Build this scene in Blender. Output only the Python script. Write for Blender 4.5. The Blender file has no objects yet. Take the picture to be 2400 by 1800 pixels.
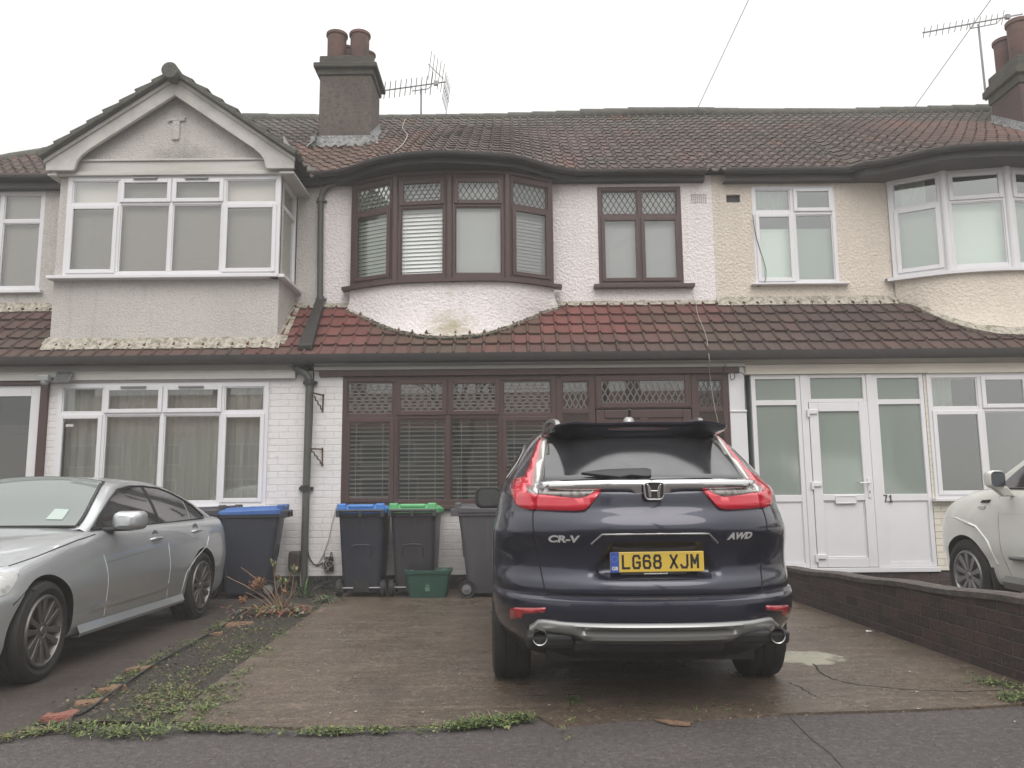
import bpy, bmesh, math, random
from mathutils import Vector, Matrix, noise as mnoise
random.seed(7)
SC = bpy.context.scene
COL = SC.collection
R = math.radians
V = Vector
# ---------------------------------------------------------------- camera
FPX, CAMH = 1872.0, 1.2
PITCH = math.atan(256.0 / FPX)
ROLL = R(-0.52)
cam_d = bpy.data.cameras.new('camera'); cam = bpy.data.objects.new('camera', cam_d); COL.objects.link(cam)
CM = (Matrix.Rotation(math.pi / 2 + PITCH, 3, 'X') @ Matrix.Rotation(ROLL, 3, 'Z'))
cam.matrix_world = Matrix.Translation((0, 0, CAMH)) @ CM.to_4x4()
cam_d.sensor_fit = 'HORIZONTAL'; cam_d.sensor_width = 36.0; cam_d.lens = 36.0 * FPX / 2400.0
cam_d.clip_start = 0.05; cam_d.clip_end = 2000
SC.camera = cam
def ray(px, py):
    return CM @ V(((px - 1200) / FPX, (900 - py) / FPX, -1.0))
def at(px, py, Y):                       # point of the photograph on the upright plane y = Y
    d = ray(px, py); return d * (Y / d.y) + V((0, 0, CAMH))
def gp(px, py, z=0.0):                   # point of the photograph on the level z
    d = ray(px, py); return d * ((z - CAMH) / d.z) + V((0, 0, CAMH))
def AX(px, py, Y): return at(px, py, Y).x
def AZ(px, py, Y): return at(px, py, Y).z
# ---------------------------------------------------------------- objects
def link(o, parent=None):
    COL.objects.link(o)
    if parent is not None:
        o.parent = parent
        if parent.type == 'EMPTY':
            o.matrix_parent_inverse = Matrix.Translation(-parent.location)
    return o
def tag(o, label=None, cat=None, group=None, kind=None):
    if label: o['label'] = label
    if cat: o['category'] = cat
    if group: o['group'] = group
    if kind: o['kind'] = kind
    return o
def thing(name, loc, label, cat, group=None):
    o = bpy.data.objects.new(name, None); o.location = loc; o.empty_display_size = .2
    COL.objects.link(o); return tag(o, label, cat, group)
def dup(o, parent=None):
    c = o.copy(); COL.objects.link(c)
    if parent is not None: c.parent = parent
    for ch in o.children: dup(ch, c)
    return c
class Fr:                                # upright frame: u along, z up, n outward
    def __init__(s, P, U, N): s.P, s.U, s.N = V(P), V(U).normalized(), V(N).normalized()
    def __call__(s, u, z, n=0.0): return s.P + s.U * u + s.N * n + V((0, 0, z))
def front(Y): return Fr((0, Y, 0), (1, 0, 0), (0, -1, 0))
class MB:
    def __init__(s): s.v, s.f, s.m, s.c, s.T = [], [], [], [], None
    def add(s, vs, fs, m=0, col=None):
        b = len(s.v)
        for p in vs: s.v.append(tuple(s.T @ V(p)) if s.T is not None else tuple(p))
        for f in fs: s.f.append([b + i for i in f]); s.m.append(m); s.c.append(col)
        return s
    def hexa(s, p, m=0, col=None):       # p: 4 bottom then 4 top, both counter-clockwise
        return s.add(p, [(3, 2, 1, 0), (4, 5, 6, 7), (0, 1, 5, 4), (1, 2, 6, 5), (2, 3, 7, 6), (3, 0, 4, 7)], m, col)
    def box(s, x0, x1, y0, y1, z0, z1, m=0, col=None):
        return s.hexa([(x0, y0, z0), (x1, y0, z0), (x1, y1, z0), (x0, y1, z0), (x0, y0, z1), (x1, y0, z1), (x1, y1, z1), (x0, y1, z1)], m, col)
    def fb(s, F, u0, u1, z0, z1, n0, n1, m=0, col=None):
        return s.hexa([F(u0, z0, n1), F(u1, z0, n1), F(u1, z0, n0), F(u0, z0, n0), F(u0, z1, n1), F(u1, z1, n1), F(u1, z1, n0), F(u0, z1, n0)], m, col)
    def quad(s, a, b, c, d, m=0, col=None): return s.add([a, b, c, d], [(0, 1, 2, 3)], m, col)
    def prism(s, pts, ext, m=0, col=None):   # polygon of 3-D points pushed along ext
        n = len(pts); e = V(ext); a = [V(p) for p in pts]; b = [p + e for p in a]
        return s.add(a + b, [tuple(range(n))[::-1], tuple(range(n, 2 * n))] + [(i, (i + 1) % n, n + (i + 1) % n, n + i) for i in range(n)], m, col)
    def tube(s, path, r, n=8, m=0, cap=True, col=None):
        path = [V(p) for p in path]; k = len(path); vs, fs = [], []
        rr = r if isinstance(r, (list, tuple)) else [r] * k
        up = V((0, 0, 1)); prev = None
        for i, p in enumerate(path):
            t = (path[min(i + 1, k - 1)] - path[max(i - 1, 0)])
            t = t.normalized() if t.length > 1e-9 else V((0, 0, 1))
            if prev is None:
                a = t.cross(up)
                if a.length < .05: a = t.cross(V((1, 0, 0)))
            else:
                a = prev - t * prev.dot(t)
                if a.length < 1e-6: a = t.cross(up)
            a.normalize(); prev = a; b = t.cross(a)
            for j in range(n):
                w = 2 * math.pi * j / n
                vs.append(p + (a * math.cos(w) + b * math.sin(w)) * rr[i])
        for i in range(k - 1):
            for j in range(n):
                fs.append((i * n + j, i * n + (j + 1) % n, (i + 1) * n + (j + 1) % n, (i + 1) * n + j))
        if cap: fs += [tuple(range(n))[::-1], tuple(range((k - 1) * n, k * n))]
        return s.add(vs, fs, m, col)
    def lathe(s, prof, O, A, n=32, m=0, col=None):   # prof: (radius, along axis)
        O, A = V(O), V(A).normalized(); a = A.cross(V((0, 0, 1)))
        if a.length < .05: a = A.cross(V((1, 0, 0)))
        a.normalize(); b = A.cross(a); vs, fs = [], []
        for r_, h in prof:
            for j in range(n):
                w = 2 * math.pi * j / n; vs.append(O + A * h + (a * math.cos(w) + b * math.sin(w)) * r_)
        for i in range(len(prof) - 1):
            for j in range(n): fs.append((i * n + j, i * n + (j + 1) % n, (i + 1) * n + (j + 1) % n, (i + 1) * n + j))
        return s.add(vs, fs, m, col)
    def sheet(s, rows, m=0, col=None, close=False):  # grid of 3-D points
        k = len(rows[0]); vs = [p for r_ in rows for p in r_]; fs = []
        for i in range(len(rows) - 1):
            for j in range(k if close else k - 1): fs.append((i * k + j, i * k + (j + 1) % k, (i + 1) * k + (j + 1) % k, (i + 1) * k + j))
        return s.add(vs, fs, m, col)
    def build(s, name, mats, parent=None, smooth=0, bevel=0, fix=True, seg=2, solid=0):
        me = bpy.data.meshes.new(name); me.from_pydata(s.v, [], s.f)
        for q in (mats if isinstance(mats, (list, tuple)) else [mats]): me.materials.append(q)
        if any(s.m): me.polygons.foreach_set('material_index', s.m)
        if any(c is not None for c in s.c):
            at_ = me.color_attributes.new('Col', 'FLOAT_COLOR', 'CORNER')
            for p in me.polygons:
                c = s.c[p.index] or (1, 1, 1)
                for li in p.loop_indices: at_.data[li].color = (c[0], c[1], c[2], 1)
        if fix or smooth:
            bm = bmesh.new(); bm.from_mesh(me)
            if smooth: bmesh.ops.remove_doubles(bm, verts=bm.verts, dist=1e-5)
            if fix: bmesh.ops.recalc_face_normals(bm, faces=bm.faces)
            bm.to_mesh(me); bm.free()
        if smooth:
            me.polygons.foreach_set('use_smooth', [True] * len(me.polygons)); me.set_sharp_from_angle(angle=R(smooth))
        me.update(); o = bpy.data.objects.new(name, me); link(o, parent)
        if solid:
            md = o.modifiers.new('Solidify', 'SOLIDIFY'); md.thickness = solid; md.offset = -1
        if bevel:
            md = o.modifiers.new('Bevel', 'BEVEL'); md.width = bevel; md.segments = seg; md.limit_method = 'ANGLE'; md.angle_limit = R(40)
        return o
def lerp(a, b, t): return a + (b - a) * t
def ramp(keys, t):                       # smooth interpolation through (t, value) keys
    if t <= keys[0][0]: return keys[0][1]
    for i in range(len(keys) - 1):
        a, b = keys[i], keys[i + 1]
        if t <= b[0]:
            p0 = keys[i - 1] if i else a; p3 = keys[i + 2] if i + 2 < len(keys) else b
            h = b[0] - a[0]; s_ = (t - a[0]) / h
            d = (b[1] - a[1]) / h
            def sl(q0, q1, q2):
                l = (q1[1] - q0[1]) / (q1[0] - q0[0]) if q1[0] > q0[0] else None
                r_ = (q2[1] - q1[1]) / (q2[0] - q1[0]) if q2[0] > q1[0] else None
                if l is None: return r_
                if r_ is None: return l
                return 0 if l * r_ <= 0 else 2 * l * r_ / (l + r_)
            m0, m1 = sl(p0, a, b), sl(a, b, p3)
            t2, t3 = s_ * s_, s_ ** 3
            return (2 * t3 - 3 * t2 + 1) * a[1] + (t3 - 2 * t2 + s_) * h * m0 + (-2 * t3 + 3 * t2) * b[1] + (t3 - t2) * h * m1
    return keys[-1][1]
def smooth_path(pts, n=6):
    pts = [V(p) for p in pts]; out = []
    for i in range(len(pts) - 1):
        p0, p1, p2, p3 = pts[max(i - 1, 0)], pts[i], pts[i + 1], pts[min(i + 2, len(pts) - 1)]
        for k in range(n):
            t = k / n
            out.append(.5 * ((2 * p1) + (p2 - p0) * t + (2 * p0 - 5 * p1 + 4 * p2 - p3) * t * t + (3 * p1 - p0 - 3 * p2 + p3) * t ** 3))
    out.append(pts[-1]); return out
def patch(poly, fn, step, sd=(0, 1)):
    """polygon in 2-D cut into a fine grid and laid on the surface fn(a, b) -> point"""
    bm = bmesh.new(); bm.faces.new([bm.verts.new((p[0], p[1], 0)) for p in poly])
    for ax in (0, 1):
        lo = min(p[ax] for p in poly); hi = max(p[ax] for p in poly); n = max(1, int((hi - lo) / step))
        for i in range(1, n):
            co = [0, 0, 0]; no = [0, 0, 0]; co[ax] = lo + (hi - lo) * i / n; no[ax] = 1
            bmesh.ops.bisect_plane(bm, geom=list(bm.verts) + list(bm.edges) + list(bm.faces), plane_co=co, plane_no=no, dist=1e-6)
    bm.verts.index_update()
    vs = [fn(v.co.x, v.co.y) for v in bm.verts]; fs = [[v.index for v in f.verts] for f in bm.faces]
    bm.free(); return vs, fs
def text_mesh(body, size, shear=0, offset=0, extrude=.002, mat_=None, name='lettering', spacing=1.0, sx=1.0):
    cu = bpy.data.curves.new(name, 'FONT'); cu.body = body; cu.size = size; cu.shear = shear; cu.offset = offset
    cu.extrude = extrude; cu.align_x = 'CENTER'; cu.align_y = 'CENTER'; cu.space_character = spacing; cu.resolution_u = 4
    o = bpy.data.objects.new(name, cu); COL.objects.link(o)
    me = bpy.data.meshes.new_from_object(o.evaluated_get(bpy.context.evaluated_depsgraph_get()))
    bpy.data.objects.remove(o); bpy.data.curves.remove(cu)
    vs = [V((v.co.x * sx, v.co.y, v.co.z)) for v in me.vertices]; fs = [list(p.vertices) for p in me.polygons]
    bpy.data.meshes.remove(me); return vs, fs
# ---------------------------------------------------------------- materials
def nt(m): return m.node_tree.nodes, m.node_tree.links
def mat(name, col, rough=.6, metal=0.0, layers=(), bump=(), coat=0.0, attr=False, spec=.5, rlayers=(), coatr=.03):
    m = bpy.data.materials.new(name); m.use_nodes = True; N, L = nt(m)
    b = N['Principled BSDF']; b.inputs['Roughness'].default_value = rough; b.inputs['Metallic'].default_value = metal
    b.inputs['Coat Weight'].default_value = coat; b.inputs['Coat Roughness'].default_value = coatr; b.inputs['Specular IOR Level'].default_value = spec
    b.inputs['Base Color'].default_value = (*col, 1)
    tc = N.new('ShaderNodeTexCoord')
    def field(d):
        t = d.get('t', 'noise'); sc = d.get('s', 10)
        mp = N.new('ShaderNodeMapping'); L.new(tc.outputs['Object'], mp.inputs['Vector'])
        if isinstance(sc, (tuple, list)): mp.inputs['Scale'].default_value = sc; sc = 1.0
        if 'loc' in d: mp.inputs['Location'].default_value = d['loc']
        if t == 'noise':
            x = N.new('ShaderNodeTexNoise'); x.inputs['Scale'].default_value = sc; x.inputs['Detail'].default_value = d.get('d', 4)
            x.inputs['Roughness'].default_value = d.get('r', .6); o = x.outputs['Fac']; L.new(mp.outputs[0], x.inputs['Vector'])
        elif t == 'vor':
            x = N.new('ShaderNodeTexVoronoi'); x.inputs['Scale'].default_value = sc; o = x.outputs[d.get('o', 'Distance')]; L.new(mp.outputs[0], x.inputs['Vector'])
        elif t == 'wave':
            x = N.new('ShaderNodeTexWave'); x.inputs['Scale'].default_value = sc; x.inputs['Distortion'].default_value = d.get('dist', 4)
            x.inputs['Detail'].default_value = 2; x.inputs['Detail Scale'].default_value = d.get('ds', 1); x.bands_direction = d.get('dir', 'Z'); o = x.outputs['Fac']; L.new(mp.outputs[0], x.inputs['Vector'])
        elif t == 'brick':                # courses in the x-z plane
            sp = N.new('ShaderNodeSeparateXYZ'); L.new(tc.outputs['Object'], sp.inputs[0]); cb = N.new('ShaderNodeCombineXYZ')
            ad = N.new('ShaderNodeMath'); ad.operation = 'ADD'; L.new(sp.outputs['X'], ad.inputs[0]); L.new(sp.outputs['Y'], ad.inputs[1])
            nz = N.new('ShaderNodeTexNoise'); nz.inputs['Scale'].default_value = 5; L.new(tc.outputs['Object'], nz.inputs['Vector'])
            ma = N.new('ShaderNodeMath'); ma.operation = 'MULTIPLY_ADD'; L.new(nz.outputs['Fac'], ma.inputs[0]); ma.inputs[1].default_value = .014; L.new(sp.outputs['Z'], ma.inputs[2])
            L.new(ad.outputs[0], cb.inputs['X']); L.new(ma.outputs[0], cb.inputs['Y'])
            x = N.new('ShaderNodeTexBrick'); L.new(cb.outputs[0], x.inputs['Vector']); x.inputs['Scale'].default_value = 1
            x.inputs['Brick Width'].default_value = .235; x.inputs['Row Height'].default_value = d.get('rh', .0838); x.inputs['Mortar Size'].default_value = d.get('ms', .006)
            x.inputs['Mortar Smooth'].default_value = .6; o = x.outputs['Fac']
            if d.get('o') == 'Color':
                x.inputs['Color1'].default_value = (0, 0, 0, 1); x.inputs['Color2'].default_value = (1, 1, 1, 1); o = x.outputs['Color']
        elif t == 'blob':                 # a stain with its own place and outline
            vm = N.new('ShaderNodeVectorMath'); vm.operation = 'SUBTRACT'; L.new(tc.outputs['Object'], vm.inputs[0]); vm.inputs[1].default_value = d['c0']
            dv = N.new('ShaderNodeVectorMath'); dv.operation = 'DIVIDE'; L.new(vm.outputs[0], dv.inputs[0]); dv.inputs[1].default_value = d['rad']
            ln = N.new('ShaderNodeVectorMath'); ln.operation = 'LENGTH'; L.new(dv.outputs[0], ln.inputs[0])
            nz = N.new('ShaderNodeTexNoise'); nz.inputs['Scale'].default_value = d.get('ns', 12); nz.inputs['Detail'].default_value = 6; L.new(tc.outputs['Object'], nz.inputs['Vector'])
            ma = N.new('ShaderNodeMath'); ma.operation = 'MULTIPLY_ADD'; L.new(nz.outputs['Fac'], ma.inputs[0]); ma.inputs[1].default_value = d.get('na', -1.0)
            sb = N.new('ShaderNodeMath'); sb.operation = 'SUBTRACT'; sb.inputs[0].default_value = 1.5; L.new(ln.outputs['Value'], sb.inputs[1]); L.new(sb.outputs[0], ma.inputs[2]); o = ma.outputs[0]
        mr = N.new('ShaderNodeMapRange'); mr.inputs['From Min'].default_value = d.get('lo', .4); mr.inputs['From Max'].default_value = d.get('hi', .7)
        mr.inputs['To Max'].default_value = d.get('f', 1.0); mr.clamp = True; L.new(o, mr.inputs['Value'])
        return mr.outputs[0]
    cur = None
    if attr:
        a = N.new('ShaderNodeAttribute'); a.attribute_name = 'Col'; cur = a.outputs['Color']
    for d in layers:
        mx = N.new('ShaderNodeMix'); mx.data_type = 'RGBA'; mx.blend_type = d.get('blend', 'MIX')
        L.new(field(d), mx.inputs['Factor'])
        if cur is None: mx.inputs[6].default_value = (*col, 1)
        else: L.new(cur, mx.inputs[6])
        mx.inputs[7].default_value = (*d['c'], 1); cur = mx.outputs[2]
    if cur is not None: L.new(cur, b.inputs['Base Color'])
    rc = None
    for d in rlayers:
        mx = N.new('ShaderNodeMix'); L.new(field(d), mx.inputs['Factor'])
        if rc is None: mx.inputs[2].default_value = rough
        else: L.new(rc, mx.inputs[2])
        mx.inputs[3].default_value = d['v']; rc = mx.outputs[0]
    if rc is not None: L.new(rc, b.inputs['Roughness'])
    pv = None
    for d in bump:
        bp = N.new('ShaderNodeBump'); bp.inputs['Strength'].default_value = d.get('st', .5); bp.inputs['Distance'].default_value = d.get('di', .01)
        bp.invert = d.get('inv', False); L.new(field(d), bp.inputs['Height'])
        if pv is not None: L.new(pv, bp.inputs['Normal'])
        pv = bp.outputs['Normal']
    if pv is not None: L.new(pv, b.inputs['Normal'])
    return m
def glass(name, tint=(1, 1, 1), refl=2.0, rough=0.0, base=.0, dirt_or_sheen=None):
    m = bpy.data.materials.new(name); m.use_nodes = True; N, L = nt(m)
    N.remove(N['Principled BSDF']); out = N['Material Output']
    tr = N.new('ShaderNodeBsdfTransparent'); tr.inputs[0].default_value = (*tint, 1)
    gl = N.new('ShaderNodeBsdfGlossy'); gl.inputs['Roughness'].default_value = rough; gl.inputs['Color'].default_value = (.92, .95, .93, 1)
    fr = N.new('ShaderNodeFresnel'); fr.inputs['IOR'].default_value = 1.5
    ma = N.new('ShaderNodeMath'); ma.operation = 'MULTIPLY_ADD'; ma.use_clamp = True; ma.inputs[1].default_value = refl; ma.inputs[2].default_value = base
    L.new(fr.outputs[0], ma.inputs[0]); mx = N.new('ShaderNodeMixShader'); L.new(ma.outputs[0], mx.inputs[0]); L.new(tr.outputs[0], mx.inputs[1]); L.new(gl.outputs[0], mx.inputs[2])
    if dirt_or_sheen:
        df = N.new('ShaderNodeBsdfDiffuse'); df.inputs[0].default_value = (*dirt_or_sheen[1], 1); m2 = N.new('ShaderNodeMixShader'); m2.inputs[0].default_value = dirt_or_sheen[0]
        L.new(mx.outputs[0], m2.inputs[1]); L.new(df.outputs[0], m2.inputs[2]); mx = m2
    L.new(mx.outputs[0], out.inputs['Surface']); return m
# ---------------------------------------------------------------- palette
m_upvc = mat('white_upvc', (.66, .65, .67), .32, layers=[dict(s=3, lo=.45, hi=.8, c=(.56, .55, .54), f=.35)])
m_upvc2 = mat('aged_white_paint', (.50, .485, .46), .55, layers=[dict(s=(1.2, 1.2, 9), lo=.4, hi=.75, c=(.36, .35, .30), f=.7), dict(s=30, lo=.6, hi=.75, c=(.25, .25, .2), f=.3)], bump=[dict(s=40, st=.15, di=.004)])
m_brown = mat('brown_wood_grain', (.064, .032, .029), .42, layers=[dict(s=(30, 30, 2.5), lo=.35, hi=.75, c=(.045, .022, .020), f=.8)])
m_fascia = mat('dark_fascia', (.024, .020, .025), .55, layers=[dict(s=4, lo=.45, hi=.75, c=(.036, .032, .035), f=.6)])
m_fasciar = mat('grey_fascia', (.045, .041, .040), .55, layers=[dict(s=4, lo=.4, hi=.75, c=(.035, .032, .032), f=.6)])
m_gutter = mat('black_gutter', (.022, .019, .018), .45, layers=[dict(s=6, lo=.5, hi=.8, c=(.045, .04, .034), f=.5)])
m_pipe = mat('grey_drainpipe', (.075, .077, .070), .5, layers=[dict(s=5, lo=.45, hi=.75, c=(.05, .052, .048), f=.7)])
def stucco(name, col, c2, dirt_or_sheen, bs, bst, extra=()):
    return mat(name, col, .9, layers=[dict(s=1.1, d=6, lo=.42, hi=.72, c=c2, f=.8), dict(s=48, d=3, lo=.54, hi=.74, c=dirt_or_sheen, f=.55), dict(s=17, d=5, lo=.52, hi=.72, c=dirt_or_sheen, f=.3), dict(s=(7, 7, .7), d=5, lo=.55, hi=.75, c=dirt_or_sheen, f=.4)] + list(extra),
               bump=[dict(s=bs, d=3, lo=.38, hi=.68, st=bst, di=.022), dict(s=bs * 3, d=2, lo=.3, hi=.7, st=.4, di=.006)])
m_peb = stucco('grey_white_pebbledash', (.575, .545, .515), (.50, .475, .445), (.31, .295, .275), 42, .55, [dict(t='blob', c0=(-4.45, 10.3, 5.75), rad=(.75, .6, .32), lo=.2, hi=.9, c=(.27, .265, .24), f=.75, ns=9)])
m_pink = stucco('pinkish_white_render', (.79, .735, .735), (.73, .68, .67), (.56, .52, .50), 26, .6,
    [dict(t='blob', c0=(-.83, 10.6, 3.38), rad=(.46, .6, .40), lo=.15, hi=.95, c=(.34, .29, .17), f=.9, ns=10), dict(t='blob', c0=(-.83, 10.6, 3.95), rad=(.16, .5, .3), lo=.3, hi=1.0, c=(.60, .57, .52), f=.7, ns=8)])
m_cream = stucco('cream_render', (.67, .60, .52), (.60, .54, .465), (.47, .42, .36), 26, .6)
m_flaunch = mat('lichened_mortar', (.48, .44, .38), .95, layers=[dict(s=16, d=6, lo=.42, hi=.6, c=(.19, .175, .125), f=.85), dict(s=60, lo=.58, hi=.7, c=(.56, .52, .42), f=.6)], bump=[dict(s=45, d=5, st=.7, di=.014)])
m_wbrick = mat('white_painted_brick', (.68, .655, .65), .6, layers=[dict(s=1.3, lo=.45, hi=.75, c=(.60, .585, .57), f=.8), dict(t='brick', lo=.35, hi=1, c=(.50, .48, .47), f=.28), dict(s=11, d=5, lo=.58, hi=.72, c=(.50, .48, .45), f=.5), dict(t='blob', c0=(-1.22, 10.3, .52), rad=(.22, .5, .045), lo=.3, hi=.5, c=(.36, .17, .09), f=.9, ns=14), dict(t='blob', c0=(-1.2, 10.3, .36), rad=(.3, .5, .14), lo=.35, hi=.6, c=(.40, .385, .36), f=.7, ns=9)],
               bump=[dict(t='brick', st=.6, di=.012, inv=True, lo=0, hi=1), dict(s=25, st=.3, di=.008)])
m_cbrick = mat('cream_painted_brick', (.66, .62, .53), .7, layers=[dict(t='brick', lo=.35, hi=1, c=(.50, .46, .38), f=.45), dict(s=20, lo=.5, hi=.7, c=(.58, .53, .44), f=.5)], bump=[dict(t='brick', st=.8, di=.014, inv=True, lo=0, hi=1)])
m_plinth = mat('black_bitumen_plinth', (.026, .023, .022), .65, layers=[dict(s=9, lo=.56, hi=.66, c=(.10, .09, .085), f=.6)], bump=[dict(s=14, st=.6, di=.02)])
m_gbrick = mat('dark_old_brick', (.075, .042, .038), .85, layers=[dict(t='brick', o='Color', rh=.085, lo=0, hi=1, c=(.030, .020, .019), f=.9), dict(s=7, d=6, lo=.5, hi=.72, c=(.020, .018, .017), f=.8), dict(t='brick', rh=.085, ms=.008, lo=.3, hi=1, c=(.085, .076, .070), f=.6), dict(s=30, lo=.62, hi=.75, c=(.12, .105, .095), f=.6)],
               bump=[dict(t='brick', rh=.085, ms=.008, st=.9, di=.02, inv=True, lo=0, hi=1), dict(s=30, d=5, st=.5, di=.012)])
m_coping = mat('mossy_concrete_coping', (.075, .062, .058), .9, layers=[dict(s=12, lo=.45, hi=.7, c=(.13, .115, .105), f=.8)], bump=[dict(s=30, st=.5, di=.015)])
m_chim = mat('pebbled_chimney_render', (.135, .108, .095), .95, layers=[dict(s=1.6, d=6, lo=.42, hi=.7, c=(.085, .078, .064), f=.9), dict(s=42, lo=.63, hi=.7, c=(.36, .34, .30), f=.8), dict(s=14, d=5, lo=.5, hi=.68, c=(.045, .04, .034), f=.75)], bump=[dict(s=50, st=.6, di=.02)])
m_chim2 = mat('red_brown_chimney', (.105, .062, .056), .95, layers=[dict(s=2.2, d=6, lo=.42, hi=.7, c=(.07, .05, .045), f=.9), dict(s=36, lo=.66, hi=.74, c=(.27, .24, .2), f=.6)], bump=[dict(s=45, st=.5, di=.02)])
m_chcap = mat('sooty_brick_cap', (.060, .058, .046), .95, layers=[dict(s=5, d=6, lo=.42, hi=.7, c=(.10, .095, .07), f=.8)], bump=[dict(t='brick', st=.7, di=.02, inv=True, lo=0, hi=1), dict(s=30, st=.4, di=.015)])
m_pot = mat('clay_chimney_pot', (.150, .078, .064), .85, layers=[dict(s=(3, 3, 5), lo=.4, hi=.7, c=(.085, .055, .048), f=.85), dict(s=9, d=5, lo=.5, hi=.7, c=(.06, .048, .042), f=.7)])
m_lead = mat('grey_lead_flashing', (.34, .35, .35), .6, layers=[dict(s=14, d=5, lo=.42, hi=.62, c=(.15, .15, .15), f=.8)], bump=[dict(s=24, st=.8, di=.03)])
m_tile = mat('weathered_roof_tile', (.1, .07, .06), .85, attr=True, layers=[dict(s=9, d=6, lo=.45, hi=.75, c=(.075, .066, .05), f=.55), dict(s=45, lo=.62, hi=.72, c=(.22, .2, .16), f=.35)], bump=[dict(s=50, st=.3, di=.008)])
m_gtile = mat('grey_lichen_tile', (.085, .085, .072), .95, layers=[dict(s=8, d=6, lo=.4, hi=.7, c=(.13, .13, .11), f=.8)], bump=[dict(s=30, st=.5, di=.02)])
m_moss = mat('dark_green_moss', (.045, .05, .024), 1, layers=[dict(s=40, lo=.4, hi=.65, c=(.085, .09, .05), f=.9)], bump=[dict(s=40, st=1, di=.03)])
m_gls = glass('window_glass', (.95, .955, .95), 2.2, .0, .05)
m_glsm = glass('bow_window_glass', (.95, .96, .95), 1.2, .0, .06)
m_glsr = glass('sky_facing_glass', (.90, .93, .91), 2.6, .0, .17)
m_glsb = glass('window_glass_tinted', (.86, .88, .87), 2.4, .0, .06)
m_glsw = glass('obscured_glass', (.85, .92, .88), 1.8, .12, .05, (.36, (.52, .61, .55)))  # pale diffuse share imitates frosting and sky reflections on the panes
m_lcame = mat('lead_came', (.075, .075, .075), .5)
m_lcamel = mat('pale_lead_came', (.19, .168, .16), .5)
m_blind = mat('white_blind', (.80, .81, .80), .6)
m_blindg = mat('grey_white_blind', (.60, .555, .50), .7, layers=[dict(t='wave', s=(0, 0, 9), lo=.2, hi=.9, c=(.54, .50, .45), f=.6, dist=.3)])
m_blindgr = mat('pale_green_white_blind', (.74, .80, .72), .7)
m_slatd = mat('dull_slat', (.64, .65, .66), .5)
m_slat = mat('grey_slat', (.76, .76, .73), .5)
m_net = mat('net_curtain', (.66, .66, .60), .9, layers=[dict(s=(16, 1, .8), lo=.4, hi=.65, c=(.54, .54, .49), f=.7)])
m_curt = mat('pale_curtain', (.60, .66, .58), .9)
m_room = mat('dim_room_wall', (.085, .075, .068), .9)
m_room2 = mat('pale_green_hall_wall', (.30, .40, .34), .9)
m_black = mat('black_plastic', (.018, .018, .019), .5)
m_wire = mat('black_cable', (.03, .028, .027), .6)
m_wire2 = mat('pale_cable', (.36, .34, .31), .6)
m_rust = mat('rusty_iron', (.055, .035, .028), .8, layers=[dict(s=40, lo=.45, hi=.65, c=(.16, .06, .03), f=.7)])
m_alu = mat('dull_aluminium', (.22, .215, .22), .45, .7)
# ground
m_tar = mat('tarmac', (.084, .071, .069), .68, layers=[dict(s=1.2, d=6, lo=.35, hi=.7, c=(.070, .061, .061), f=.7), dict(s=.35, d=4, lo=.45, hi=.7, c=(.118, .103, .10), f=.6), dict(s=28, d=4, lo=.50, hi=.66, c=(.155, .138, .132), f=.75), dict(s=34, d=3, lo=.44, hi=.34, c=(.036, .031, .031), f=.8), dict(s=60, d=2, lo=.67, hi=.70, c=(.36, .33, .30), f=.8), dict(s=85, d=2, lo=.42, hi=.32, c=(.030, .026, .026), f=.85), dict(s=(.5, 2.2, 1), d=5, lo=.54, hi=.66, c=(.055, .048, .048), f=.5)],
            bump=[dict(s=80, d=3, st=.8, di=.012)], rlayers=[dict(s=2, lo=.4, hi=.7, v=.42)])
m_conc = mat('wet_brown_concrete', (.106, .077, .056), .44, layers=[dict(s=.8, d=6, lo=.38, hi=.66, c=(.078, .060, .046), f=.9), dict(s=(1.3, 9, 1), d=5, lo=.5, hi=.72, c=(.185, .147, .108), f=.65), dict(t='wave', s=(.12, 3.1, .1), dist=7, ds=2.5, dir='Y', lo=.93, hi=1.0, c=(.09, .070, .055), f=.3), dict(s=26, d=4, lo=.52, hi=.66, c=(.19, .148, .107), f=.7), dict(s=32, d=3, lo=.43, hi=.33, c=(.042, .031, .024), f=.85), dict(s=7, d=5, lo=.54, hi=.68, c=(.066, .050, .038), f=.6), dict(s=55, d=2, lo=.67, hi=.71, c=(.46, .40, .32), f=.85), dict(s=72, d=2, lo=.42, hi=.33, c=(.035, .026, .021), f=.85), dict(s=(3, .35, 1), d=4, lo=.57, hi=.68, c=(.055, .043, .034), f=.45),
            dict(t='blob', c0=(2.05, 5.95, 0), rad=(.42, .36, .4), lo=.25, hi=.42, c=(.33, .32, .25), f=.9, ns=7)],
            bump=[dict(t='wave', s=(.12, 3.1, .1), dist=7, ds=2.5, dir='Y', st=.13, di=.012), dict(s=75, d=3, st=.35, di=.010)], rlayers=[dict(s=1.5, d=5, lo=.42, hi=.66, v=.20)])
m_drv = mat('brown_worn_drive', (.064, .049, .043), .7, layers=[dict(s=1.3, d=6, lo=.4, hi=.68, c=(.040, .031, .028), f=.85), dict(s=28, d=4, lo=.54, hi=.68, c=(.12, .085, .066), f=.75), dict(s=55, d=2, lo=.68, hi=.72, c=(.33, .24, .17), f=.7), dict(s=80, d=2, lo=.4, hi=.3, c=(.018, .014, .013), f=.7)], bump=[dict(s=120, d=3, st=.7, di=.010)], rlayers=[dict(s=1.5, d=5, lo=.42, hi=.66, v=.40)])
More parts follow.
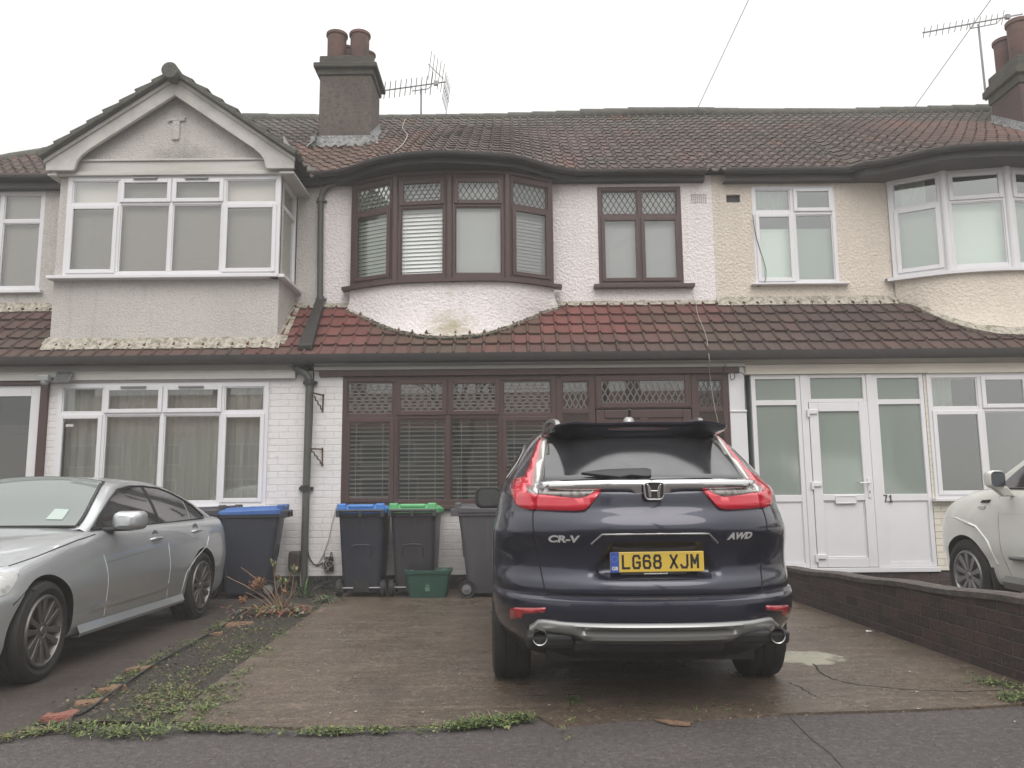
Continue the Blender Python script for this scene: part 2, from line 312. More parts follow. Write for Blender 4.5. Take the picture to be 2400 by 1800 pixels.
m_soil = mat('dark_wet_soil', (.062, .050, .040), .85, layers=[dict(s=5, d=6, lo=.48, hi=.62, c=(.060, .068, .030), f=.8), dict(s=14, d=6, lo=.45, hi=.65, c=(.06, .047, .038), f=.8), dict(s=60, lo=.64, hi=.72, c=(.16, .13, .09), f=.6)], bump=[dict(s=25, d=6, st=1, di=.04)])
m_leafg = mat('weed_leaf', (.10, .14, .035), .7, attr=True)
m_sky = None
# ---------------------------------------------------------------- light
W = bpy.data.worlds.new('World'); SC.world = W; W.use_nodes = True
N, L = W.node_tree.nodes, W.node_tree.links
bg = N['Background']; out = N['World Output']
SUN_EL, SUN_AZ = R(48), R(200)
sk = N.new('ShaderNodeTexSky'); sk.sky_type = 'NISHITA'; sk.sun_disc = False; sk.sun_elevation = SUN_EL; sk.sun_rotation = SUN_AZ
hs = N.new('ShaderNodeHueSaturation'); hs.inputs['Saturation'].default_value = .12; L.new(sk.outputs[0], hs.inputs['Color']); L.new(hs.outputs[0], bg.inputs['Color']); bg.inputs['Strength'].default_value = .05
tc = N.new('ShaderNodeTexCoord'); sp = N.new('ShaderNodeSeparateXYZ'); L.new(tc.outputs['Generated'], sp.inputs[0])
mr = N.new('ShaderNodeMapRange'); pw_ = N.new('ShaderNodeMath'); pw_.operation = 'POWER'; pw_.inputs[1].default_value = 2.0; cl_ = N.new('ShaderNodeMath'); cl_.operation = 'MAXIMUM'; cl_.inputs[1].default_value = 0; L.new(sp.outputs['Z'], cl_.inputs[0]); L.new(cl_.outputs[0], pw_.inputs[0]); L.new(pw_.outputs[0], mr.inputs['Value']); mr.inputs['From Min'].default_value = 0.0; mr.inputs['From Max'].default_value = 1.0; mr.inputs['To Min'].default_value = .40; mr.inputs['To Max'].default_value = 1.88
nz = N.new('ShaderNodeTexNoise'); nz.inputs['Scale'].default_value = 1.6; nz.inputs['Detail'].default_value = 3; L.new(tc.outputs['Generated'], nz.inputs['Vector'])
mu = N.new('ShaderNodeMath'); mu.operation = 'MULTIPLY_ADD'; mu.inputs[1].default_value = .16; mu.inputs[2].default_value = .92; L.new(nz.outputs['Fac'], mu.inputs[0])
mm = N.new('ShaderNodeMath'); mm.operation = 'MULTIPLY'; L.new(mr.outputs[0], mm.inputs[0]); L.new(mu.outputs[0], mm.inputs[1])
b2 = N.new('ShaderNodeBackground'); b2.inputs['Color'].default_value = (1, .990, .974, 1); L.new(mm.outputs[0], b2.inputs['Strength'])
ad = N.new('ShaderNodeAddShader'); L.new(bg.outputs[0], ad.inputs[0]); L.new(b2.outputs[0], ad.inputs[1]); L.new(ad.outputs[0], out.inputs['Surface'])
sun_d = bpy.data.lights.new('sun', 'SUN'); sun_d.energy = 1.0; sun_d.angle = R(40); sun_d.color = (1, .955, .90)
sun = bpy.data.objects.new('sun', sun_d); COL.objects.link(sun); sun.location = (0, -10, 20)
sun.rotation_euler = (math.pi / 2 - SUN_EL, 0, R(14))
SC.view_settings.view_transform = 'Standard'; SC.view_settings.look = 'None'; SC.view_settings.exposure = 0.41; SC.view_settings.gamma = 1
SC.cycles.use_denoising = True; SC.cycles.denoising_prefilter = 'ACCURATE'
SC.cycles.max_bounces = 8; SC.cycles.volume_bounces = 1; SC.cycles.transparent_max_bounces = 16
# ---------------------------------------------------------------- layout planes
YG, YU = 10.3, 11.15
ZD = AZ(720, 1350, YG)                    # damp course
YE = YG - .15                             # lower eaves
ZE = AZ(1200, 829, YE)                    # lower eaves height
XL, XR = -2.76, 2.93                      # party walls
SP = (AZ(1550, 715, YU) - ZE) / (YU - YE) # lower roof slope
YM = 11.02                                # main eaves
ZM = AZ(1500, 404, YM)
SM = .754
YR = 14.32; ZR = ZM + SM * (YR - YM)
def pz(Y): return ZE + SP * (Y - YE)
def mz(Y): return ZM + SM * (Y - YM)
# ---------------------------------------------------------------- ground
g = MB(); g.quad((-70, -70, 0), (70, -70, 0), (70, 70, 0), (-70, 70, 0))
tag(g.build('pavement', m_tar), kind='structure')
def slab(name, pts, h, m):
    b = MB(); b.prism([(p[0], p[1], -.05) for p in pts], (0, 0, h + .05)); o = b.build(name, m); return tag(o, kind='structure')
def gl(pts): return [gp(x, y) for x, y in pts]
fe = gl([(400, 1694), (520, 1706), (700, 1711), (900, 1711), (1060, 1703), (1180, 1692), (1260, 1684), (1300, 1706), (1350, 1703), (1440, 1693), (1530, 1689), (1570, 1692), (1625, 1698), (1640, 1690), (1700, 1686), (1878, 1676), (2000, 1673), (2122, 1669), (2300, 1662), (2380, 1655), (2470, 1650)])
slab('concrete_driveway', [(-2.02, YG + .02, 0), (-2.10, 9.4, 0), (-2.04, 8.0, 0), (-1.98, 6.6, 0), (-1.92, 5.3, 0)] + [tuple(p) for p in fe] + [(3.2, 5, 0), (3.2, YG + .02, 0)], .014, m_conc)
fl = gl([(-300, 1738), (0, 1733), (60, 1727), (150, 1722)])
slab('neighbour_driveway', [(-9, YG, 0), (-9, 4.1, 0)] + [tuple(p) for p in fl] + [tuple(gp(x, y)) for x, y in [(200, 1650), (330, 1570), (470, 1495), (560, 1440)]] + [(-2.75, YG, 0)], .006, m_drv)
slab('side_driveway', [(3.2, YG, 0), (3.2, 4.3, 0), (12, 4.3, 0), (12, YG, 0)], .008, m_drv)
b = MB(); rows = []
for i in range(26):                        # soil of the narrow bed
    y = lerp(4.42, YG, i / 25); row = []
    for j in range(9):
        x0 = ramp([(4.42, -2.60), (5.5, -2.66), (7, -2.70), (8.5, -2.76), (10.3, -2.98)], y); x1 = ramp([(4.42, -1.84), (5.3, -1.91), (8, -2.03), (9.4, -2.09), (10.3, -2.0)], y)
        row.append((lerp(x0, x1, j / 8), y, .004 + (.02 + .02 * mnoise.noise((j * .6, y * 2.3, 3))) * math.sin(math.pi * j / 8)))
    rows.append(row)
b.sheet(rows); tag(b.build('flower_bed_soil', m_soil, smooth=60), kind='structure')
# cracks in the concrete
b = MB()
def crack(px, w):
    pts = smooth_path([gp(x, y, .0155) for x, y in px], 5)
    pts = [p + V((random.uniform(-.012, .012), random.uniform(-.012, .012), 0)) for p in pts]
    for i in range(len(pts) - 1):
        t = (pts[i + 1] - pts[i]).normalized(); n = V((-t.y, t.x, 0)) * w * (.4 + random.random())
        b.quad(pts[i] - n, pts[i + 1] - n, pts[i + 1] + n, pts[i] + n)
crack([(1905, 1555), (1935, 1582), (1985, 1600), (2070, 1610), (2170, 1618), (2260, 1620), (2350, 1618)], .007)
crack([(1850, 1600), (1890, 1618), (1910, 1632)], .004); crack([(1460, 1620), (1330, 1628), (1210, 1630)], .004)
tag(b.build('driveway_cracks', mat('crack_dirt', (.012, .010, .008), .9), fix=False), kind='structure')  # near-black strips laid along the crack lines
b = MB(); p = smooth_path([gp(x, y, .003) for x, y in [(1850, 1680), (1900, 1730), (1950, 1770), (2000, 1830)]], 4)
for i in range(len(p) - 1): b.quad(p[i] + V((-.002, 0, 0)), p[i + 1] + V((-.002, 0, 0)), p[i + 1] + V((.002, 0, 0)), p[i] + V((.002, 0, 0)))
tag(b.build('pavement_crack', bpy.data.materials['crack_dirt'], fix=False), kind='structure')
# ---------------------------------------------------------------- house building kit
def q(ox, oy, s): return lambda x, y: (ox + x / s, oy + y / s)
def solve_pent(px, py):
    lo, hi = 9.5, 12.5
    for _ in range(50):
        m_ = (lo + hi) / 2
        if at(px, py, m_).z > pz(m_): lo = m_
        else: hi = m_
    return lo
def solve_y(px, py, z):
    lo, hi = 8.0, 16.0
    up = ray(px, py).z > 0
    for _ in range(50):
        m_ = (lo + hi) / 2
        if (at(px, py, m_).z < z) == up: lo = m_
        else: hi = m_
    return lo
def solve_main(px, py):
    lo, hi = 10.0, 20.0
    for _ in range(50):
        m_ = (lo + hi) / 2
        if at(px, py, m_).z > mz(m_): lo = m_
        else: hi = m_
    return lo
def wall_mesh(b, F, u0, u1, z0, z1, holes, th=.14, m=0):
    us = sorted(set([u0, u1] + [h[i] for h in holes for i in (0, 1)])); zs = sorted(set([z0, z1] + [h[i] for h in holes for i in (2, 3)]))
    us = [u for u in us if u0 <= u <= u1]; zs = [z for z in zs if z0 <= z <= z1]
    for i in range(len(us) - 1):
        for j in range(len(zs) - 1):
            cu, cz = (us[i] + us[i + 1]) / 2, (zs[j] + zs[j + 1]) / 2
            if any(h[0] < cu < h[1] and h[2] < cz < h[3] for h in holes): continue
            b.quad(F(us[i], zs[j]), F(us[i + 1], zs[j]), F(us[i + 1], zs[j + 1]), F(us[i], zs[j + 1]), m)
    for h in holes:
        a, c, d, e = max(h[0], u0), min(h[1], u1), max(h[2], z0), min(h[3], z1)
        for p, r_ in (((a, d), (a, e)), ((c, e), (c, d)), ((a, e), (c, e)), ((c, d), (a, d))):
            b.quad(F(*p), F(*r_), F(*r_, -th), F(*p, -th), m)
def ring(b, F, u0, u1, z0, z1, w, n0, n1, wb=None):
    wb = wb or w
    b.fb(F, u0, u0 + w, z0, z1, n0, n1); b.fb(F, u1 - w, u1, z0, z1, n0, n1)
    b.fb(F, u0 + w, u1 - w, z0, z0 + wb, n0, n1 - .001); b.fb(F, u0 + w, u1 - w, z1 - w, z1, n0, n1 - .001)
def window(parent, F, u0, u1, z0, z1, cols, ztr, top, bot, mf, mg, n=0.0, fr=.05, mw=.026, sash=.058, leads=None, mlead=None, vents=(), sill=None, label=None, pane=None, trans=None):
    """cols: inner divider positions; ztr: transom height; top / bot: one letter per column, f fixed, c opening, o open (nothing), p solid panel"""
    b = MB(); ring(b, F, u0, u1, z0, z1, fr, n - .07, n)
    edges = [u0 + fr - mw] + list(cols) + [u1 - fr + mw]
    for u in cols: b.fb(F, u - mw, u + mw, z0 + fr, z1 - fr, n - .068, n - .002)
    rects, sashes = [], []
    for i in range(len(edges) - 1):
        a, c = edges[i] + mw, edges[i + 1] - mw
        zt = ztr if trans is None else trans[i]
        if zt: b.fb(F, a, c, zt - mw, zt + mw, n - .066, n - .004)
        for kind, d, e in ((top[i], zt + mw, z1 - fr), (bot[i], z0 + fr, zt - mw)) if zt else ((bot[i], z0 + fr, z1 - fr),):
            if kind == 'f':
                w = .014; b2_ = b; ring(b, F, a + .0005, c - .0005, d + .0005, e - .0005, w, n - .06, n - .012); rects.append((a + w, c - w, d + w, e - w, kind))
            elif kind == 'c': sashes.append((a, c, d, e)); rects.append((a + sash - .02, c - sash + .02, d + sash - .02, e - sash + .02, kind))
            elif kind == 'p': b.fb(F, a, c, d, e, n - .05, n - .022)
    o = b.build('window', mf, parent, bevel=.004)
    if label: o['label'] = label
    for a, c, d, e in sashes:
        s_ = MB(); ring(s_, F, a - .016, c + .016, d - .016, e + .016, sash - .004, n - .03, n + .018)
        s_.build('casement', mf, o, bevel=.006)
    b = MB()
    for a, c, d, e, k in rects:
        nn = n - .03 if k == 'f' else n - .005
        b.quad(F(a, d, nn), F(c, d, nn), F(c, e, nn), F(a, e, nn))
    if rects: b.build('glass', mg, o)
    if leads:
        b = MB()
        for a, c, d, e, k in rects:
            if (d + e) / 2 < ztr: continue
            nn = n - .026 if k == 'f' else n - .001
            lattice(b, F, a, c, d, e, nn, *leads)
        b.build('lead_lattice', mlead or m_lcame, o)
    if vents:
        b = MB()
        for a, c, z in vents: b.fb(F, a, c, z - .013, z + .013, n + .005, n + .045)
        b.build('trickle_vent', m_alu if mf is not m_brown else mf, o, bevel=.004)
    if sill:
        b = MB(); su0, su1, sz, sh, sn = sill; b.fb(F, su0, su1, sz - sh, sz, n - .1, n + sn); b.build('sill', mf, o, bevel=.006)
    return o, rects
def lattice(b, F, a, c, d, e, n, pw, ph, tri=False, w=.0055):
    def seg(p, r_):
        (x0, y0), (x1, y1) = p, r_; t0, t1 = 0., 1.; dx, dy = x1 - x0, y1 - y0      # clip to the pane
        for pp, qq in ((-dx, x0 - a), (dx, c - x0), (-dy, y0 - d), (dy, e - y0)):
            if abs(pp) < 1e-9:
                if qq < 0: return
            else:
                t = qq / pp
                if pp < 0: t0 = max(t0, t)
                else: t1 = min(t1, t)
        if t0 >= t1: return
        P, Q = V((x0 + dx * t0, y0 + dy * t0)), V((x0 + dx * t1, y0 + dy * t1)); t = (Q - P)
        if t.length < .01: return
        t.normalize(); m_ = V((-t.y, t.x)) * w
        b.add([F(*(P - m_), n), F(*(Q - m_), n), F(*(Q + m_), n), F(*(P + m_), n), F(*(P - m_), n + .004), F(*(Q - m_), n + .004), F(*(Q + m_), n + .004), F(*(P + m_), n + .004)],
              [(4, 5, 6, 7), (0, 1, 5, 4), (2, 3, 7, 6)])
    k = math.ceil((c - a) / pw) + math.ceil((e - d) / ph) + 2; x = (a + c) / 2; z = d
    nh = (e - d) / ph
    for i in range(-k, k + 1):
        x0 = x + i * pw
        seg((x0, z), (x0 + pw * nh, z + ph * nh)); seg((x0, z), (x0 - pw * nh, z + ph * nh))
    if tri:
        j = 0
        while z + j * ph / 4 < e:
            seg((a, z + j * ph / 4), (c, z + j * ph / 4)); j += 1
# ---------------------------------------------------------------- roof tiles
TP = [(0, 0), (.05, .018), (.11, .036), (.18, .042), (.26, .034), (.33, .014), (.42, .003), (.62, -.004), (.84, -.002), (1, 0)]
TPL = [(0, 0), (.03, .018), (.07, .030), (.13, .031), (.18, .018), (.22, .003), (.6, -.001), (1, 0)]
def tiles(b, O, U, S, w, l, keep, colf, roll=.195, expo=.27, th=.022, amp=1.0, prof=None):
    TP_ = prof or TP
    O, U, S = V(O), V(U).normalized(), V(S).normalized(); Nn = U.cross(S)
    if Nn.z < 0: Nn = -Nn
    nu, nl = int(w / roll) + 1, int(l / expo) + 1
    for j in range(nl):
        for i in range(nu):
            c = O + U * ((i + .5) * roll) + S * ((j + .5) * expo)
            if not keep(c): continue
            s0, s1 = j * expo, min((j + 1.12) * expo, l + .05)
            jx, jn, js = random.uniform(-.004, .004), random.uniform(-.004, .006), random.uniform(-.012, .012)
            tl = random.uniform(-.006, .006)
            vs = []
            for ss, lift in ((s0 + js, th + jn), (s1, 0.0)):
                for t, h in TP_:
                    vs.append(O + U * (i * roll + t * roll + jx) + S * ss + Nn * (h * amp + lift + tl * (t - .5)))
            k = len(TP_)
            for t, h in TP_: vs.append(O + U * (i * roll + t * roll + jx) + S * (s0 + js) + Nn * (h * amp + jn - .004))
            fs = [(a, a + 1, k + a + 1, k + a) for a in range(k - 1)] + [(2 * k + a, 2 * k + a + 1, a + 1, a) for a in range(k - 1)]
            b.add(vs, fs, 0, colf(c))
def vary(c, a): f = 1 + random.uniform(-a, a); return tuple(x * f for x in c)
def mix3(a, b_, t): t = max(0, min(1, t)); return tuple(lerp(x, y, t) for x, y in zip(a, b_))
# ---------------------------------------------------------------- bow geometry
Z1, Z2, Z3, Z6 = q(0, 100, 2.7657), q(700, 350, 3.16), q(1350, 350, 3.318), q(1950, 330, 3.191)
Z5, Z4, Zb, Zm, Z7, Zp, Zw = q(1900, 0, 3.95), q(1250, 840, 4.337), q(780, 850, 4.424), q(700, 820, 2.7655), q(0, 680, 2.765), q(1700, 830, 3.13), q(1700, 820, 2.023)
YB = solve_pent(400, 812)                 # gabled bay front
YF = solve_pent(1050, 796)                # bow foot
def bow_points(pa, pm, pj, sgn):
    yc = YF + .19; zs = at(*pa, yc).z
    pts = [V((at(*pa, yc).x, yc, 0))]
    for p, cap in ((pm, YU - .18), (pj, YU - .02)):
        y = min(max(solve_y(*p, zs), yc), cap); pts.append(V((at(*p, y).x, y, 0)))
    return pts, zs
FU, FG, FB = front(YU), front(YG), front(YB)
def U(F, Z, x, y): return AX(*Z(x, y), F.P.y)
def H(F, Z, x, y): return AZ(*Z(x, y), F.P.y)
XA, XZ = XL - 5.66, XR + 6.7
# ================================================================ LEFT HOUSE (gabled bay)
LH = thing('terraced_house', (XL - 2.8, YG, 0), 'grey pebbledashed terraced house with a gabled square bay and T emblem', 'house', 'terraced houses')
bw = (U(FB, Z7, 335, 150), U(FB, Z7, 1801, 150)); wz0, wz1 = H(FB, Z1, 1100, 1517), H(FB, Z1, 1100, 868)
sw1 = U(FU, Z1, 274, 1300); swz0, swz1 = H(FU, Z1, 150, 1605), H(FU, Z1, 150, 963); sw0 = sw1 - 1.22
b = MB(); wall_mesh(b, FU, XA, bw[0], 2.9, ZM, [(sw0, sw1, swz0, swz1)]); b.build('upper_wall', m_peb, LH)
b = MB(); wall_mesh(b, FU, bw[1], XL, 2.9, ZM, []); b.build('upper_wall', m_peb, LH)
w0, w1 = U(FB, Z1, 432, 1180), bw[1] - .004
# square bay: front, returns and its window
b = MB(); gz = H(FB, Z1, 1100, 775)
wall_mesh(b, FB, bw[0], bw[1], pz(YB) - .25, gz, [(w0, w1, wz0, wz1)])
for x in bw: b.quad((x, YB, pz(YB) - .25), (x, YU, pz(YB) - .25), (x, YU, wz0), (x, YB, wz0)); b.quad((x, YB, wz1), (x, YU, wz1), (x, YU, ZM + .3), (x, YB, ZM + .3))
b.quad((bw[0], YB, wz0), (bw[0], YU, wz0), (bw[0], YU, wz1), (bw[0], YB, wz1))
xb1 = bw[1]
b.build('bay_wall', m_peb, LH)
ztr = H(FB, Z1, 1000, 1044); cols = [U(FB, Z1, 776, 1115), U(FB, Z1, 1114, 1110), U(FB, Z1, 1453, 1110)]
window(LH, FB, w0, w1 - .0, wz0, wz1, cols, ztr, 'fccf', 'cffc', m_upvc, m_gls, n=.03, fr=.062, mw=.024, trans=[ztr - .02, ztr, ztr, ztr - .02],
       vents=[(U(FB, Z1, 878, 890), U(FB, Z1, 1030, 890), H(FB, Z1, 950, 889)), (U(FB, Z1, 1210, 890), U(FB, Z1, 1360, 890), H(FB, Z1, 1280, 889))],
       sill=(U(FB, Z1, 332, 1530), U(FB, Z1, 1815, 1525), wz0, .045, .10), label='wide white bay window with four columns and grey blinds')
FS = Fr((xb1 - .024, YB, 0), (0, 1, 0), (1, 0, 0)); dl = YU - YB
window(LH, FS, .004, dl - .03, wz0, wz1, [], ztr, 'f', 'f', m_upvc, m_gls, n=.02, fr=.05, sill=(-.1, dl, wz0, .045, .10), label='narrow side window in the bay return')
b = MB(); b.box(w0, xb1 - .04, YB + .085, YB + .10, wz0 + .03, wz1 - .03); o = b.build('window_blind', m_blindg); tag(o, 'closed grey-beige blind across the wide bay window under the gable', 'blind', 'window blinds')
b = MB(); b.box(xb1 - .055, xb1 - .04, YB + .12, YU - .05, wz0 + .03, wz1 - .03); o = b.build('window_blind', m_blindg); tag(o, 'closed grey blind in the narrow return window of the gabled bay', 'blind', 'window blinds')
b = MB(); b.fb(FB, bw[0] - .02, bw[1] + .03, wz1 - .005, wz1 + .05, -.02, .075); b.fb(FB, bw[0] + .02, bw[1] - .01, H(FB, Z1, 1100, 842), gz, -.02, .035); b.fb(FB, bw[0] + .02, bw[1] - .01, gz, gz + .03, -.02, .06)
b.build('bay_head_board', m_upvc2, LH, bevel=.006)
# gable
ga = at(*Z1(1132, 222), YB - .16); gL = at(*Z1(300, 745), YB - .16); gR = at(*Z1(1905, 742), YB - .16)
ga.x = (gL.x + gR.x) / 2 + .02; zf = (gL.z + gR.z) / 2; gL.z = gR.z = zf
b = MB(); b.add([(bw[0], YB, gz + .03), (bw[1], YB, gz + .03), (bw[1], YB, zf - .05), (ga.x, YB, ga.z - .05), (bw[0], YB, zf - .05)], [(0, 1, 2, 3, 4)]); b.build('gable_wall', m_peb, LH)
b = MB(); FT = front(YB); tz = H(FB, Z1, 1145, 490); tb = H(FB, Z1, 1145, 632); tx = U(FB, Z1, 1146, 560)
b.fb(FT, tx - .052, tx + .048, tb, tz - .05, -.01, .03); b.fb(FT, tx - .115, tx + .115, tz - .05, tz - .012, -.01, .032); b.fb(FT, tx - .12, tx - .095, tz - .065, tz - .0505, -.01, .03); b.fb(FT, tx + .095, tx + .12, tz - .012, tz + .012, -.01, .03)
o = b.build('relief_letter', m_peb, LH, bevel=.008); o['label'] = 'raised letter T in the gable'
dep = .30                                 # bargeboards with curved feet
b = MB(); FBb = front(YB - .16)
for sg, g in ((1, gL), (-1, gR)):
    d = V((ga.x - g.x, ga.z - g.z)); dn = d.normalized(); pr = V((dn.y, -dn.x)) * (1 if g is gL else -1) * .215
    if pr.y > 0: pr = -pr
    foot = g.z - .19; lx = g.x
    inn = lambda t: V((g.x, g.z)) + d * t + pr
    a0 = V((ga.x, ga.z - .215 / abs(dn.x)))
    pts = [(lx, g.z), (ga.x, ga.z), (a0.x, a0.y)]
    e = inn(.26); pts += [(e.x, e.y)]
    s = 1 if g is gL else -1
    pts += [(e.x - s * .10, e.y - .09), (e.x - s * .15, e.y - .17), (e.x - s * .17, e.y - .26)]
    bz = e.y - .29; pts += [(e.x - s * .19, bz), (lx, bz + .0)]
    k = [FBb(x, z) for x, z in pts]
    b.prism(k, (0, .05, 0))
    o_ = V((-dn.y, dn.x)) if s == 1 else V((-dn.y, dn.x))
    if o_.y < 0: o_ = -o_
    b.prism([FBb(lx - s * .02, g.z - .02, .03), FBb(ga.x, ga.z - .0, .03), FBb(ga.x, ga.z - .06, .03), FBb(lx - s * .02, g.z - .075, .03)], (0, .03, 0))
b.build('bargeboard', mat('weathered_white_bargeboard', (.50, .48, .455), .6, layers=[dict(s=4, d=6, lo=.42, hi=.7, c=(.36, .345, .32), f=.85)], bump=[dict(s=40, st=.2, di=.004)]), LH, bevel=.006)
b = MB()                                  # soffit returns under the gable feet
for x0, x1 in ((gL.x + .01, bw[0]), (bw[1], gR.x - .01)): b = MB(); b.box(x0, x1, YB - .12, YU, zf - .22, zf - .19); b.build('gable_soffit', m_upvc2, LH)
b = MB(); gt = MB(); vg = MB()
for sg, g in ((1, gL), (-1, gR)):
    d = V((ga.x - g.x, 0, ga.z - g.z)); ln = d.length
    O = V((g.x, YB - .24, g.z + .01)) - d.normalized() * .06
    b_ = MB(); tiles(gt, O if sg == 1 else O, (0, 1, 0), d, 3.2, ln + .06, lambda c: c.z > mz(c.y) - .12, lambda c: vary((.10, .085, .07), .3), expo=.26)
    n_ = V((-d.z, 0, d.x)).normalized() * (1 if d.x > 0 else -1)
    for i in range(8):                    # stepped tile verge
        p0 = V((g.x, YB - .27, g.z)) + d * (i / 8 - .02); p1 = p0 + d * (1.12 / 8)
        l0, l1 = n_ * (.05 + random.uniform(0, .02)), n_ * (.02)
        vg.hexa([p0, p1, p1 + V((0, .3, 0)), p0 + V((0, .3, 0)), p0 + l0 + n_ * .03, p1 + l1 + n_ * .03, p1 + l1 + n_ * .03 + V((0, .3, 0)), p0 + l0 + n_ * .03 + V((0, .3, 0))])
gt.build('gable_tiles', m_tile, LH, fix=False)
vg.build('tile_verge', m_gtile, LH, bevel=.012)
b = MB(); p = [V((ga.x, YB - .36, ga.z + .05))]
for i in range(8): p0 = V((ga.x, YB - .36 + i * .32, ga.z + .045)); b.tube([p0 - V((0, 0, .05)), p0 + V((0, .335, -.05))], [.11, .10], 14)
b.build('gable_ridge_tiles', m_gtile, LH, smooth=40)
# small upper window
window(LH, FU, sw0, sw1, swz0, swz1, [U(FU, Z1, 5, 1200)], H(FU, Z1, 150, 1157), 'ff', 'ff', m_upvc, m_gls, n=.0, fr=.055, sill=(sw0 - .06, sw1 + .06, swz0, .05, .07), label='small white window beside the gabled bay')
b = MB(); b.box(sw0, sw1, YU + .11, YU + .125, swz0, swz1); tag(b.build('window_blind', m_blindg), 'closed grey blind in the small window cut by the picture edge', 'blind', 'window blinds')
# ground floor front
lw0, lw1 = U(FG, Z7, 372, 800), U(FG, Z7, 1738, 900); lz0, lz1 = H(FG, Z7, 1500, 1398), H(FG, Z7, 1000, 602)
b = MB(); fz = H(FG, Z7, 1800, 578)
brx = U(FG, Z7, 292, 800)
wall_mesh(b, FG, brx, XL + .04, ZD, fz + .12, [(lw0, lw1, lz0, lz1)], th=.1); b.build('front_wall', m_wbrick, LH)
b = MB(); b.box(XA, XL + .04, YG - .012, YG + .2, 0, ZD); b.build('plinth', m_plinth, LH)
lt = H(FG, Z7, 1000, 800)
window(LH, FG, lw0, lw1, lz0, lz1, [U(FG, Z7, 677, 790), U(FG, Z7, 1057, 800), U(FG, Z7, 1442, 800)], lt, 'fccf', 'cffc', m_upvc, m_gls, n=.02, fr=.06, mw=.024,
       vents=[(U(FG, Z7, 795, 632), U(FG, Z7, 957, 632), H(FG, Z7, 870, 632)), (U(FG, Z7, 1168, 630), U(FG, Z7, 1327, 630), H(FG, Z7, 1250, 630))], label='wide white ground floor window with net curtains', sill=(lw0 - .03, lw1 + .05, lz0, .04, .06))
b = MB(); sx0 = U(FG, Z7, 432, 877); b.fb(FG, sx0, sx0 + .10, H(FG, Z7, 450, 886), H(FG, Z7, 450, 869), .021, .023); o = b.build('window_sticker', m_upvc2); tag(o, 'small pale sticker on the lower pane beside the brown post', 'sticker')
b = MB(); rows = []
for i in range(121):
    x = lerp(lw0 + .04, lw1 - .04, i / 120); y = YG + .16 + .02 * math.sin(i * 1.35) + .012 * math.sin(i * .41); rows.append([(x, y, lz0), (x, y, lz1)])
b.sheet(rows); tag(b.build('net_curtain', m_net, smooth=60), 'full width grey net curtain behind the ground floor window near the silver saloon', 'curtain', 'net curtains')
b = MB(); xe = U(FG, Z7, 1922, 560)       # boarded fascia
zt = ZE - .1
z1_ = H(FG, Z7, 1000, 533)
b.fb(FG, XA, XL + .0, z1_ + .003, zt + .1, -.05, .03); b.fb(FG, XA, xe, fz + .002, z1_, -.05, .075)
b.fb(FG, XA, xe + .02, z1_ - .018, z1_ + .001, -.05, .085)
b.fb(FG, XA, XL - .02, z1_ + .075, z1_ + .085, 0, .042)
b.build('fascia_board', m_upvc2, LH, bevel=.006)
# recessed porch at the far side
b = MB(); b.fb(FG, U(FG, Z7, 250, 1000), U(FG, Z7, 316, 750), ZD, fz, -.06, .05); b.build('porch_post', m_brown, LH, bevel=.006)
b = MB(); b.fb(FG, XA, U(FG, Z7, 290, 700), fz - .05, fz, -.05, .04); b.build('porch_beam', m_brown, LH, bevel=.006)
b = MB(); px1 = U(FG, Z7, 268, 800)
ring(b, FG, px1 - 1.75, px1 - .01, ZD - .02, fz - .052, .14, -.06, .0); o = b.build('porch_frame', m_upvc, LH, bevel=.006)
b = MB(); b.quad(FG(px1 - 1.75, ZD, -.04), FG(px1 - .1, ZD, -.04), FG(px1 - .1, fz - .1, -.04), FG(px1 - 1.75, fz - .1, -.04)); b.build('glass', m_glsm, o)
b = MB(); FD = front(YG + .75); a = px1 - .06
ring(b, FD, a - 1.3, a, .05, 2.72, .13, -.05, 0); b.fb(FD, a - 1.2, a - .1, 2.08, 2.2, -.05, -.002); b.fb(FD, a - 1.2, a - .1, .08, 2.08, -.04, -.02); o = b.build('inner_door', mat('dark_brown_door', (.045, .026, .022), .5), LH, bevel=.004)
b = MB(); b.quad((a, YG + .76, 0), (px1 + .2, YG + .76, 0), (px1 + .2, YG + .76, 2.9), (a, YG + .76, 2.9)); b.quad((px1 + .02, YG + .05, 0), (px1 + .02, YG + .76, 0), (px1 + .02, YG + .76, 2.9), (px1 + .02, YG + .05, 2.9)); b.build('porch_wall', m_room2, LH)
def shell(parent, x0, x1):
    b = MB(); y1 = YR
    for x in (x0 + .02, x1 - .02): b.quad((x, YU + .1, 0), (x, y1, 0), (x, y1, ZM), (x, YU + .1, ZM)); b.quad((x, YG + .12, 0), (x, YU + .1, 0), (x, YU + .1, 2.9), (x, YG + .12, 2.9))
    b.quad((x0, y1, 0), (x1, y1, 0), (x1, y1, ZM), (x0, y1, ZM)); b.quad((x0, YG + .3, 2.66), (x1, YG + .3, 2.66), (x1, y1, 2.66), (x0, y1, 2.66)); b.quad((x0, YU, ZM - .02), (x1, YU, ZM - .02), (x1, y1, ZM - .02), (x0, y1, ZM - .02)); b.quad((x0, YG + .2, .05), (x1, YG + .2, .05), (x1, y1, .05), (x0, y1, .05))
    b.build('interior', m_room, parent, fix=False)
shell(LH, XA, XL)
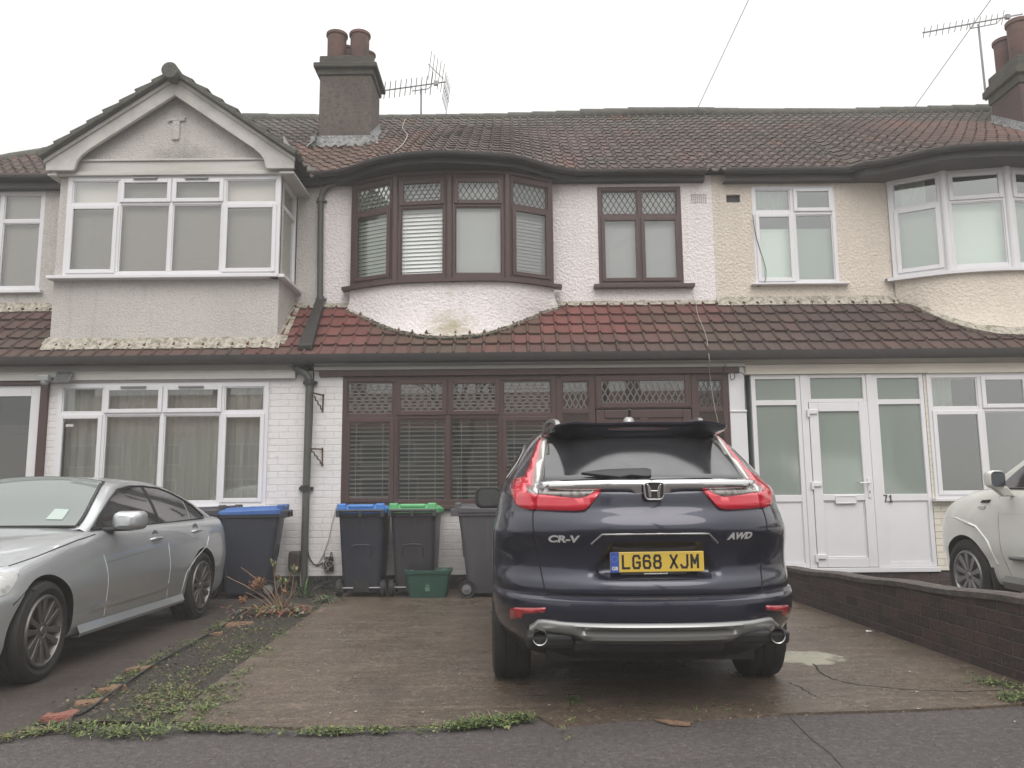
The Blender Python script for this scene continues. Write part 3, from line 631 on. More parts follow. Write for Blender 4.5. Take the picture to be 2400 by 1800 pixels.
# ================================================================ shared pieces of the row
def bow_house(parent, pts, zs, ztop, ztr, mf, mg, leads, mwall, fclear, kinds, foot, n0=.0, mhead=None, fr=.055, zap=None):
    """bow of flat window facets between plan points, curved wall under it, foot lying on the lower roof"""
    for i in range(len(pts) - 1):
        a, c = pts[i], pts[i + 1]; d = c - a; w = d.length; F = Fr(a, d, (d.y, -d.x, 0))
        t_, b_ = kinds[i]
        window(parent, F, .0, w, zs, ztop, [], ztr, t_, b_, mf, mg, n=.02, fr=fr, leads=leads, sash=.062)
    b = MB()                              # posts at the corners
    for p in pts[1:-1]: b.tube([(p.x, p.y - .0, zs), (p.x, p.y - .0, ztop)], .055, 10)
    b.build('bow_posts', mf, parent, smooth=40)
    b = MB(); P = [p + V((0, -.09, 0)) for p in pts]; P[0].y += .03; P[-1].y += .03; P[0].x -= .12; P[-1].x += .12
    sp = smooth_path(P, 6); rows = [[p + V((0, .16, zs)), p + V((0, 0, zs)), p + V((0, .0, zs - .045)), p + V((0, .16, zs - .045))] for p in sp]; b.sheet(rows, close=True); b.build('sill', mf, parent)
    b = MB(); top = smooth_path([p + V((0, -.02, 0)) for p in pts], 10); n = len(top) - 1
    rows = []
    for i, p in enumerate(top):
        t = i / n; fp = foot(t); row = []
        for k in range(15):
            s_ = k / 14; e = s_ ** 3.2 * .75 + s_ * .25; row.append((lerp(p.x, fp.x, e), lerp(p.y, fp.y, e), lerp(zs - .02, fp.z, s_)))
        rows.append(row)
    b.sheet(rows); b.build('bow_wall', mwall, parent, smooth=70)
def eaves(parent, path, zg, mg, mfa, hf, board=.02):
    b = MB(); pr = [(-.0, 0.0), (.0, -.025), (.016, -.05), (.04, -.068), (.065, -.07), (.088, -.06), (.10, -.034), (.10, .0), (.09, .003)]
    P = [V((p[0], p[1], 0)) for p in path]; rows = []
    def off(i, d):
        t = (P[min(i + 1, len(P) - 1)] - P[max(i - 1, 0)]).normalized(); return P[i] + V((t.y, -t.x, 0)) * d
    for i in range(len(P)): rows.append([off(i, .012 + u) + V((0, 0, zg + w_)) for u, w_ in pr] + [off(i, .012 + u * .9 + .004) + V((0, 0, zg + w_ * .9)) for u, w_ in pr[::-1]])
    b.sheet(rows, close=True); b.build('gutter', mg, parent, smooth=50)
    b = MB(); rows = [[off(i, 0) + V((0, 0, zg + .03)), off(i, 0) + V((0, 0, zg - hf)), off(i, -board) + V((0, 0, zg - hf)), off(i, -.5) + V((0, 0, zg - hf + .001))] for i in range(len(P))]; b.sheet(rows); b.build('fascia', mfa, parent)
# ================================================================ MIDDLE HOUSE (brown bow)
MH = thing('terraced_house', ((XL + XR) / 2, YG, 0), 'pinkish white terraced house with brown leaded bow window and brown porch', 'house', 'terraced houses')
pR, zs = bow_points((1053, 655), (1190, 655), (1297, 669), 1); pL, _ = bow_points((1053, 655), (925, 660), (822, 675), 1)
bow = [pL[2], pL[1], pR[0], pR[1], pR[2]]
ztop = at(*Z2(1113, 185), pR[0].y).z; ztr = at(*Z2(1113, 412), pR[0].y).z
xs0, xs1 = U(FU, Z3, 172, 660), U(FU, Z3, 824, 660); sz0, sz1 = H(FU, Z3, 500, 1052), H(FU, Z3, 500, 292)
b = MB(); wall_mesh(b, FU, XL, bow[0].x + .02, 2.9, ZM, []); b.build('upper_wall', m_pink, MH)
b = MB(); wall_mesh(b, FU, bow[-1].x - .02, XR, 2.9, ZM, [(xs0, xs1, sz0, sz1), (U(FU, Z3, 893, 380), U(FU, Z3, 1016, 380), H(FU, Z3, 950, 422), H(FU, Z3, 950, 348))]); b.build('upper_wall', m_pink, MH)
def mk_foot(pts_px):
    P = []
    for x, y in pts_px:
        Y = min(solve_pent(x, y), YU - .005); p = at(x, y, Y); p.z = pz(Y) + .035; P.append(p)
    sp = smooth_path(P, 10)
    def f(t):
        k = t * (len(sp) - 1); i = min(int(k), len(sp) - 2); return sp[i].lerp(sp[i + 1], k - i)
    return f, sp
footm, spm = mk_foot([(812, 733), (845, 746), (885, 766), (930, 782), (985, 793), (1050, 797), (1115, 792), (1175, 779), (1230, 757), (1275, 738), (1312, 729)])
bow_house(MH, bow, zs, ztop, ztr, m_brown, m_glsm, (.082, .136), m_pink, None, [('f', 'c'), ('c', 'f'), ('c', 'f'), ('f', 'c')], footm, fr=.082)
def moss_line(parent, sp, m, w, n, name='moss'):
    b = MB()
    for i in range(n):
        t = random.random(); k = t * (len(sp) - 1); j = min(int(k), len(sp) - 2); p = sp[j].lerp(sp[j + 1], k - j)
        edge = math.sin(math.pi * t)
        if random.random() > edge ** 1.5 + .05: continue
        s_ = random.uniform(.010, .026) * w; c = p + V((random.uniform(-.03, .03), -random.random() * .07 * edge, 0)); c.z = pz(c.y) + .05
        b.lathe([(0, -s_ * .6), (s_ * .8, -s_ * .3), (s_, 0), (s_ * .7, s_ * .5), (0, s_ * .7)], c, (random.uniform(-.5, .5), random.uniform(-.5, .5), 1), 5)
    return tag(b.build(name, m, parent, smooth=80), kind='stuff')
b = MB(); sp_ = smooth_path([p + V((0, -.03, 0)) for p in bow], 6); b.sheet([[p + V((0, 0, ztop - .004)), p + V((0, -.012, ztop + .03)), p + V((0, 0, ztop + .04)), p + V((0, 0, ZM))] for p in sp_]); b.build('bow_head', m_brown, MH)
moss_line(MH, spm, m_moss, 1.0, 900, 'moss_line')
window(MH, FU, xs0, xs1, sz0, sz1, [(U(FU, Z3, 487, 420) + U(FU, Z3, 506, 800)) / 2], H(FU, Z3, 500, 522), 'ff', 'cc', m_brown, m_gls, n=.01, fr=.06, mw=.03, leads=(.082, .136), sill=(U(FU, Z3, 136, 1080), U(FU, Z3, 914, 1080), sz0 - .01, .055, .10), label='small brown leaded window with two columns')
b = MB(); b.box(xs0 + .04, xs1 - .04, YU + .10, YU + .112, sz0 + .03, sz1 - .03); tag(b.build('window_blind', m_blind), 'closed white blind behind the small brown leaded window', 'blind', 'window blinds')
b = MB(); vx = (U(FU, Z3, 893, 380), U(FU, Z3, 1016, 380)); vz = (H(FU, Z3, 950, 422), H(FU, Z3, 950, 348))
for i in range(9): x = lerp(vx[0], vx[1], i / 8); b.fb(FU, x - .006, x + .006, vz[0], vz[1], -.03, -.006)
for i in range(6): z = lerp(vz[0], vz[1], i / 5); b.fb(FU, vx[0] - .002, vx[1] + .002, z - .006, z + .006, -.031, -.007)
o = b.build('vent_grille', m_pink, MH)
b = MB(); b.fb(FU, vx[0] - .01, vx[1] + .01, vz[0] - .01, vz[1] + .01, -.1, -.05); b.build('vent_back', m_black, MH)
# blinds of the bow: venetian, open or closed
def slats(b, F, u0, u1, z0, z1, pitch, w, tilt, n):
    z = z0
    while z < z1:
        c, s_ = math.cos(tilt) * w / 2, math.sin(tilt) * w / 2
        p = [F(u0, z - s_, n + c), F(u1, z - s_, n + c), F(u1, z + s_, n - c), F(u0, z + s_, n - c)]; m_ = [F(u0, z + .004, n), F(u1, z + .004, n)]
        b.add([p[0], p[1], m_[1], m_[0], p[2], p[3]], [(0, 1, 2, 3), (3, 2, 4, 5)]); z += pitch
def cords(b, F, us, z0, z1, n):
    for u in us: b.fb(F, u - .003, u + .003, z0, z1, n, n + .002)
for i, (mb_, lab, pit, tl) in enumerate([(m_blindgr, 'pale greenish venetian blind with dark gaps in the bow window facet nearest the drainpipe', .056, R(60)), (m_blind, 'bright white venetian blind with broad slats in the second bow window facet', .056, R(62)), (m_blind, 'smooth closed white blind in the third bow window facet', .03, R(86)), (m_slatd, 'grey venetian blind with fine slats in the bow window facet nearest the small leaded window', .050, R(70))]):
    a, c = bow[i], bow[i + 1]; d = c - a; F = Fr(a, d, (d.y, -d.x, 0)); b = MB()
    slats(b, F, .04, d.length - .04, zs + .06, ztop - .02, pit, .064 if i != 2 else .04, tl, -.075); cords(b, F, [.14, d.length - .14], zs + .05, ztop - .02, -.045 if i != 2 else -.06)
    if i == 2: b.fb(F, .04, d.length - .04, zs + .05, zs + .38, -.078, -.06)
    o = b.build('venetian_blind', mb_, fix=False); tag(o, lab, 'blind', 'venetian blinds')
# ground floor: brown framed window and porch
gx0, gx1 = U(FG, Zm, 282, 420), U(FG, Z4, 1998, 600); hz1 = H(FG, Z4, 1300, 160); hz2 = H(FG, Z4, 1300, 97)
cu = [U(FG, Zb, 645, 800), U(FG, Zb, 1192, 800), U(FG, Zb, 1742, 560), U(FG, Z4, 228, 350), U(FG, Z4, 625, 350), U(FG, Z4, 1606, 350)]
gz0 = H(FG, Zm, 450, 1012); gtr = H(FG, Zb, 1000, 556)
b = MB(); xpl = U(FG, Zm, 105, 160)
wall_mesh(b, FG, XL + .04, cu[3] + .05, ZD, hz2 - .0, [(gx0, cu[3] + .2, gz0, hz1 + .2)], th=.12); b.build('front_wall', m_wbrick, MH)
b = MB(); b.box(XL + .04, XR + .06, YG - .012, YG + .2, 0, ZD); b.build('plinth', m_plinth, MH)
window(MH, FG, gx0, cu[3] + .001, gz0, hz1, cu[:3], gtr, 'fccf', 'cffc', m_brown, m_glsb, n=.0, fr=.062, mw=.03, sash=.062, leads=(.10, .176, True), mlead=m_lcamel, label='wide brown ground floor window with triangular leads', sill=(gx0 - .02, cu[3], gz0, .05, .08))
window(MH, FG, cu[3] + .003, cu[4], .12, hz1, [], H(FG, Z4, 440, 538), 'f', 'f', m_brown, m_glsb, n=-.004, fr=.08, leads=(.073, .15), mlead=m_lcamel, label='narrow brown sidelight beside the door')
window(MH, FG, cu[4] + .002, cu[5], H(FG, Z4, 1100, 512), hz1, [], None, '', 'c', m_brown, m_glsb, n=.0, fr=.03, sash=.075, label='wide leaded fanlight above the brown door')
F_ = FG; b = MB(); ti = (cu[4] + .09, cu[5] - .09, H(FG, Z4, 1100, 462), H(FG, Z4, 1100, 232)); lattice(b, FG, *ti, .004, .083, .155); b.build('lead_lattice', m_lcamel, MH)
window(MH, FG, cu[5] + .003, gx1, .12, hz1, [], H(FG, Z4, 1800, 522), 'f', 'f', m_brown, m_glsb, n=-.004, fr=.08, leads=(.073, .15), mlead=m_lcame, label='narrow brown sidelight at the white pillar')
b = MB(); dz = H(FG, Z4, 1100, 520); d0, d1 = cu[4] + .01, cu[5] - .01
ring(b, FG, d0, d1, .14, dz, .11, -.06, .0); b.fb(FG, d0 + .1, d1 - .1, .2, dz - .1, -.05, -.02)
mid = (d0 + d1) / 2
b.fb(FG, mid - .05, mid + .05, .2, dz - .1, -.05, -.003)
for z in (.75, 1.25): b.fb(FG, d0 + .1, d1 - .1, z - .05, z + .05, -.05, -.005)
o = b.build('front_door', m_brown, MH, bevel=.01); o['label'] = 'brown panelled front door'
b = MB(); b.fb(FG, gx0 - .3, gx1 + .14, hz1 + .002, hz2, -.04, .05); b.build('head_beam', m_brown, MH, bevel=.006)
b = MB()                                  # white boards between beam and gutter
zA = H(FG, Z4, 1300, 55)
b.fb(FG, xpl, XR + .1, zA, ZE - .02, -.04, .045); b.fb(FG, xpl, XR + .1, hz2 + .002, zA - .004, -.04, .06); b.fb(FG, xpl, XR + .1, zA + .03, zA + .04, 0, .05)
b.build('fascia_board', m_upvc2, MH, bevel=.004)
b = MB(); b.fb(FG, gx1 + .001, U(FG, Zp, 152, 400), .0, hz2, -.1, .02); z_ = H(FG, Zp, 90, 420); b.fb(FG, gx1 - .002, U(FG, Zp, 155, 400), z_ - .012, z_ + .012, -.1, .035)
b.build('porch_pillar', m_upvc, MH, bevel=.008)
cells = [gx0] + cu[:4]
for i in range(4):
    b = MB(); slats(b, FG, cells[i] + .05, cells[i + 1] - .05, gz0 + .06, gtr - .03, .056, .05, R(24), -.12); cords(b, FG, [cells[i] + .17, cells[i + 1] - .17], gz0 + .05, gtr, -.09)
    lab = ['open slatted venetian blind behind the pane above the blue lid bin', 'open slatted venetian blind behind the pane above the green lid bin', 'open slatted venetian blind behind the pane above the grey bin', 'open slatted venetian blind partly hidden by the dark blue car'][i]
    tag(b.build('venetian_blind', m_slat, fix=False), lab, 'blind', 'venetian blinds')
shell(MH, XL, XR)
# ================================================================ RIGHT HOUSE (white bow, white porch)
RH = thing('terraced_house', (XR + 2.8, YG, 0), 'cream rendered terraced house with white bow window and white glazed porch', 'house', 'terraced houses')
p2, zs2 = bow_points((2379, 629), (2227, 637), (2095, 657), 1)
ap = p2[0]; bow2 = [p2[2], p2[1], ap, V((2 * ap.x - p2[1].x, p2[1].y, 0)), V((2 * ap.x - p2[2].x, p2[2].y, 0))]
zt2 = at(*Z6(1330, 185), ap.y).z; ztr2 = at(*Z6(1330, 428), ap.y).z
rx0, rx1 = U(FU, Z3, 1385, 760), U(FU, Z3, 2032, 760); rz0, rz1 = H(FU, Z3, 1700, 1046), H(FU, Z3, 1700, 286)
vh = (U(FU, Z3, 1168, 380), U(FU, Z3, 1277, 380), H(FU, Z3, 1220, 413), H(FU, Z3, 1220, 352))
b = MB(); wall_mesh(b, FU, XR, bow2[0].x + .02, 2.9, ZM, [(rx0, rx1, rz0, rz1), vh]); b.build('upper_wall', m_cream, RH); b = MB(); wall_mesh(b, FU, bow2[-1].x - .02, XZ, 2.9, ZM, []); b.build('upper_wall', m_cream, RH)
b = MB(); b.fb(FU, vh[0] - .01, vh[1] + .01, vh[2] - .01, vh[3] + .01, -.1, -.05); o = b.build('vent_back', m_black, RH)
foot2, sp2 = mk_foot([(2100, 711), (2140, 722), (2180, 742), (2230, 762), (2290, 778), (2350, 785), (2420, 786), (2500, 775), (2560, 750), (2610, 725), (2650, 705)])
bow_house(RH, bow2, zs2, zt2, ztr2, m_upvc, m_glsr, None, m_cream, None, [('f', 'c'), ('c', 'f'), ('c', 'f'), ('f', 'c')], foot2, fr=.078)
window(RH, FU, rx0, rx1, rz0, rz1, [(U(FU, Z3, 1670, 380) + U(FU, Z3, 1712, 800)) / 2], H(FU, Z3, 1700, 492), 'fc', 'cf', m_upvc, m_glsr, n=.005, fr=.05, mw=.03, sill=(U(FU, Z3, 1357, 1065), U(FU, Z3, 2116, 1062), rz0 - .002, .025, .09), label='small white window with curtains')
b = MB(); b.fb(FU, rx0, rx1, rz1 + .002, H(FU, Z3, 1700, 250), -.05, -.01); b.build('window_head', m_upvc2, RH)
def curtain(name, F, u0, u1, z0, z1, n, m_, lab, amp=.018):
    b = MB(); rows = []; k = max(8, int((u1 - u0) / .012))
    for i in range(k + 1):
        u = lerp(u0, u1, i / k); o_ = n - amp * math.sin(u * 62 + math.sin(u * 17)) ; rows.append([F(u, z0, o_), F(u, z1, o_)])
    b.sheet(rows); return tag(b.build(name, m_, smooth=70), lab, 'curtain', 'window curtains')
curtain('curtain', FU, rx0 + .05, (rx0 + rx1) / 2 + .0, H(FU, Z3, 1500, 480), rz1, -.14, m_curt, 'pale green curtain in the upper part of the small white window')
b = MB(); zl = H(FU, Z3, 1530, 602); b.fb(FU, rx0 + .04, rx1 - .04, rz0 + .02, zl, -.12, -.11); tag(b.build('net_curtain', mat('pale_green_net', (.72, .80, .73), .8)), 'flat pale green net panel in the lower half of the small white window', 'curtain', 'window curtains')
m_netb = bpy.data.materials['pale_green_net']
for i, lab in enumerate(['pale net panel in the white bow window facet nearest the small window', 'pale net panel in the second facet of the white bow window', 'pale net panel in the white bow window facet cut by the picture edge']):
    a, c = bow2[i], bow2[i + 1]; d = c - a; F = Fr(a, d, (d.y, -d.x, 0)); b = MB(); b.fb(F, .03, d.length - .03, zs2 + .04, ztr2 - .02, -.12, -.11); tag(b.build('net_curtain', m_netb), lab, 'curtain', 'window curtains')
a, c = bow2[0], bow2[1]; d = c - a; curtain('curtain', Fr(a, d, (d.y, -d.x, 0)), .06, d.length * .68, ztr2, zt2, -.15, m_curt, 'gathered pale curtain behind the top light of the white bow window')
b = MB(); zc = lambda p: p
top = [p + V((0, -.05, 0)) for p in bow2]; sp_ = smooth_path(top, 6); b.sheet([[p + V((0, 0, zt2 - .005)), p + V((0, -.02, zt2 + .02)), p + V((0, -.0, zt2 + .06)), p + V((0, .0, ZM))] for p in sp_]); b.build('bow_head', m_upvc2, RH)
# porch
ox0, ox1 = U(FG, Zp, 200, 500), U(FG, Zp, 1498, 850); oz1 = H(FG, Zp, 800, 148); oz0 = H(FG, Zp, 900, 1588)
c1, c2 = U(FG, Zp, 598, 700), U(FG, Zp, 1078, 560)
zm_ = H(FG, Zp, 400, 1052); zt_ = H(FG, Zp, 400, 357)
def porch_panel(u0, u1, lab):
    b = MB(); ring(b, FG, u0, u1, oz0 + .04, oz1, .055, -.06, .01); b.fb(FG, u0 + .05, u1 - .05, zt_ - .032, zt_ + .032, -.058, .006); b.fb(FG, u0 + .05, u1 - .05, zm_ - .055, zm_ + .03, -.058, .006)
    b.fb(FG, u0 + .05, u1 - .05, oz0 + .08, zm_ - .05, -.04, -.012); ring(b, FG, u0 + .056, u1 - .056, oz0 + .097, zm_ - .057, .012, -.05, -.004)
    o = b.build('porch_panel', m_upvc, RH, bevel=.004); o['label'] = lab
    b = MB()
    for d, e in ((zm_ + .03, zt_ - .03), (zt_ + .03, oz1 - .05)): b.quad(FG(u0 + .05, d, -.02), FG(u1 - .05, d, -.02), FG(u1 - .05, e, -.02), FG(u0 + .05, e, -.02))
    b.build('glass', m_glsw, o)
porch_panel(ox0, c1 - .045, 'white porch side panel with obscured glass'); porch_panel(c2 + .045, ox1, 'white porch side panel numbered 71')
b = MB()
for c in (c1, c2): b.fb(FG, c - .044, c + .044, oz0 + .04, oz1, -.06, .02)
b.fb(FG, ox0 - .04, ox1 + .02, oz0 - .02, oz0 + .038, -.08, .05); b.build('porch_posts', m_upvc, RH, bevel=.005)
b = MB(); ring(b, FG, c1 + .045, c2 - .045, zt_ + .0, oz1, .045, -.06, .008); o = b.build('porch_fanlight', m_upvc, RH, bevel=.004)
b = MB(); b.quad(FG(c1 + .08, zt_ + .04, -.02), FG(c2 - .08, zt_ + .04, -.02), FG(c2 - .08, oz1 - .04, -.02), FG(c1 + .08, oz1 - .04, -.02)); b.build('glass', m_glsw, o)
da, dc = c1 + .05, c2 - .05
b = MB(); dzt = zt_ - .005; ring(b, FG, da, dc, oz0 + .045, dzt, .115, -.05, .03); b.fb(FG, da + .11, dc - .11, zm_ - .045, zm_ + .035, -.05, .026)
b.fb(FG, da + .11, dc - .11, oz0 + .15, zm_ - .04, -.04, .0); ring(b, FG, da + .117, dc - .117, oz0 + .162, zm_ - .047, .014, -.04, .012)
dr = b.build('porch_door', m_upvc, RH, bevel=.006); dr['label'] = 'white half glazed porch door'
b = MB(); b.quad(FG(da + .11, zm_ + .03, .0), FG(dc - .11, zm_ + .03, .0), FG(dc - .11, dzt - .11, .0), FG(da + .11, dzt - .11, .0)); b.build('glass', m_glsw, dr)
b = MB()
for y in (425, 955, 1485): z = H(FG, Zp, 620, y); b.fb(FG, da - .03, da + .10, z - .03, z + .03, .02, .055); b.fb(FG, da - .035, da - .005, z - .07, z + .03, .02, .06)
b.build('hinge', m_upvc, dr, bevel=.008)
b = MB(); hz = H(FG, Zp, 1060, 942); hx = dc - .055; b.fb(FG, hx - .018, hx + .018, hz - .19, hz + .06, .025, .045); b.tube([FG(hx, hz, .03), FG(hx, hz, .075), FG(hx - .13, hz - .004, .075)], .011, 8); b.build('handle', m_upvc, dr, bevel=.006)
b = MB(); b.fb(FG, hx - .006, hx + .006, hz - .135, hz - .10, .044, .047); b.build('keyhole', m_black, dr)
b = MB(); lx0, lx1 = U(FG, Zp, 800, 1060), U(FG, Zp, 957, 1060); lz = H(FG, Zp, 880, 1064); ring(b, FG, lx0, lx1, lz - .055, lz + .045, .012, .02, .04); b.fb(FG, lx0 + .01, lx1 - .01, lz - .045, lz + .035, .02, .032); b.build('letterbox', m_upvc, dr, bevel=.003)
nx, nz_ = U(FG, Zp, 1196, 1060), H(FG, Zp, 1196, 1060)

# hall behind the obscured porch
b = MB(); b.quad((ox0, YG + .95, 0), (ox1, YG + .95, 0), (ox1, YG + .95, 2.9), (ox0, YG + .95, 2.9)); b.quad((ox0, YG + .05, 0), (ox0, YG + .95, 0), (ox0, YG + .95, 2.9), (ox0, YG + .05, 2.9)); b.build('hall_wall', m_room2, RH)
b = MB(); hx0 = lerp(ox0, ox1, .04); b.box(hx0, hx0 + .55, YG + .9, YG + .93, .75, 2.25); b.box(c1 + .05, c2 - .25, YG + .9, YG + .93, .3, 2.35); b.build('hall_door', mat('dark_hall_door', (.06, .055, .05), .6), RH)
b = MB()
for z, w_, h_ in ((.55, .42, .32), (.9, .4, .2)): b.box(ox1 - .55 + (1 - w_), ox1 - .05, YG + .3, YG + .7, z, z + h_)
b.lathe([(0, 0), (.26, .0), (.3, .14), (.2, .3), (0, .34)], (ox1 - .38, YG + .5, 1.05), (0, 0, 1), 12); tag(b.build('pram_bag', mat('dark_grey_cloth', (.05, .048, .05), .9), smooth=40), 'dark bundled pram shape behind the porch glass above the number 71', 'pram')
# ground floor window beyond the porch
kx0 = U(FG, Zw, 962, 300); kx1 = kx0 + 2.55; kz0, kz1 = H(FG, Zw, 1100, 702), H(FG, Zw, 1100, 112)
k1 = U(FG, Zw, 1222, 400); ks = (kx1 - k1) / 3
b = MB(); wall_mesh(b, FG, ox1 + .01, XZ, ZD, oz1 + .15, [(kx0, kx1, kz0, kz1)], th=.1); b.build('front_wall', m_cbrick, RH)
b = MB(); b.box(XR + .06, XZ, YG - .012, YG + .2, 0, ZD - .03); b.build('plinth', m_gbrick, RH)
window(RH, FG, kx0, kx1, kz0, kz1, [k1, k1 + ks * 1.0, k1 + ks * 2], H(FG, Zw, 1100, 283), 'fccf', 'cffc', m_upvc, m_glsr, n=.02, fr=.055, mw=.03, sill=(U(FG, Zw, 976, 712), kx1 + .05, kz0, .04, .09), label='wide white ground floor window beyond the porch')
curtain('curtain', FG, kx0 + .06, kx0 + .42, H(FG, Zw, 1040, 278), kz1, -.16, m_curt, 'short pale curtain in the top light of the window beyond the porch')
b = MB(); b.fb(FG, U(FG, Zw, 948, 112), XZ, kz1 + .0, kz1 + .05, .0, .06); b.fb(FG, XR + .10, XZ, oz1 + .002, H(FG, Zp, 800, 76), -.05, .055); zq = H(FG, Zp, 800, 72); b.fb(FG, XR + .10, XZ, zq, ZE, -.05, .03); b.build('fascia_board', mat('cream_fascia_paint', (.56, .52, .45), .6, layers=[dict(s=(1.2, 1.2, 9), lo=.4, hi=.75, c=(.40, .37, .30), f=.7)]), RH, bevel=.005)
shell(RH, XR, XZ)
# ---------------------------------------------------------------- roofs
def eave_path(pts):
    P = []
    for x, y in pts:
        Y = min(solve_y(x, y, ZM), YM - .0); P.append(V((AX(x, y, Y), Y, 0)))
    return P
em = eave_path([(739, 407), (790, 406), (815, 402), (840, 394), (888, 378), (939, 368), (985, 363), (1040, 361), (1109, 364), (1165, 368), (1204, 372), (1244, 382), (1285, 394), (1320, 401), (1350, 402)])
em = [V((XL - .02, YM, 0))] + em[1:-1] + [V((em[-1].x, YM, 0)), V((XR - .12, YM, 0))]
er_ = eave_path([(2025, 388), (2075, 381), (2143, 366), (2209, 352), (2270, 346), (2340, 342), (2400, 339)])
axp = bow2[2].x
half = [p for p in er_ if p.x < axp - .05]
er = [V((XR + .16, YM, 0))] + [V((half[0].x - .1, YM, 0))] + half + [V((2 * axp - p.x, p.y, 0)) for p in reversed(half)] + [V((XZ, YM, 0))]
def smooth_eave(e): return [e[0]] + smooth_path(e[1:-1], 4) + [e[-1]]
em, er = smooth_eave(em), smooth_eave(er)
def py_of(e):
    def f(x):
        if x <= e[0].x or x >= e[-1].x: return YM
        for i in range(len(e) - 1):
            if e[i].x <= x <= e[i + 1].x: return lerp(e[i].y, e[i + 1].y, (x - e[i].x) / max(1e-6, e[i + 1].x - e[i].x))
        return YM
    return f
def warp_mb(b, f, Yb=13.6):
    for i, (x, y, z) in enumerate(b.v):
        t = (y - YM) / (Yb - YM)
        if t < 1: b.v[i] = (x, y + (f(x) - YM) * (1 - t), z)
eaves(MH, em, ZM + .01, m_gutter, m_fascia, .13); eaves(RH, er, ZM + .01, m_gutter, m_fasciar, .15)
eaves(LH, [V((XA - .3, YM, 0)), V((gL.x + .25, YM, 0))], ZM + .01, m_gutter, m_fasciar, .16); eaves(LH, [V((gR.x - .25, YM, 0)), V((XL - .03, YM, 0))], ZM + .01, m_gutter, m_fascia, .15)
def sst_(a, b, x): t = max(0, min(1, (x - a) / (b - a))); return t * t * (3 - 2 * t)
def hip(x): return min(YR, 12.44 + (x + 7.2) * .85)
def roof_col(c):
    n = mnoise.noise((c.x * .55, c.y * .9, 1.3)); n2 = mnoise.noise((c.x * 1.7, c.y * 1.9, 7))
    base = mix3((.088, .055, .050), (.058, .046, .038), .5 + n * .9)
    t = (c.y - YM) / (YR - YM)
    base = mix3(base, (.082, .080, .062), max(0, (t - .62) / .38) * .8)
    if n2 > .2: base = mix3(base, (.115, .055, .045), min(.8, (n2 - .2) * 2))
    if -3.4 < c.x < -1.3 and c.y < 12.6: base = mix3(base, (.15, .082, .058), .5)
    if c.x > 5.6 and t < .75: base = mix3(base, (.17, .074, .055), min(1, (c.x - 5.6) * .55) * (.45 + .5 * n2))
    return vary(base, .22)
sl = math.hypot(1, SM); L_ = (YR - YM) * sl
for H_, x0, x1, f in ((LH, XA - .6, XL, None), (MH, XL, XR, py_of(em)), (RH, XR, XZ, py_of(er))):
    b = MB(); xg = math.floor(x0 / .158) * .158; O = V((xg, YM - .05, ZM - .02)); w = x1 - xg + .2
    keep = (lambda c: c.y < hip(c.x) and c.x < x1 and not (bw[0] + .3 < c.x < bw[1] - .3 and c.y < 11.6)) if H_ is LH else (lambda c: x0 <= c.x < x1)
    tiles(b, O, (1, 0, 0), (0, 1, SM), w, L_ + .02, keep, roof_col, roll=.158, expo=.235, th=.019, amp=.9)
    if f: warp_mb(b, f)
    b.build('roof_tiles', m_tile, H_, fix=False)
    b = MB()
    if H_ is LH:
        b.add([(x0 - .5, YM, ZM - .06), (gL.x + .1, YM, ZM - .06), (ga.x, 12.6, mz(12.6) - .06), (gR.x, YM, ZM - .06), (x1, YM, ZM - .06), (x1, YR, ZR - .06), (-5.07, YR, ZR - .06)], [(0, 1, 2, 6), (2, 3, 4, 5, 6)])
        b.quad((x0 - .5, YM, ZM - .06), (-5.07, YR, ZR - .06), (x0 - .5, YR + 3.4, ZM), (x0 - .6, YR, ZM))
    else: b.quad((x0, YM + .1, ZM + .0), (x1, YM + .1, ZM + .0), (x1, YR, ZR - .06), (x0, YR, ZR - .06))
    b.quad((max(x0, -5.07), YR, ZR - .03), (x1, YR, ZR - .03), (x1, YR + 3.4, ZM), (max(x0, -5.07), YR + 3.4, ZM)); b.build('roof_deck', m_black, H_, fix=False)
    b = MB(); x = max(x0, -5.05)
    while x < x1 - .1:
        dz = .03 * math.sin(x * .8) + .05 * sst_(.2, 2.6, x) + random.uniform(-.008, .008); e = min(x + .47, x1); b.tube([(x, YR, ZR - .03 + dz), (e + .01, YR, ZR - .03 + dz)], [.125, .118], 14); x += .455
    if H_ is LH:
        P0, P1 = V((-5.05, YR, ZR - .02)), V((-9.2, hip(-9.2), mz(hip(-9.2)) - .02)); n = 12
        for i in range(n): a = P0.lerp(P1, i / n); c = P0.lerp(P1, (i + 1.04) / n); b.tube([a, c], [.115, .12], 12)
    b.build('ridge_tiles', m_gtile, H_, smooth=40)
b = MB()                                  # lead valley beside the gable
v0, v1 = V((gR.x - .02, YM - .1, ZM + .0)), V((ga.x + .1, 12.55, mz(12.55) + .02)); dn = V((.16, 0, .02))
b.hexa([v0 - dn, v0 + dn, v1 + dn, v1 - dn, v0 - dn + V((0, 0, .05)), v0 + dn + V((0, 0, .02)), v1 + dn + V((0, 0, .02)), v1 - dn + V((0, 0, .05))])
b.build('valley_gutter', m_gtile, LH)
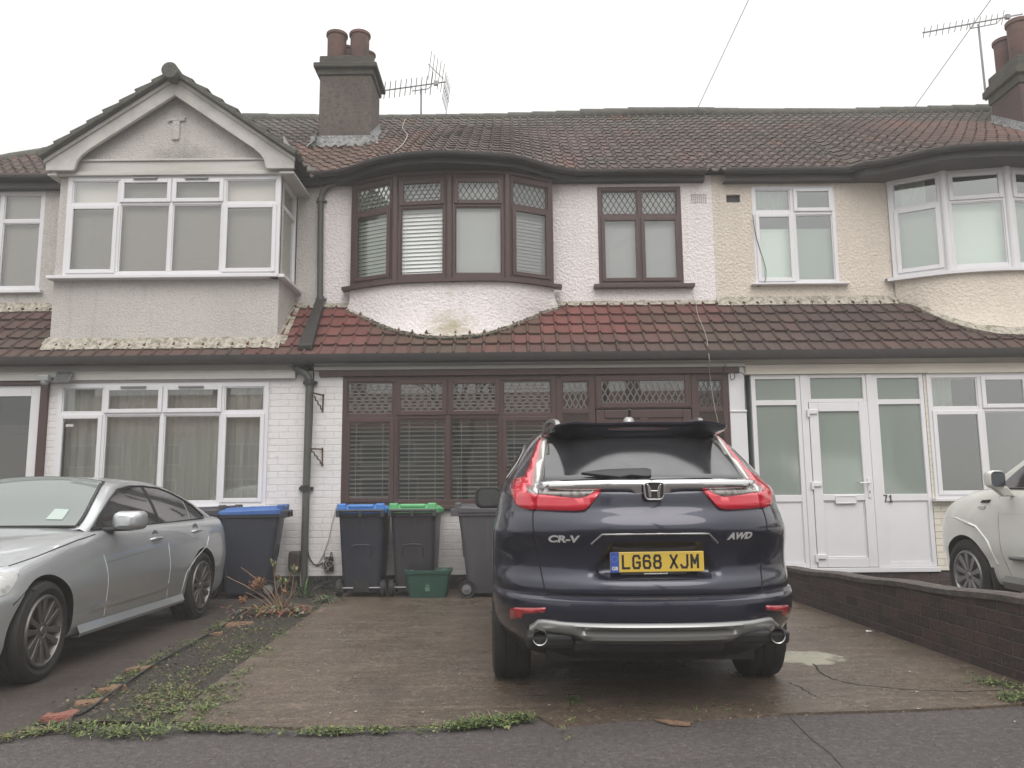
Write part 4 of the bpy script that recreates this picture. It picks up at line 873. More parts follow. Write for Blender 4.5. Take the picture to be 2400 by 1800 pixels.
# lower roof
red, brn, drk = (.165, .050, .043), (.090, .047, .039), (.062, .039, .034)
def pent_col(c):
    t = (c.y - YE) / (YU - YE); n = mnoise.noise((c.x * 1.3, c.y * 2, 4))
    if c.x < bw[1] - .3: k = mix3(brn, drk, .3 + n)
    else: k = mix3(mix3(mix3(brn, red, .25 + t * 1.5 + n * .5), drk, max(0, .35 - t * .9) + max(0, (c.x - .7) * .35) * max(0, 1.1 - t)), mix3(drk, brn, n * .9 + .25), sst_(1.5, 3.7, c.x + n * 1.2))
    if 1.7 < c.x < 3.0 and n > -.1: k = mix3(k, (.062, .062, .034), min(.35, .12 + n))
    if abs(c.x + .8) < 1.1 and c.y > foot_y(c.x, spm) - .25 and c.x > -1.9 and c.x < .3: k = mix3(k, (.06, .055, .03), .5)
    return vary(k, .16)
def foot_y(x, sp):
    if x <= sp[0].x or x >= sp[-1].x: return 99
    for i in range(len(sp) - 1):
        if sp[i].x <= x <= sp[i + 1].x: return lerp(sp[i].y, sp[i + 1].y, (x - sp[i].x) / max(1e-6, sp[i + 1].x - sp[i].x))
    return 99
def keep_p(c):
    if bw[0] + .05 < c.x < bw[1] - .05 and c.y > YB + .12: return False
    return c.y < foot_y(c.x, spm) + .16 and c.y < foot_y(c.x, sp2) + .16
lp = math.hypot(YU - YE, SP * (YU - YE))
for H_, x0, x1 in ((LH, XA, XL), (MH, XL, XR), (RH, XR, XZ)):
    b = MB(); xg = math.floor(x0 / .193) * .193; tiles(b, (xg, YE - .05, ZE - .03), (1, 0, 0), (0, 1, SP), x1 - xg + .2, lp + .04, lambda c: x0 <= c.x < x1 and keep_p(c), pent_col, roll=.193, expo=.262, th=.034, prof=TPL); b.build('lower_roof_tiles', m_tile, H_, fix=False)
    b = MB(); b.quad((x0, YE, ZE - .06), (x1, YE, ZE - .06), (x1, YU + .05, pz(YU) - .03), (x0, YU + .05, pz(YU) - .03)); b.quad((x0, YE, ZE - .06), (x1, YE, ZE - .06), (x1, YG + .15, ZE - .08), (x0, YG + .15, ZE - .08)); b.build('lower_roof_deck', m_black, H_, fix=False)
    b = MB(); P = [V((x0 + .002, YE, 0)), V((x1 - .002, YE, 0))]
    pr = [(0, .0), (0, -.06), (.02, -.10), (.06, -.115), (.10, -.095), (.112, -.05), (.112, .005), (.10, .005)]
    b.sheet([[p + V((0, -u + .01, ZE + .0 + w)) for u, w in pr] for p in P], close=True); b.build('lower_gutter', m_gutter, H_, smooth=40)
# mortar fillets where tiles meet render
def fillet(parent, pts, h, d, nrm, up=.0):
    b = MB(); rows = []
    for p, n in zip(pts, nrm):
        w = 1 + .22 * mnoise.noise((p.x * 6, p.y * 6, 0)); rows.append([p + V((0, 0, h * w)), p + n * d * .35 * w + V((0, 0, h * .42 * w)), p + n * d * w + V((0, 0, -d * SP * abs(n.y) * w + .035 + up)), p + V((0, 0, -.1))])
    b.sheet(rows); return b.build('mortar_fillet', m_flaunch, parent, smooth=70)
def line(x0, x1, y, n): return [V((lerp(x0, x1, i / n), y, pz(y) + .02)) for i in range(n + 1)]
fo = V((0, -1, 0))
pl_ = line(XA, bw[0] + .0, YU, 60); fillet(LH, pl_, .10, .10, [fo] * len(pl_))
pl_ = line(bw[0] - .06, bw[1] + .06, YB, 110); fillet(LH, pl_, .10, .12, [fo] * len(pl_))
pl_ = [V((bw[1], lerp(YB - .05, YU, i / 30), pz(lerp(YB - .05, YU, i / 30)) + .02)) for i in range(31)]; fillet(LH, pl_, .10, .10, [V((1, 0, 0))] * 31)
pl_ = [V((bw[0], lerp(YB - .05, YU, i / 30), pz(lerp(YB - .05, YU, i / 30)) + .02)) for i in range(31)]; fillet(LH, pl_, .10, .10, [V((-1, 0, 0))] * 31)
pl_ = line(bw[1], XL, YU, 14); fillet(LH, pl_, .06, .08, [fo] * len(pl_))
pl_ = line(XL, spm[0].x + .05, YU, 12); fillet(MH, pl_, .05, .07, [fo] * len(pl_))
pl_ = line(spm[-1].x - .05, XR, YU, 70); fillet(MH, pl_, .05, .07, [fo] * len(pl_))
pl_ = line(XR, sp2[0].x + .05, YU, 70); fillet(RH, pl_, .09, .10, [fo] * len(pl_))
pl_ = [p + V((0, .0, -.02)) for p in sp2 if p.x < 7.4]; fillet(RH, pl_, .10, .11, [fo] * len(pl_), .04)
pl_ = [p + V((0, .0, -.02)) for p in spm]; fillet(MH, pl_, .05, .075, [fo] * len(pl_), .045)
# ---------------------------------------------------------------- chimneys
def chimney(parent, x0, x1, y0, y1, zt, m_, hc, pots, ptr):
    b = MB(); zb = mz(y0) - .15
    b.box(x0, x1, y0, y1, zb, zt - hc); st = b.build('chimney', m_, parent, bevel=.02)
    b = MB(); z = zt - hc
    b.box(x0 - .03, x1 + .03, y0 - .03, y1 + .03, z, z + hc * .30); b.box(x0 - .09, x1 + .09, y0 - .09, y1 + .09, z + hc * .30 + .001, z + hc * .55); b.box(x0 - .01, x1 + .01, y0 - .01, y1 + .01, z + hc * .55 + .001, z + hc)
    b.build('chimney_cap', m_chcap, st, bevel=.015)
    b = MB(); b.hexa([(x0 + .03, y0 + .03, zt), (x1 - .03, y0 + .03, zt), (x1 - .03, y1 - .03, zt), (x0 + .03, y1 - .03, zt), (x0 + .15, y0 + .15, zt + .1), (x1 - .15, y0 + .15, zt + .1), (x1 - .15, y1 - .15, zt + .1), (x0 + .15, y1 - .15, zt + .1)]); b.build('mortar_bed', m_chcap, st, bevel=.02)
    for px_, py_, r_, h in pots:
        b = MB(); b.lathe([(r_ * .78, zt), (r_ * .86, zt + .02), (r_ * .88, zt + h * .88), (r_, zt + h * .90), (r_, zt + h * .985), (r_ * .95, zt + h), (r_ * .78, zt + h), (r_ * .74, zt + h * .5)], (px_, py_, 0), (0, 0, 1), 24); b.build('chimney_pot', m_pot, st, smooth=40)
    b = MB()                              # lead apron and side soakers
    def strip(pts, wd, out):
        rows = []
        for i, p in enumerate(pts):
            w = 1 + .3 * math.sin(i * 1.9) + random.uniform(-.2, .2); q_ = p + out * wd * w; q_.z = mz(q_.y) + .065 + .02 * math.sin(i * 2.3)
            rows.append([p + V((0, 0, .16)) + out * .012, p + out * .02 + V((0, 0, .03)), q_])
        b.sheet(rows)
    ya = y0 - .0
    strip([V((lerp(x0 - .12, x1 + .12, i / 24), y0, mz(y0) + .06)) for i in range(25)], .075, V((0, -1, 0)))
    for x, s in ((x1, 1), (x0, -1)): strip([V((x, lerp(y0 - .12, y1, i / 20), mz(lerp(y0, y1, i / 20)) + .06)) for i in range(21)], .15, V((s, 0, 0)))
    b.build('lead_flashing', m_lead, st, smooth=60)
    return st
Zc = q(600, 0, 3.95)
yc0 = solve_main(*Zc(820, 1375)); cx0 = AX(*Zc(582, 1000), yc0); cx1 = AX(*Zc(1068, 1000), yc0); czt = AZ(*Zc(840, 515), yc0)
chimney(MH, cx0, cx1, yc0, yc0 + .78, czt, m_chim, AZ(*Zc(840, 515), yc0) - AZ(*Zc(840, 695), yc0),
        [(AX(*Zc(750, 400), yc0 + .2), yc0 + .2, .18, .50), (AX(*Zc(962, 400), yc0 + .2), yc0 + .2, .18, .50), (AX(*Zc(838, 450), yc0 + .58), yc0 + .58, .16, .46), (AX(*Zc(1025, 450), yc0 + .58), yc0 + .58, .16, .36)], None)
yr1 = 13.35; rcx = AX(*Z5(1668, 960), yr1); rzt = AZ(2400, 128, 12.55)
chimney(RH, rcx, rcx + .85, 12.55, yr1, rzt, m_chim2, .5, [(rcx + .22, yr1 - .18, .19, .62), (rcx + .2, 12.75, .19, .72), (rcx + .6, 12.75, .19, .66)], None)
# ---------------------------------------------------------------- pipes on the fronts
b = MB(); yq = YU - .065
P = [at(*p, yq) for p in [(790, 430), (772, 436), (758, 449), (752, 468), (751, 560), (750, 712)]]; P[0].y = YU - .1
b.tube(smooth_path(P[:4], 4) + P[4:], .042, 12); o = b.build('drainpipe', m_pipe, MH, smooth=50); o['label'] = 'upper drainpipe with a swan neck'
for p in ((752, 470), (751, 700)):
    b = MB(); c = at(*p, yq); b.lathe([(.05, -.03), (.054, -.03), (.054, .03), (.05, .03)], c, (0, 0, 1), 12); b.box(c.x - .075, c.x + .075, yq + .03, YU, c.z - .012, c.z + .012); b.build('pipe_clip', m_pipe, o, smooth=40)
b = MB(); t0 = at(751, 712, YU - .06); s0 = [V((t0.x - .05, YU - .11, pz(YU - .11) + .19)), V((t0.x + .05, YU - .11, pz(YU - .11) + .19))]
ye = YE + .02; e0 = AX(697, 815, ye); e1 = AX(733, 815, ye); ze = pz(ye)
b.hexa([(t0.x - .06, YU - .12, pz(YU - .12) + .05), (t0.x + .07, YU - .12, pz(YU - .12) + .05), (e1, ye, ze + .05), (e0, ye, ze + .05), (t0.x - .055, YU - .12, pz(YU - .12) + .21), (t0.x + .065, YU - .12, pz(YU - .12) + .21), (e1, ye - .02, ze + .13), (e0, ye - .02, ze + .13)])
b.build('rainwater_chute', m_gutter, MH, bevel=.02)
Zd = q(550, 650, 4.74); yq = YG - .085
b = MB(); P = [at(*p, yq) for p in [Zd(652, 935), Zd(660, 985), Zd(710, 1030), Zd(775, 1062), Zd(815, 1105), Zd(830, 1160)]] + [at(*Zd(815, 1659), yq)]; x_ = P[-1].x; P += [V((x_ - .005, yq, .05))]; P[0].y = YE - .05
b.tube(smooth_path(P[:6], 4) + P[6:], .046, 12); o = b.build('drainpipe', m_pipe, LH, smooth=50); o['label'] = 'lower drainpipe with an offset bend'
for p in (Zd(828, 1165), (715, 1145)):
    b = MB(); c = at(*p, yq); b.lathe([(.05, -.04), (.06, -.04), (.06, .04), (.05, .04)], c, (0, 0, 1), 12); b.box(c.x - .09, c.x + .09, yq + .04, YG - .01, c.z - .02, c.z + .02); b.build('pipe_clip', m_black, o, smooth=40)
# ---------------------------------------------------------------- aerials, wires, fittings on the walls
def yagi(name, lab, base, top, boom0, boom1, n, el, refl, m_=m_alu, vert=False, r=.009):
    t = thing(name, base, lab, 'aerial', 'television aerials')
    b = MB(); b.tube([base, top], .019, 8); b.build('mast', m_, t, smooth=40)
    d = (boom1 - boom0); u = d.normalized(); side = u.cross(V((0, 0, 1))).normalized(); ed = (V((0, 0, 1)) * .95 + side * .3).normalized() if vert else (side * .8 + V((0, 0, 1)) * .62).normalized()
    b = MB(); b.tube([boom0, boom1], .014, 8); b.tube([boom0.lerp(boom1, .45) - V((0, 0, .0)), boom0.lerp(boom1, .45) - V((0, 0, .09)), boom0.lerp(boom1, .72) - V((0, 0, .09)), boom0.lerp(boom1, .78)], .010, 6); b.build('boom', m_, t, smooth=40)
    b = MB()
    for i in range(n):
        c = boom0 + d * (i / n * .84 + .01); e = el * (1 if i < n - 1 else 1.35); b.tube([c - ed * e, c + ed * e], r, 6)
    c = boom0 + d * .84; b.box(c.x - .04, c.x + .04, c.y - .03, c.y + .03, c.z - .04, c.z + .04); b.build('elements', m_, t)
    if refl:
        b = MB(); c = boom0 + d * .97; up = V((0, 0, 1))
        for s in (1, -1):
            a1 = c + up * .06 * s; a2 = c + up * .42 * s + u * (.10 if s < 0 else -.32) * 1; b.tube([a1, a2], r, 6)
            for k in range(5): p = a1.lerp(a2, (k + .4) / 5); b.tube([p - ed * .28, p + ed * .28], r * .8, 6)
        b.build('reflector', m_, t)
    return t
ya = YR - .02
yagi('tv_aerial', 'grey television aerial with a folded reflector on the ridge beside the four pot chimney', at(*Zc(1528, 1060), ya), at(*Zc(1530, 815), ya), at(*Zc(1185, 838), ya - .2), at(*Zc(1755, 758), ya + .1), 10, .17, True, r=.008)
yb_ = 13.5
t = yagi('tv_aerial', 'long grey television aerial with vertical rods strapped to the red brown chimney', at(*Z5(1625, 930), yb_ - .05), at(*Z5(1552, 225), yb_ - .05), at(*Z5(1040, 303), yb_ - .7), at(*Z5(1960, 130), yb_ + .3), 14, .095, False, vert=True, r=.007)
b = MB()
for y in (830, 925): p = at(*Z5(1622, y), yb_ - .05); b.tube([p, V((rcx + .02, yr1 - .1, p.z + .02))], .016, 6)
b.build('wall_bracket', m_rust, t)
def cable(name, pts, r, m_, lab, cat='cable', n=6, group=None):
    b = MB(); b.tube(smooth_path(pts, n) if n else pts, r, 6); return tag(b.build(name, m_, smooth=60), lab, cat, group)
pole = V((3.4, -8.2, 10.3))
def span(a, m0):
    pts = [];
    for i in range(25): t = i / 24; p = a.lerp(pole, t); p.z -= .5 * 4 * t * (1 - t) * .35; pts.append(p)
    return pts
def thru(a, c):                           # straight from the ridge through a second point, then on to the pole
    d = (c - a); k = 5; return [a + d * (i / k) for i in range(k + 1)] + [c.lerp(pole, t / 10) for t in range(1, 11)]
cable('overhead_cable', thru(at(1632, 260, YR - .02), at(1757, -6, 10.9)), .007, m_wire2, 'thin overhead telephone wire rising from the ridge above the small leaded window', 'cable', 0, 'overhead telephone wires')
cable('overhead_cable', thru(at(2142, 253, YR - .02), at(2326, -6, 10.9)), .007, m_wire2, 'thin overhead telephone wire passing behind the long aerial on the cream house', 'cable', 0, 'overhead telephone wires')
pym = py_of(em)
def on_main(x, y, l=.06):
    lo, hi = 10.0, 16.0
    def zs_(p): A, D = pym(p.x) - YM, 13.6 - YM; return mz((p.y - A - A * YM / D) / (1 - A / D))
    for _ in range(40):
        m_ = (lo + hi) / 2; p = at(x, y, m_)
        if p.z > zs_(p): lo = m_
        else: hi = m_
    p = at(x, y, lo); p.z += l; p.y -= l * .5; return p
def on_pent(x, y, l=.06): Y = min(solve_pent(x, y), YU - .02); p = at(x, y, Y); p.z = pz(Y) + l; return p
cable('roof_cable', [on_main(*p) for p in [(957, 274), (944, 306), (950, 318), (955, 329), (942, 352), (921, 368)]], .006, m_wire2, 'loose pale aerial cable snaking down the main roof tiles', 'cable')
p = [at(1622, 690, YU - .01), on_pent(1631, 722, .08), on_pent(1636, 752, .09), on_pent(1655, 800, .08), at(1662, 838, YE - .13), at(1664, 880, YG - .07), at(1676, 960, YG - .06), at(1690, 1010, YG - .06)]
cable('loose_cable', p, .004, m_wire2, 'loose pale wire trailing over the lower roof and down past the brown porch', 'cable')
cable('loose_cable', [at(x, y, YU - .012) for x, y in [(1290, 701), (1300, 712), (1312, 722)]] + [on_pent(1322, 735, .08), on_pent(1335, 755, .07)], .006, m_wire, 'short dark wire hanging from hooks below the bow window sill', 'cable')
cable('loose_cable', [at(x, y, YU + .0 - .015) for x, y in [(682, 717), (700, 719), (722, 720), (738, 727)]], .007, m_wire, 'short dark wire from the gabled bay to the drainpipe chute', 'cable')
cable('loose_cable', [at(*Z3(x, y), YU - .03) for x, y in [(1376, 510), (1392, 640), (1425, 760), (1468, 900), (1478, 980), (1460, 1045), (1410, 1066)]], .005, m_wire, 'thin dark wire hanging across the small white window', 'cable')
yw = YG - .02
cable('wall_cable', [at(x, y, yw) for x, y in [(733, 845), (735, 880), (733, 930), (731, 1000), (728, 1060), (726, 1120), (724, 1180), (721, 1250), (722, 1295), (732, 1318), (745, 1325), (757, 1318)]], .008, m_wire, 'black cable running down beside the lower drainpipe to a junction box', 'cable')
cable('wall_cable', [at(x, y, yw) for x, y in [(791, 1182), (780, 1220), (770, 1265), (755, 1305), (742, 1322), (728, 1312), (720, 1292)]], .005, m_wire2, 'thin pale cable looping from the window corner down to the drainpipe foot', 'cable')
cable('wall_cable', [at(x, y, yw - .03) for x, y in [(716, 850), (714, 870), (722, 895), (727, 915), (724, 935)]], .008, m_wire, 'tangled black cable at the top bend of the lower drainpipe', 'cable')
cable('wall_cable', [at(*Z4(x, y), YG - .08) for x, y in [(1955, 60), (1940, 120), (1960, 165), (1995, 150), (2010, 215), (2045, 200), (2050, 140), (2120, 150), (2145, 190), (2150, 330), (2158, 520)]], .006, m_wire, 'black cable looping from the brown beam down the white porch pillar', 'cable')
def bracket(lab, a, c, d):
    b = MB(); A, C, D = at(*a, YG - .24), at(*c, YG - .005), at(*d, YG - .005); A.x = C.x - .10; b.tube([A + V((0, 0, .0)), C], .011, 6); b.tube([C + V((0, 0, .02)), D - V((0, 0, .02))], .011, 6)
    pts = [A.lerp(D, t / 12) + V((.012 * math.sin(t * 2.2), 0, .012 * math.cos(t * 2.2))) for t in range(13)]; b.tube(pts, .009, 6)
    return tag(b.build('basket_bracket', m_rust), lab, 'bracket', 'hanging basket brackets')
Zk = q(620, 880, 6.91)
bracket('rusty iron hanging basket bracket on the white brick, the upper of two', Zk(860, 275), Zk(955, 325), Zk(940, 570)); bracket('rusty iron hanging basket bracket on the white brick, the lower of two', Zk(840, 1185), Zk(940, 1195), Zk(935, 1445))
Zu = q(450, 1150, 4.74)
def wbox(name, m_, a, c, d, lab, cat, r=.02):
    p0, p1 = at(*a, YG - d), at(*c, YG - d); b = MB(); b.box(p0.x, p1.x, YG - d, YG - .002, p1.z, p0.z); return tag(b.build(name, m_, bevel=r, seg=3), lab, cat)
wbox('meter_box', mat('brown_plastic_box', (.055, .042, .037), .5), Zu(1066, 677), Zu(1196, 895), .14, 'brown rounded meter box low on the white brick beside the drainpipe', 'meter box', .03)
o = wbox('junction_box', m_black, Zu(1470, 738), Zu(1558, 890), .06, 'small black junction box with frayed cables low on the white brick', 'junction box', .006)
b = MB(); rd = random.Random(4)
for i in range(9):
    c = o.data.vertices[0].co; x0 = AX(*Zu(1515, 800), YG - .07); z0 = AZ(*Zu(1515, 800), YG - .07)
    b.tube(smooth_path([V((x0 + rd.uniform(-.08, .08), YG - .07 - rd.random() * .02, z0 + rd.uniform(-.12, .14))) for _ in range(4)], 4), .004, 5, m=rd.choice((0, 0, 1)))
tag(b.build('frayed_wires', [m_wire, m_wire2]), 'bundle of frayed wire ends spilling over the junction box', 'cable')
Zs = q(0, 820, 5.185)                     # solar light above the brown post
c = at(*Zs(545, 350), YG - .18); t = thing('solar_light', c, 'grey solar security light with tilted panel above the brown porch post', 'light')
b = MB(); b.box(c.x - .065, c.x + .065, c.y - .05, c.y + .05, c.z - .035, c.z + .045); b.lathe([(.0, -.09), (.035, -.085), (.05, -.05), (.05, -.03)], c, (0, 0, 1), 14); b.build('lamp_head', mat('grey_lamp_plastic', (.24, .25, .25), .5), t, bevel=.012)
pc = at(*Zs(765, 325), YG - .16); b = MB(); u_ = V((1, 0, 0)); w_ = V((.14, -.35, -.9)).normalized(); hw, hh = .105, .075
k = [pc - u_ * hw + w_ * hh - u_ * .02, pc + u_ * hw + w_ * hh - u_ * .02, pc + u_ * hw - w_ * hh + u_ * .02, pc - u_ * hw - w_ * hh + u_ * .02]; nn = u_.cross(w_).normalized() * .018
b.prism(k, nn); pn = b.build('solar_panel', mat('dark_panel_frame', (.10, .10, .10), .4), t, bevel=.003)
b = MB(); up = -nn.normalized() if nn.y > 0 else nn.normalized()
off = up * (.0205 if nn.dot(up) > 0 else .003)
for i in range(5):
    for j in range(2):
        A = lambda s, r_: k[0].lerp(k[1], s).lerp(k[3].lerp(k[2], s), r_) + off
        b.quad(A(.06 + j * .45, .08 + i * .18), A(.06 + j * .45 + .42, .08 + i * .18), A(.06 + j * .45 + .42, .08 + i * .18 + .14), A(.06 + j * .45, .08 + i * .18 + .14))
b.build('solar_cells', mat('solar_cell', (.03, .032, .035), .25), pn)
b = MB(); b.tube([c + V((.05, .03, .0)), pc + V((-.08, .04, .0))], .018, 8); b.tube([c + V((0, .05, 0)), c + V((0, .17, .02))], .02, 8); b.build('arm', m_black, t, smooth=40)
# ---------------------------------------------------------------- wheelie bins: local frame, hinge and wheels at +y
m_bin = mat('dark_grey_bin_plastic', (.034, .034, .042), .42, layers=[dict(s=2.2, d=5, lo=.4, hi=.75, c=(.048, .046, .052), f=.8), dict(s=(22, 22, 2), lo=.56, hi=.75, c=(.085, .08, .076), f=.5), dict(s=60, lo=.66, hi=.72, c=(.13, .12, .115), f=.6)])
m_bin2 = mat('blue_black_bin_plastic', (.024, .028, .042), .42, layers=[dict(s=2.2, d=5, lo=.4, hi=.75, c=(.034, .037, .05), f=.8), dict(s=(22, 22, 2), lo=.56, hi=.75, c=(.07, .07, .078), f=.5), dict(s=60, lo=.66, hi=.72, c=(.12, .115, .115), f=.6)])
m_bing = mat('grey_bin_plastic', (.060, .058, .066), .45, layers=[dict(s=2.2, d=5, lo=.4, hi=.75, c=(.075, .072, .078), f=.8), dict(s=(22, 22, 2), lo=.56, hi=.75, c=(.10, .095, .095), f=.5), dict(s=60, lo=.66, hi=.72, c=(.15, .14, .135), f=.6)])
m_blue = mat('blue_lid', (.055, .19, .52), .4, layers=[dict(s=8, d=5, lo=.4, hi=.7, c=(.085, .24, .56), f=.8)])
m_blued = mat('deep_blue_lid', (.035, .10, .30), .4, layers=[dict(s=8, d=5, lo=.4, hi=.7, c=(.05, .13, .34), f=.8)])
m_green = mat('green_lid', (.10, .40, .16), .42, layers=[dict(s=8, d=5, lo=.4, hi=.7, c=(.16, .46, .22), f=.8)])
m_tyre = mat('black_rubber', (.014, .0135, .013), .7, layers=[dict(s=20, lo=.5, hi=.75, c=(.024, .022, .02), f=.6)])
def bin_(lab, m_body, m_lid, loc, rz, sticker=False):
    t = thing('wheelie_bin', (0, 0, 0), lab, 'wheelie bin', 'council wheelie bins')
    # body: tapering tub of rounded sections
    def sec(z, w, d, cy, r=.06, n=5):
        pts = []
        for sx, sy, a0 in ((1, -1, -90), (1, 1, 0), (-1, 1, 90), (-1, -1, 180)):
            for k in range(n + 1):
                a = R(a0 + 90 * k / n); pts.append(V((sx * (w / 2 - r) + r * math.cos(a), cy + sy * (d / 2 - r) + r * math.sin(a), z)))
        return pts
    b = MB(); S = [(.05, .43, .48, -.03), (.10, .45, .50, -.03), (.45, .485, .56, -.015), (.93, .53, .66, .0), (.935, .575, .71, .0), (.985, .58, .72, .0), (.985, .52, .65, .0), (.9, .5, .62, 0)]
    b.sheet([sec(z, w, d, c) for z, w, d, c in S], close=True); b.add(sec(.05, .43, .48, -.03), [tuple(range(24))])
    body = b.build('body', m_body, t, smooth=50)
    for y, sg in ((-.345, -1), (.275, 1)): # moulded arches, foot recess
        b = MB()
        for z0, zz in ((.45, .60),) if sg > 0 else ((.62, .75),):
            yy = lambda z: (-.03 - lerp(.25, .33, (z - .1) / .83) + (z - .1) / .83 * .03 if sg < 0 else -.03 + lerp(.25, .33, (z - .1) / .83) + (z - .1) / .83 * .03)
            pth = [V((-.12, yy(z0), z0)), V((-.12, yy(zz - .05), zz - .05)), V((-.085, yy(zz), zz)), V((.085, yy(zz), zz)), V((.12, yy(zz - .05), zz - .05)), V((.12, yy(z0), z0))]
            b.tube(smooth_path(pth, 4), .010, 6)
        b.build('moulded_rib', m_body, body, smooth=50)
    b = MB(); b.box(-.09, .09, .19, .255, .06, .20); b.build('foot_recess', m_black, body)
    b = MB(); b.tube([(-.27, .235, .105), (.27, .235, .105)], .012, 8); b.build('axle', m_alu, t)
    for s in (1, -1):
        w = MB(); c = V((s * .255, .235, .10)); w.lathe([(.0, -.03), (.06, -.03), (.07, -.02), (.098, -.026), (.1, -.015), (.1, .015), (.098, .026), (.07, .02), (.06, .03), (0, .03)], c, (1, 0, 0), 20); wo = w.build('wheel', m_tyre, t, smooth=40)
        w = MB(); w.lathe([(0, -.036), (.02, -.036), (.025, -.033), (.055, -.031), (.058, -.022), (.058, .022), (.055, .031), (.025, .033), (.02, .036), (0, .036)], c, (1, 0, 0), 16); w.build('hub', mat('bin_hub', (.13, .13, .14), .5) if 'bin_hub' not in bpy.data.materials else bpy.data.materials['bin_hub'], wo, smooth=40)
    b = MB()                              # lid: shallow dome, raised towards the hinge, moulded bumps
    rows = []
    for z, w, d, cy in [(.972, .60, .74, -.005), (1.0, .60, .74, -.005), (1.018, .57, .70, -.005), (1.045, .50, .60, .01), (1.05, .42, .50, .02)]:
        rows.append([p + V((0, 0, .035 * (p.y + .3) if z > .99 else .0)) for p in sec(z, w, d, cy, .07)])
    b.sheet(rows, close=True); b.add(rows[-1], [tuple(range(24))])
    lid = b.build('lid', m_lid, t, smooth=35)
    b = MB()
    for s in (1, -1): b.box(s * .225 - .05, s * .225 + .05, .30, .375, .99, 1.085)
    b.box(-.15, .15, .30, .37, 1.03, 1.075); b.build('lid_hinge_block', m_lid, lid, bevel=.015)
    b = MB(); b.tube([(-.26, .40, 1.0), (.26, .40, 1.0)], .018, 8)
    for s in (.26, 0, -.26): b.box(s - .02, s + .02, .32, .42, .93, 1.012)
    b.build('handle', m_body, t, bevel=.006)
    if sticker:
        b = MB(); b.hexa([(-.05, -.05, 1.062), (.03, -.05, 1.062), (.03, .0, 1.062), (-.05, .0, 1.062), (-.05, -.05, 1.068), (.03, -.05, 1.068), (.03, 0, 1.068), (-.05, 0, 1.068)]); b.build('label_sticker', m_upvc, lid)
    t.location = loc; t.rotation_euler = (0, 0, rz); return t
PI = math.pi
bin_('dark bin with bright blue lid standing between the drainpipe and the green lid bin', m_bin2, m_blue, (AX(853, 1290, 9.75), 9.82, .012), PI + R(1.5))
bin_('dark bin with green lid standing behind the green recycling box', m_bin, m_green, (AX(975, 1290, 9.78), 9.84, .012), PI - R(1))
bin_('grey lidded grey bin turned sideways beside the dark blue car', m_bing, m_bing, (AX(1135, 1290, 9.6) + .03, 9.66, .012), PI / 2 + R(2))
bin_('dark bin with dull blue lid and handle pointing at the drainpipe', m_bin2, m_blued, (AX(590, 1300, 9.75), 9.80, .008), -PI / 2 + R(8), True)
bin_('dark grey lidded bin half hidden behind the silver saloon', m_bin, m_bin, (AX(478, 1300, 9.9) , 9.84, .008), -PI / 2 - R(5))
# recycling box
m_gbox = mat('dark_green_plastic', (.020, .072, .055), .4, layers=[dict(s=4, d=5, lo=.4, hi=.75, c=(.03, .09, .07), f=.7)])
bx = AX(1002, 1370, 9.45); t = thing('recycling_box', (bx, 9.6, .014), 'dark green open recycling box on the concrete in front of the bins', 'recycling box')
b = MB(); S = [(.0, .42, .28), (.04, .44, .30), (.27, .50, .36), (.272, .53, .39), (.31, .54, .40), (.312, .50, .36), (.28, .48, .34), (.03, .42, .28)]
def rsec(z, w, d, r=.035):
    return [V((bx + sx * (w / 2 - r) + r * math.cos(R(a0 + 30 * k)), 9.6 + sy * (d / 2 - r) + r * math.sin(R(a0 + 30 * k)), z + .014)) for sx, sy, a0 in ((1, -1, -90), (1, 1, 0), (-1, 1, 90), (-1, -1, 180)) for k in range(4)]
b.sheet([rsec(*s) for s in S], close=True); b.add(rsec(.03, .42, .28), [tuple(range(16))]); b.add(rsec(.0, .42, .28), [tuple(range(16))]); bo = b.build('tub', m_gbox, t, smooth=40)
b = MB(); e = .0                           # pale stencilled emblem: a crown over a small shield
yf = lambda z: 9.6 - lerp(.15, .18, (z - .04) / .23) - .0025
for pts in ([(-.026, .075), (.026, .075), (.03, .115), (.016, .125), (-.016, .125), (-.03, .115)], [(-.022, .13), (.022, .13), (.026, .15), (.012, .142), (0, .165), (-.012, .142), (-.026, .15)]):
    b.add([(bx + x, yf(z), z + .014) for x, z in pts], [tuple(range(len(pts)))])
b.build('stencilled_emblem', mat('faded_pale_green', (.10, .19, .15), .6), bo, fix=False)
b = MB(); b.tube(smooth_path([V((bx - .2, 9.43, .33)), V((bx - .1, 9.41, .315)), V((bx + .1, 9.41, .315)), V((bx + .2, 9.43, .33))], 4), .008, 6); b.build('rim_handle', m_gbox, t, smooth=40)
# ---------------------------------------------------------------- vehicles: materials and kit
def paint(name, col, metal, rough, fl=None, wet=True):
    return mat(name, col, rough, metal, coat=1.0, coatr=.02, layers=[dict(s=1.5, d=3, lo=.4, hi=.7, c=tuple(c * 1.12 for c in col), f=.5)] + ([dict(t='vor', s=26, lo=.10, hi=.06, c=tuple(c * .55 for c in col), f=.5)] if wet else []),
               bump=[dict(t='vor', s=48, lo=.0, hi=.22, st=.05, di=.004)] if wet else [])
m_navy = paint('dark_navy_paint', (.0125, .0135, .030), .5, .30)
m_silver = paint('silver_paint', (.47, .485, .50), .6, .36, wet=False)
m_white = paint('cream_white_paint', (.69, .685, .635), 0, .35, wet=False)
m_chrome = mat('chrome', (.72, .72, .72), .06, 1.0)
m_satin = mat('satin_grey_trim', (.30, .30, .295), .34, .75)
m_red = mat('red_lens', (.52, .010, .030), .14, coat=1, bump=[dict(s=(4, 4, 160), d=0, st=.08, di=.004)])
m_reddk = mat('dark_red_reflector', (.30, .008, .016), .2, coat=1)
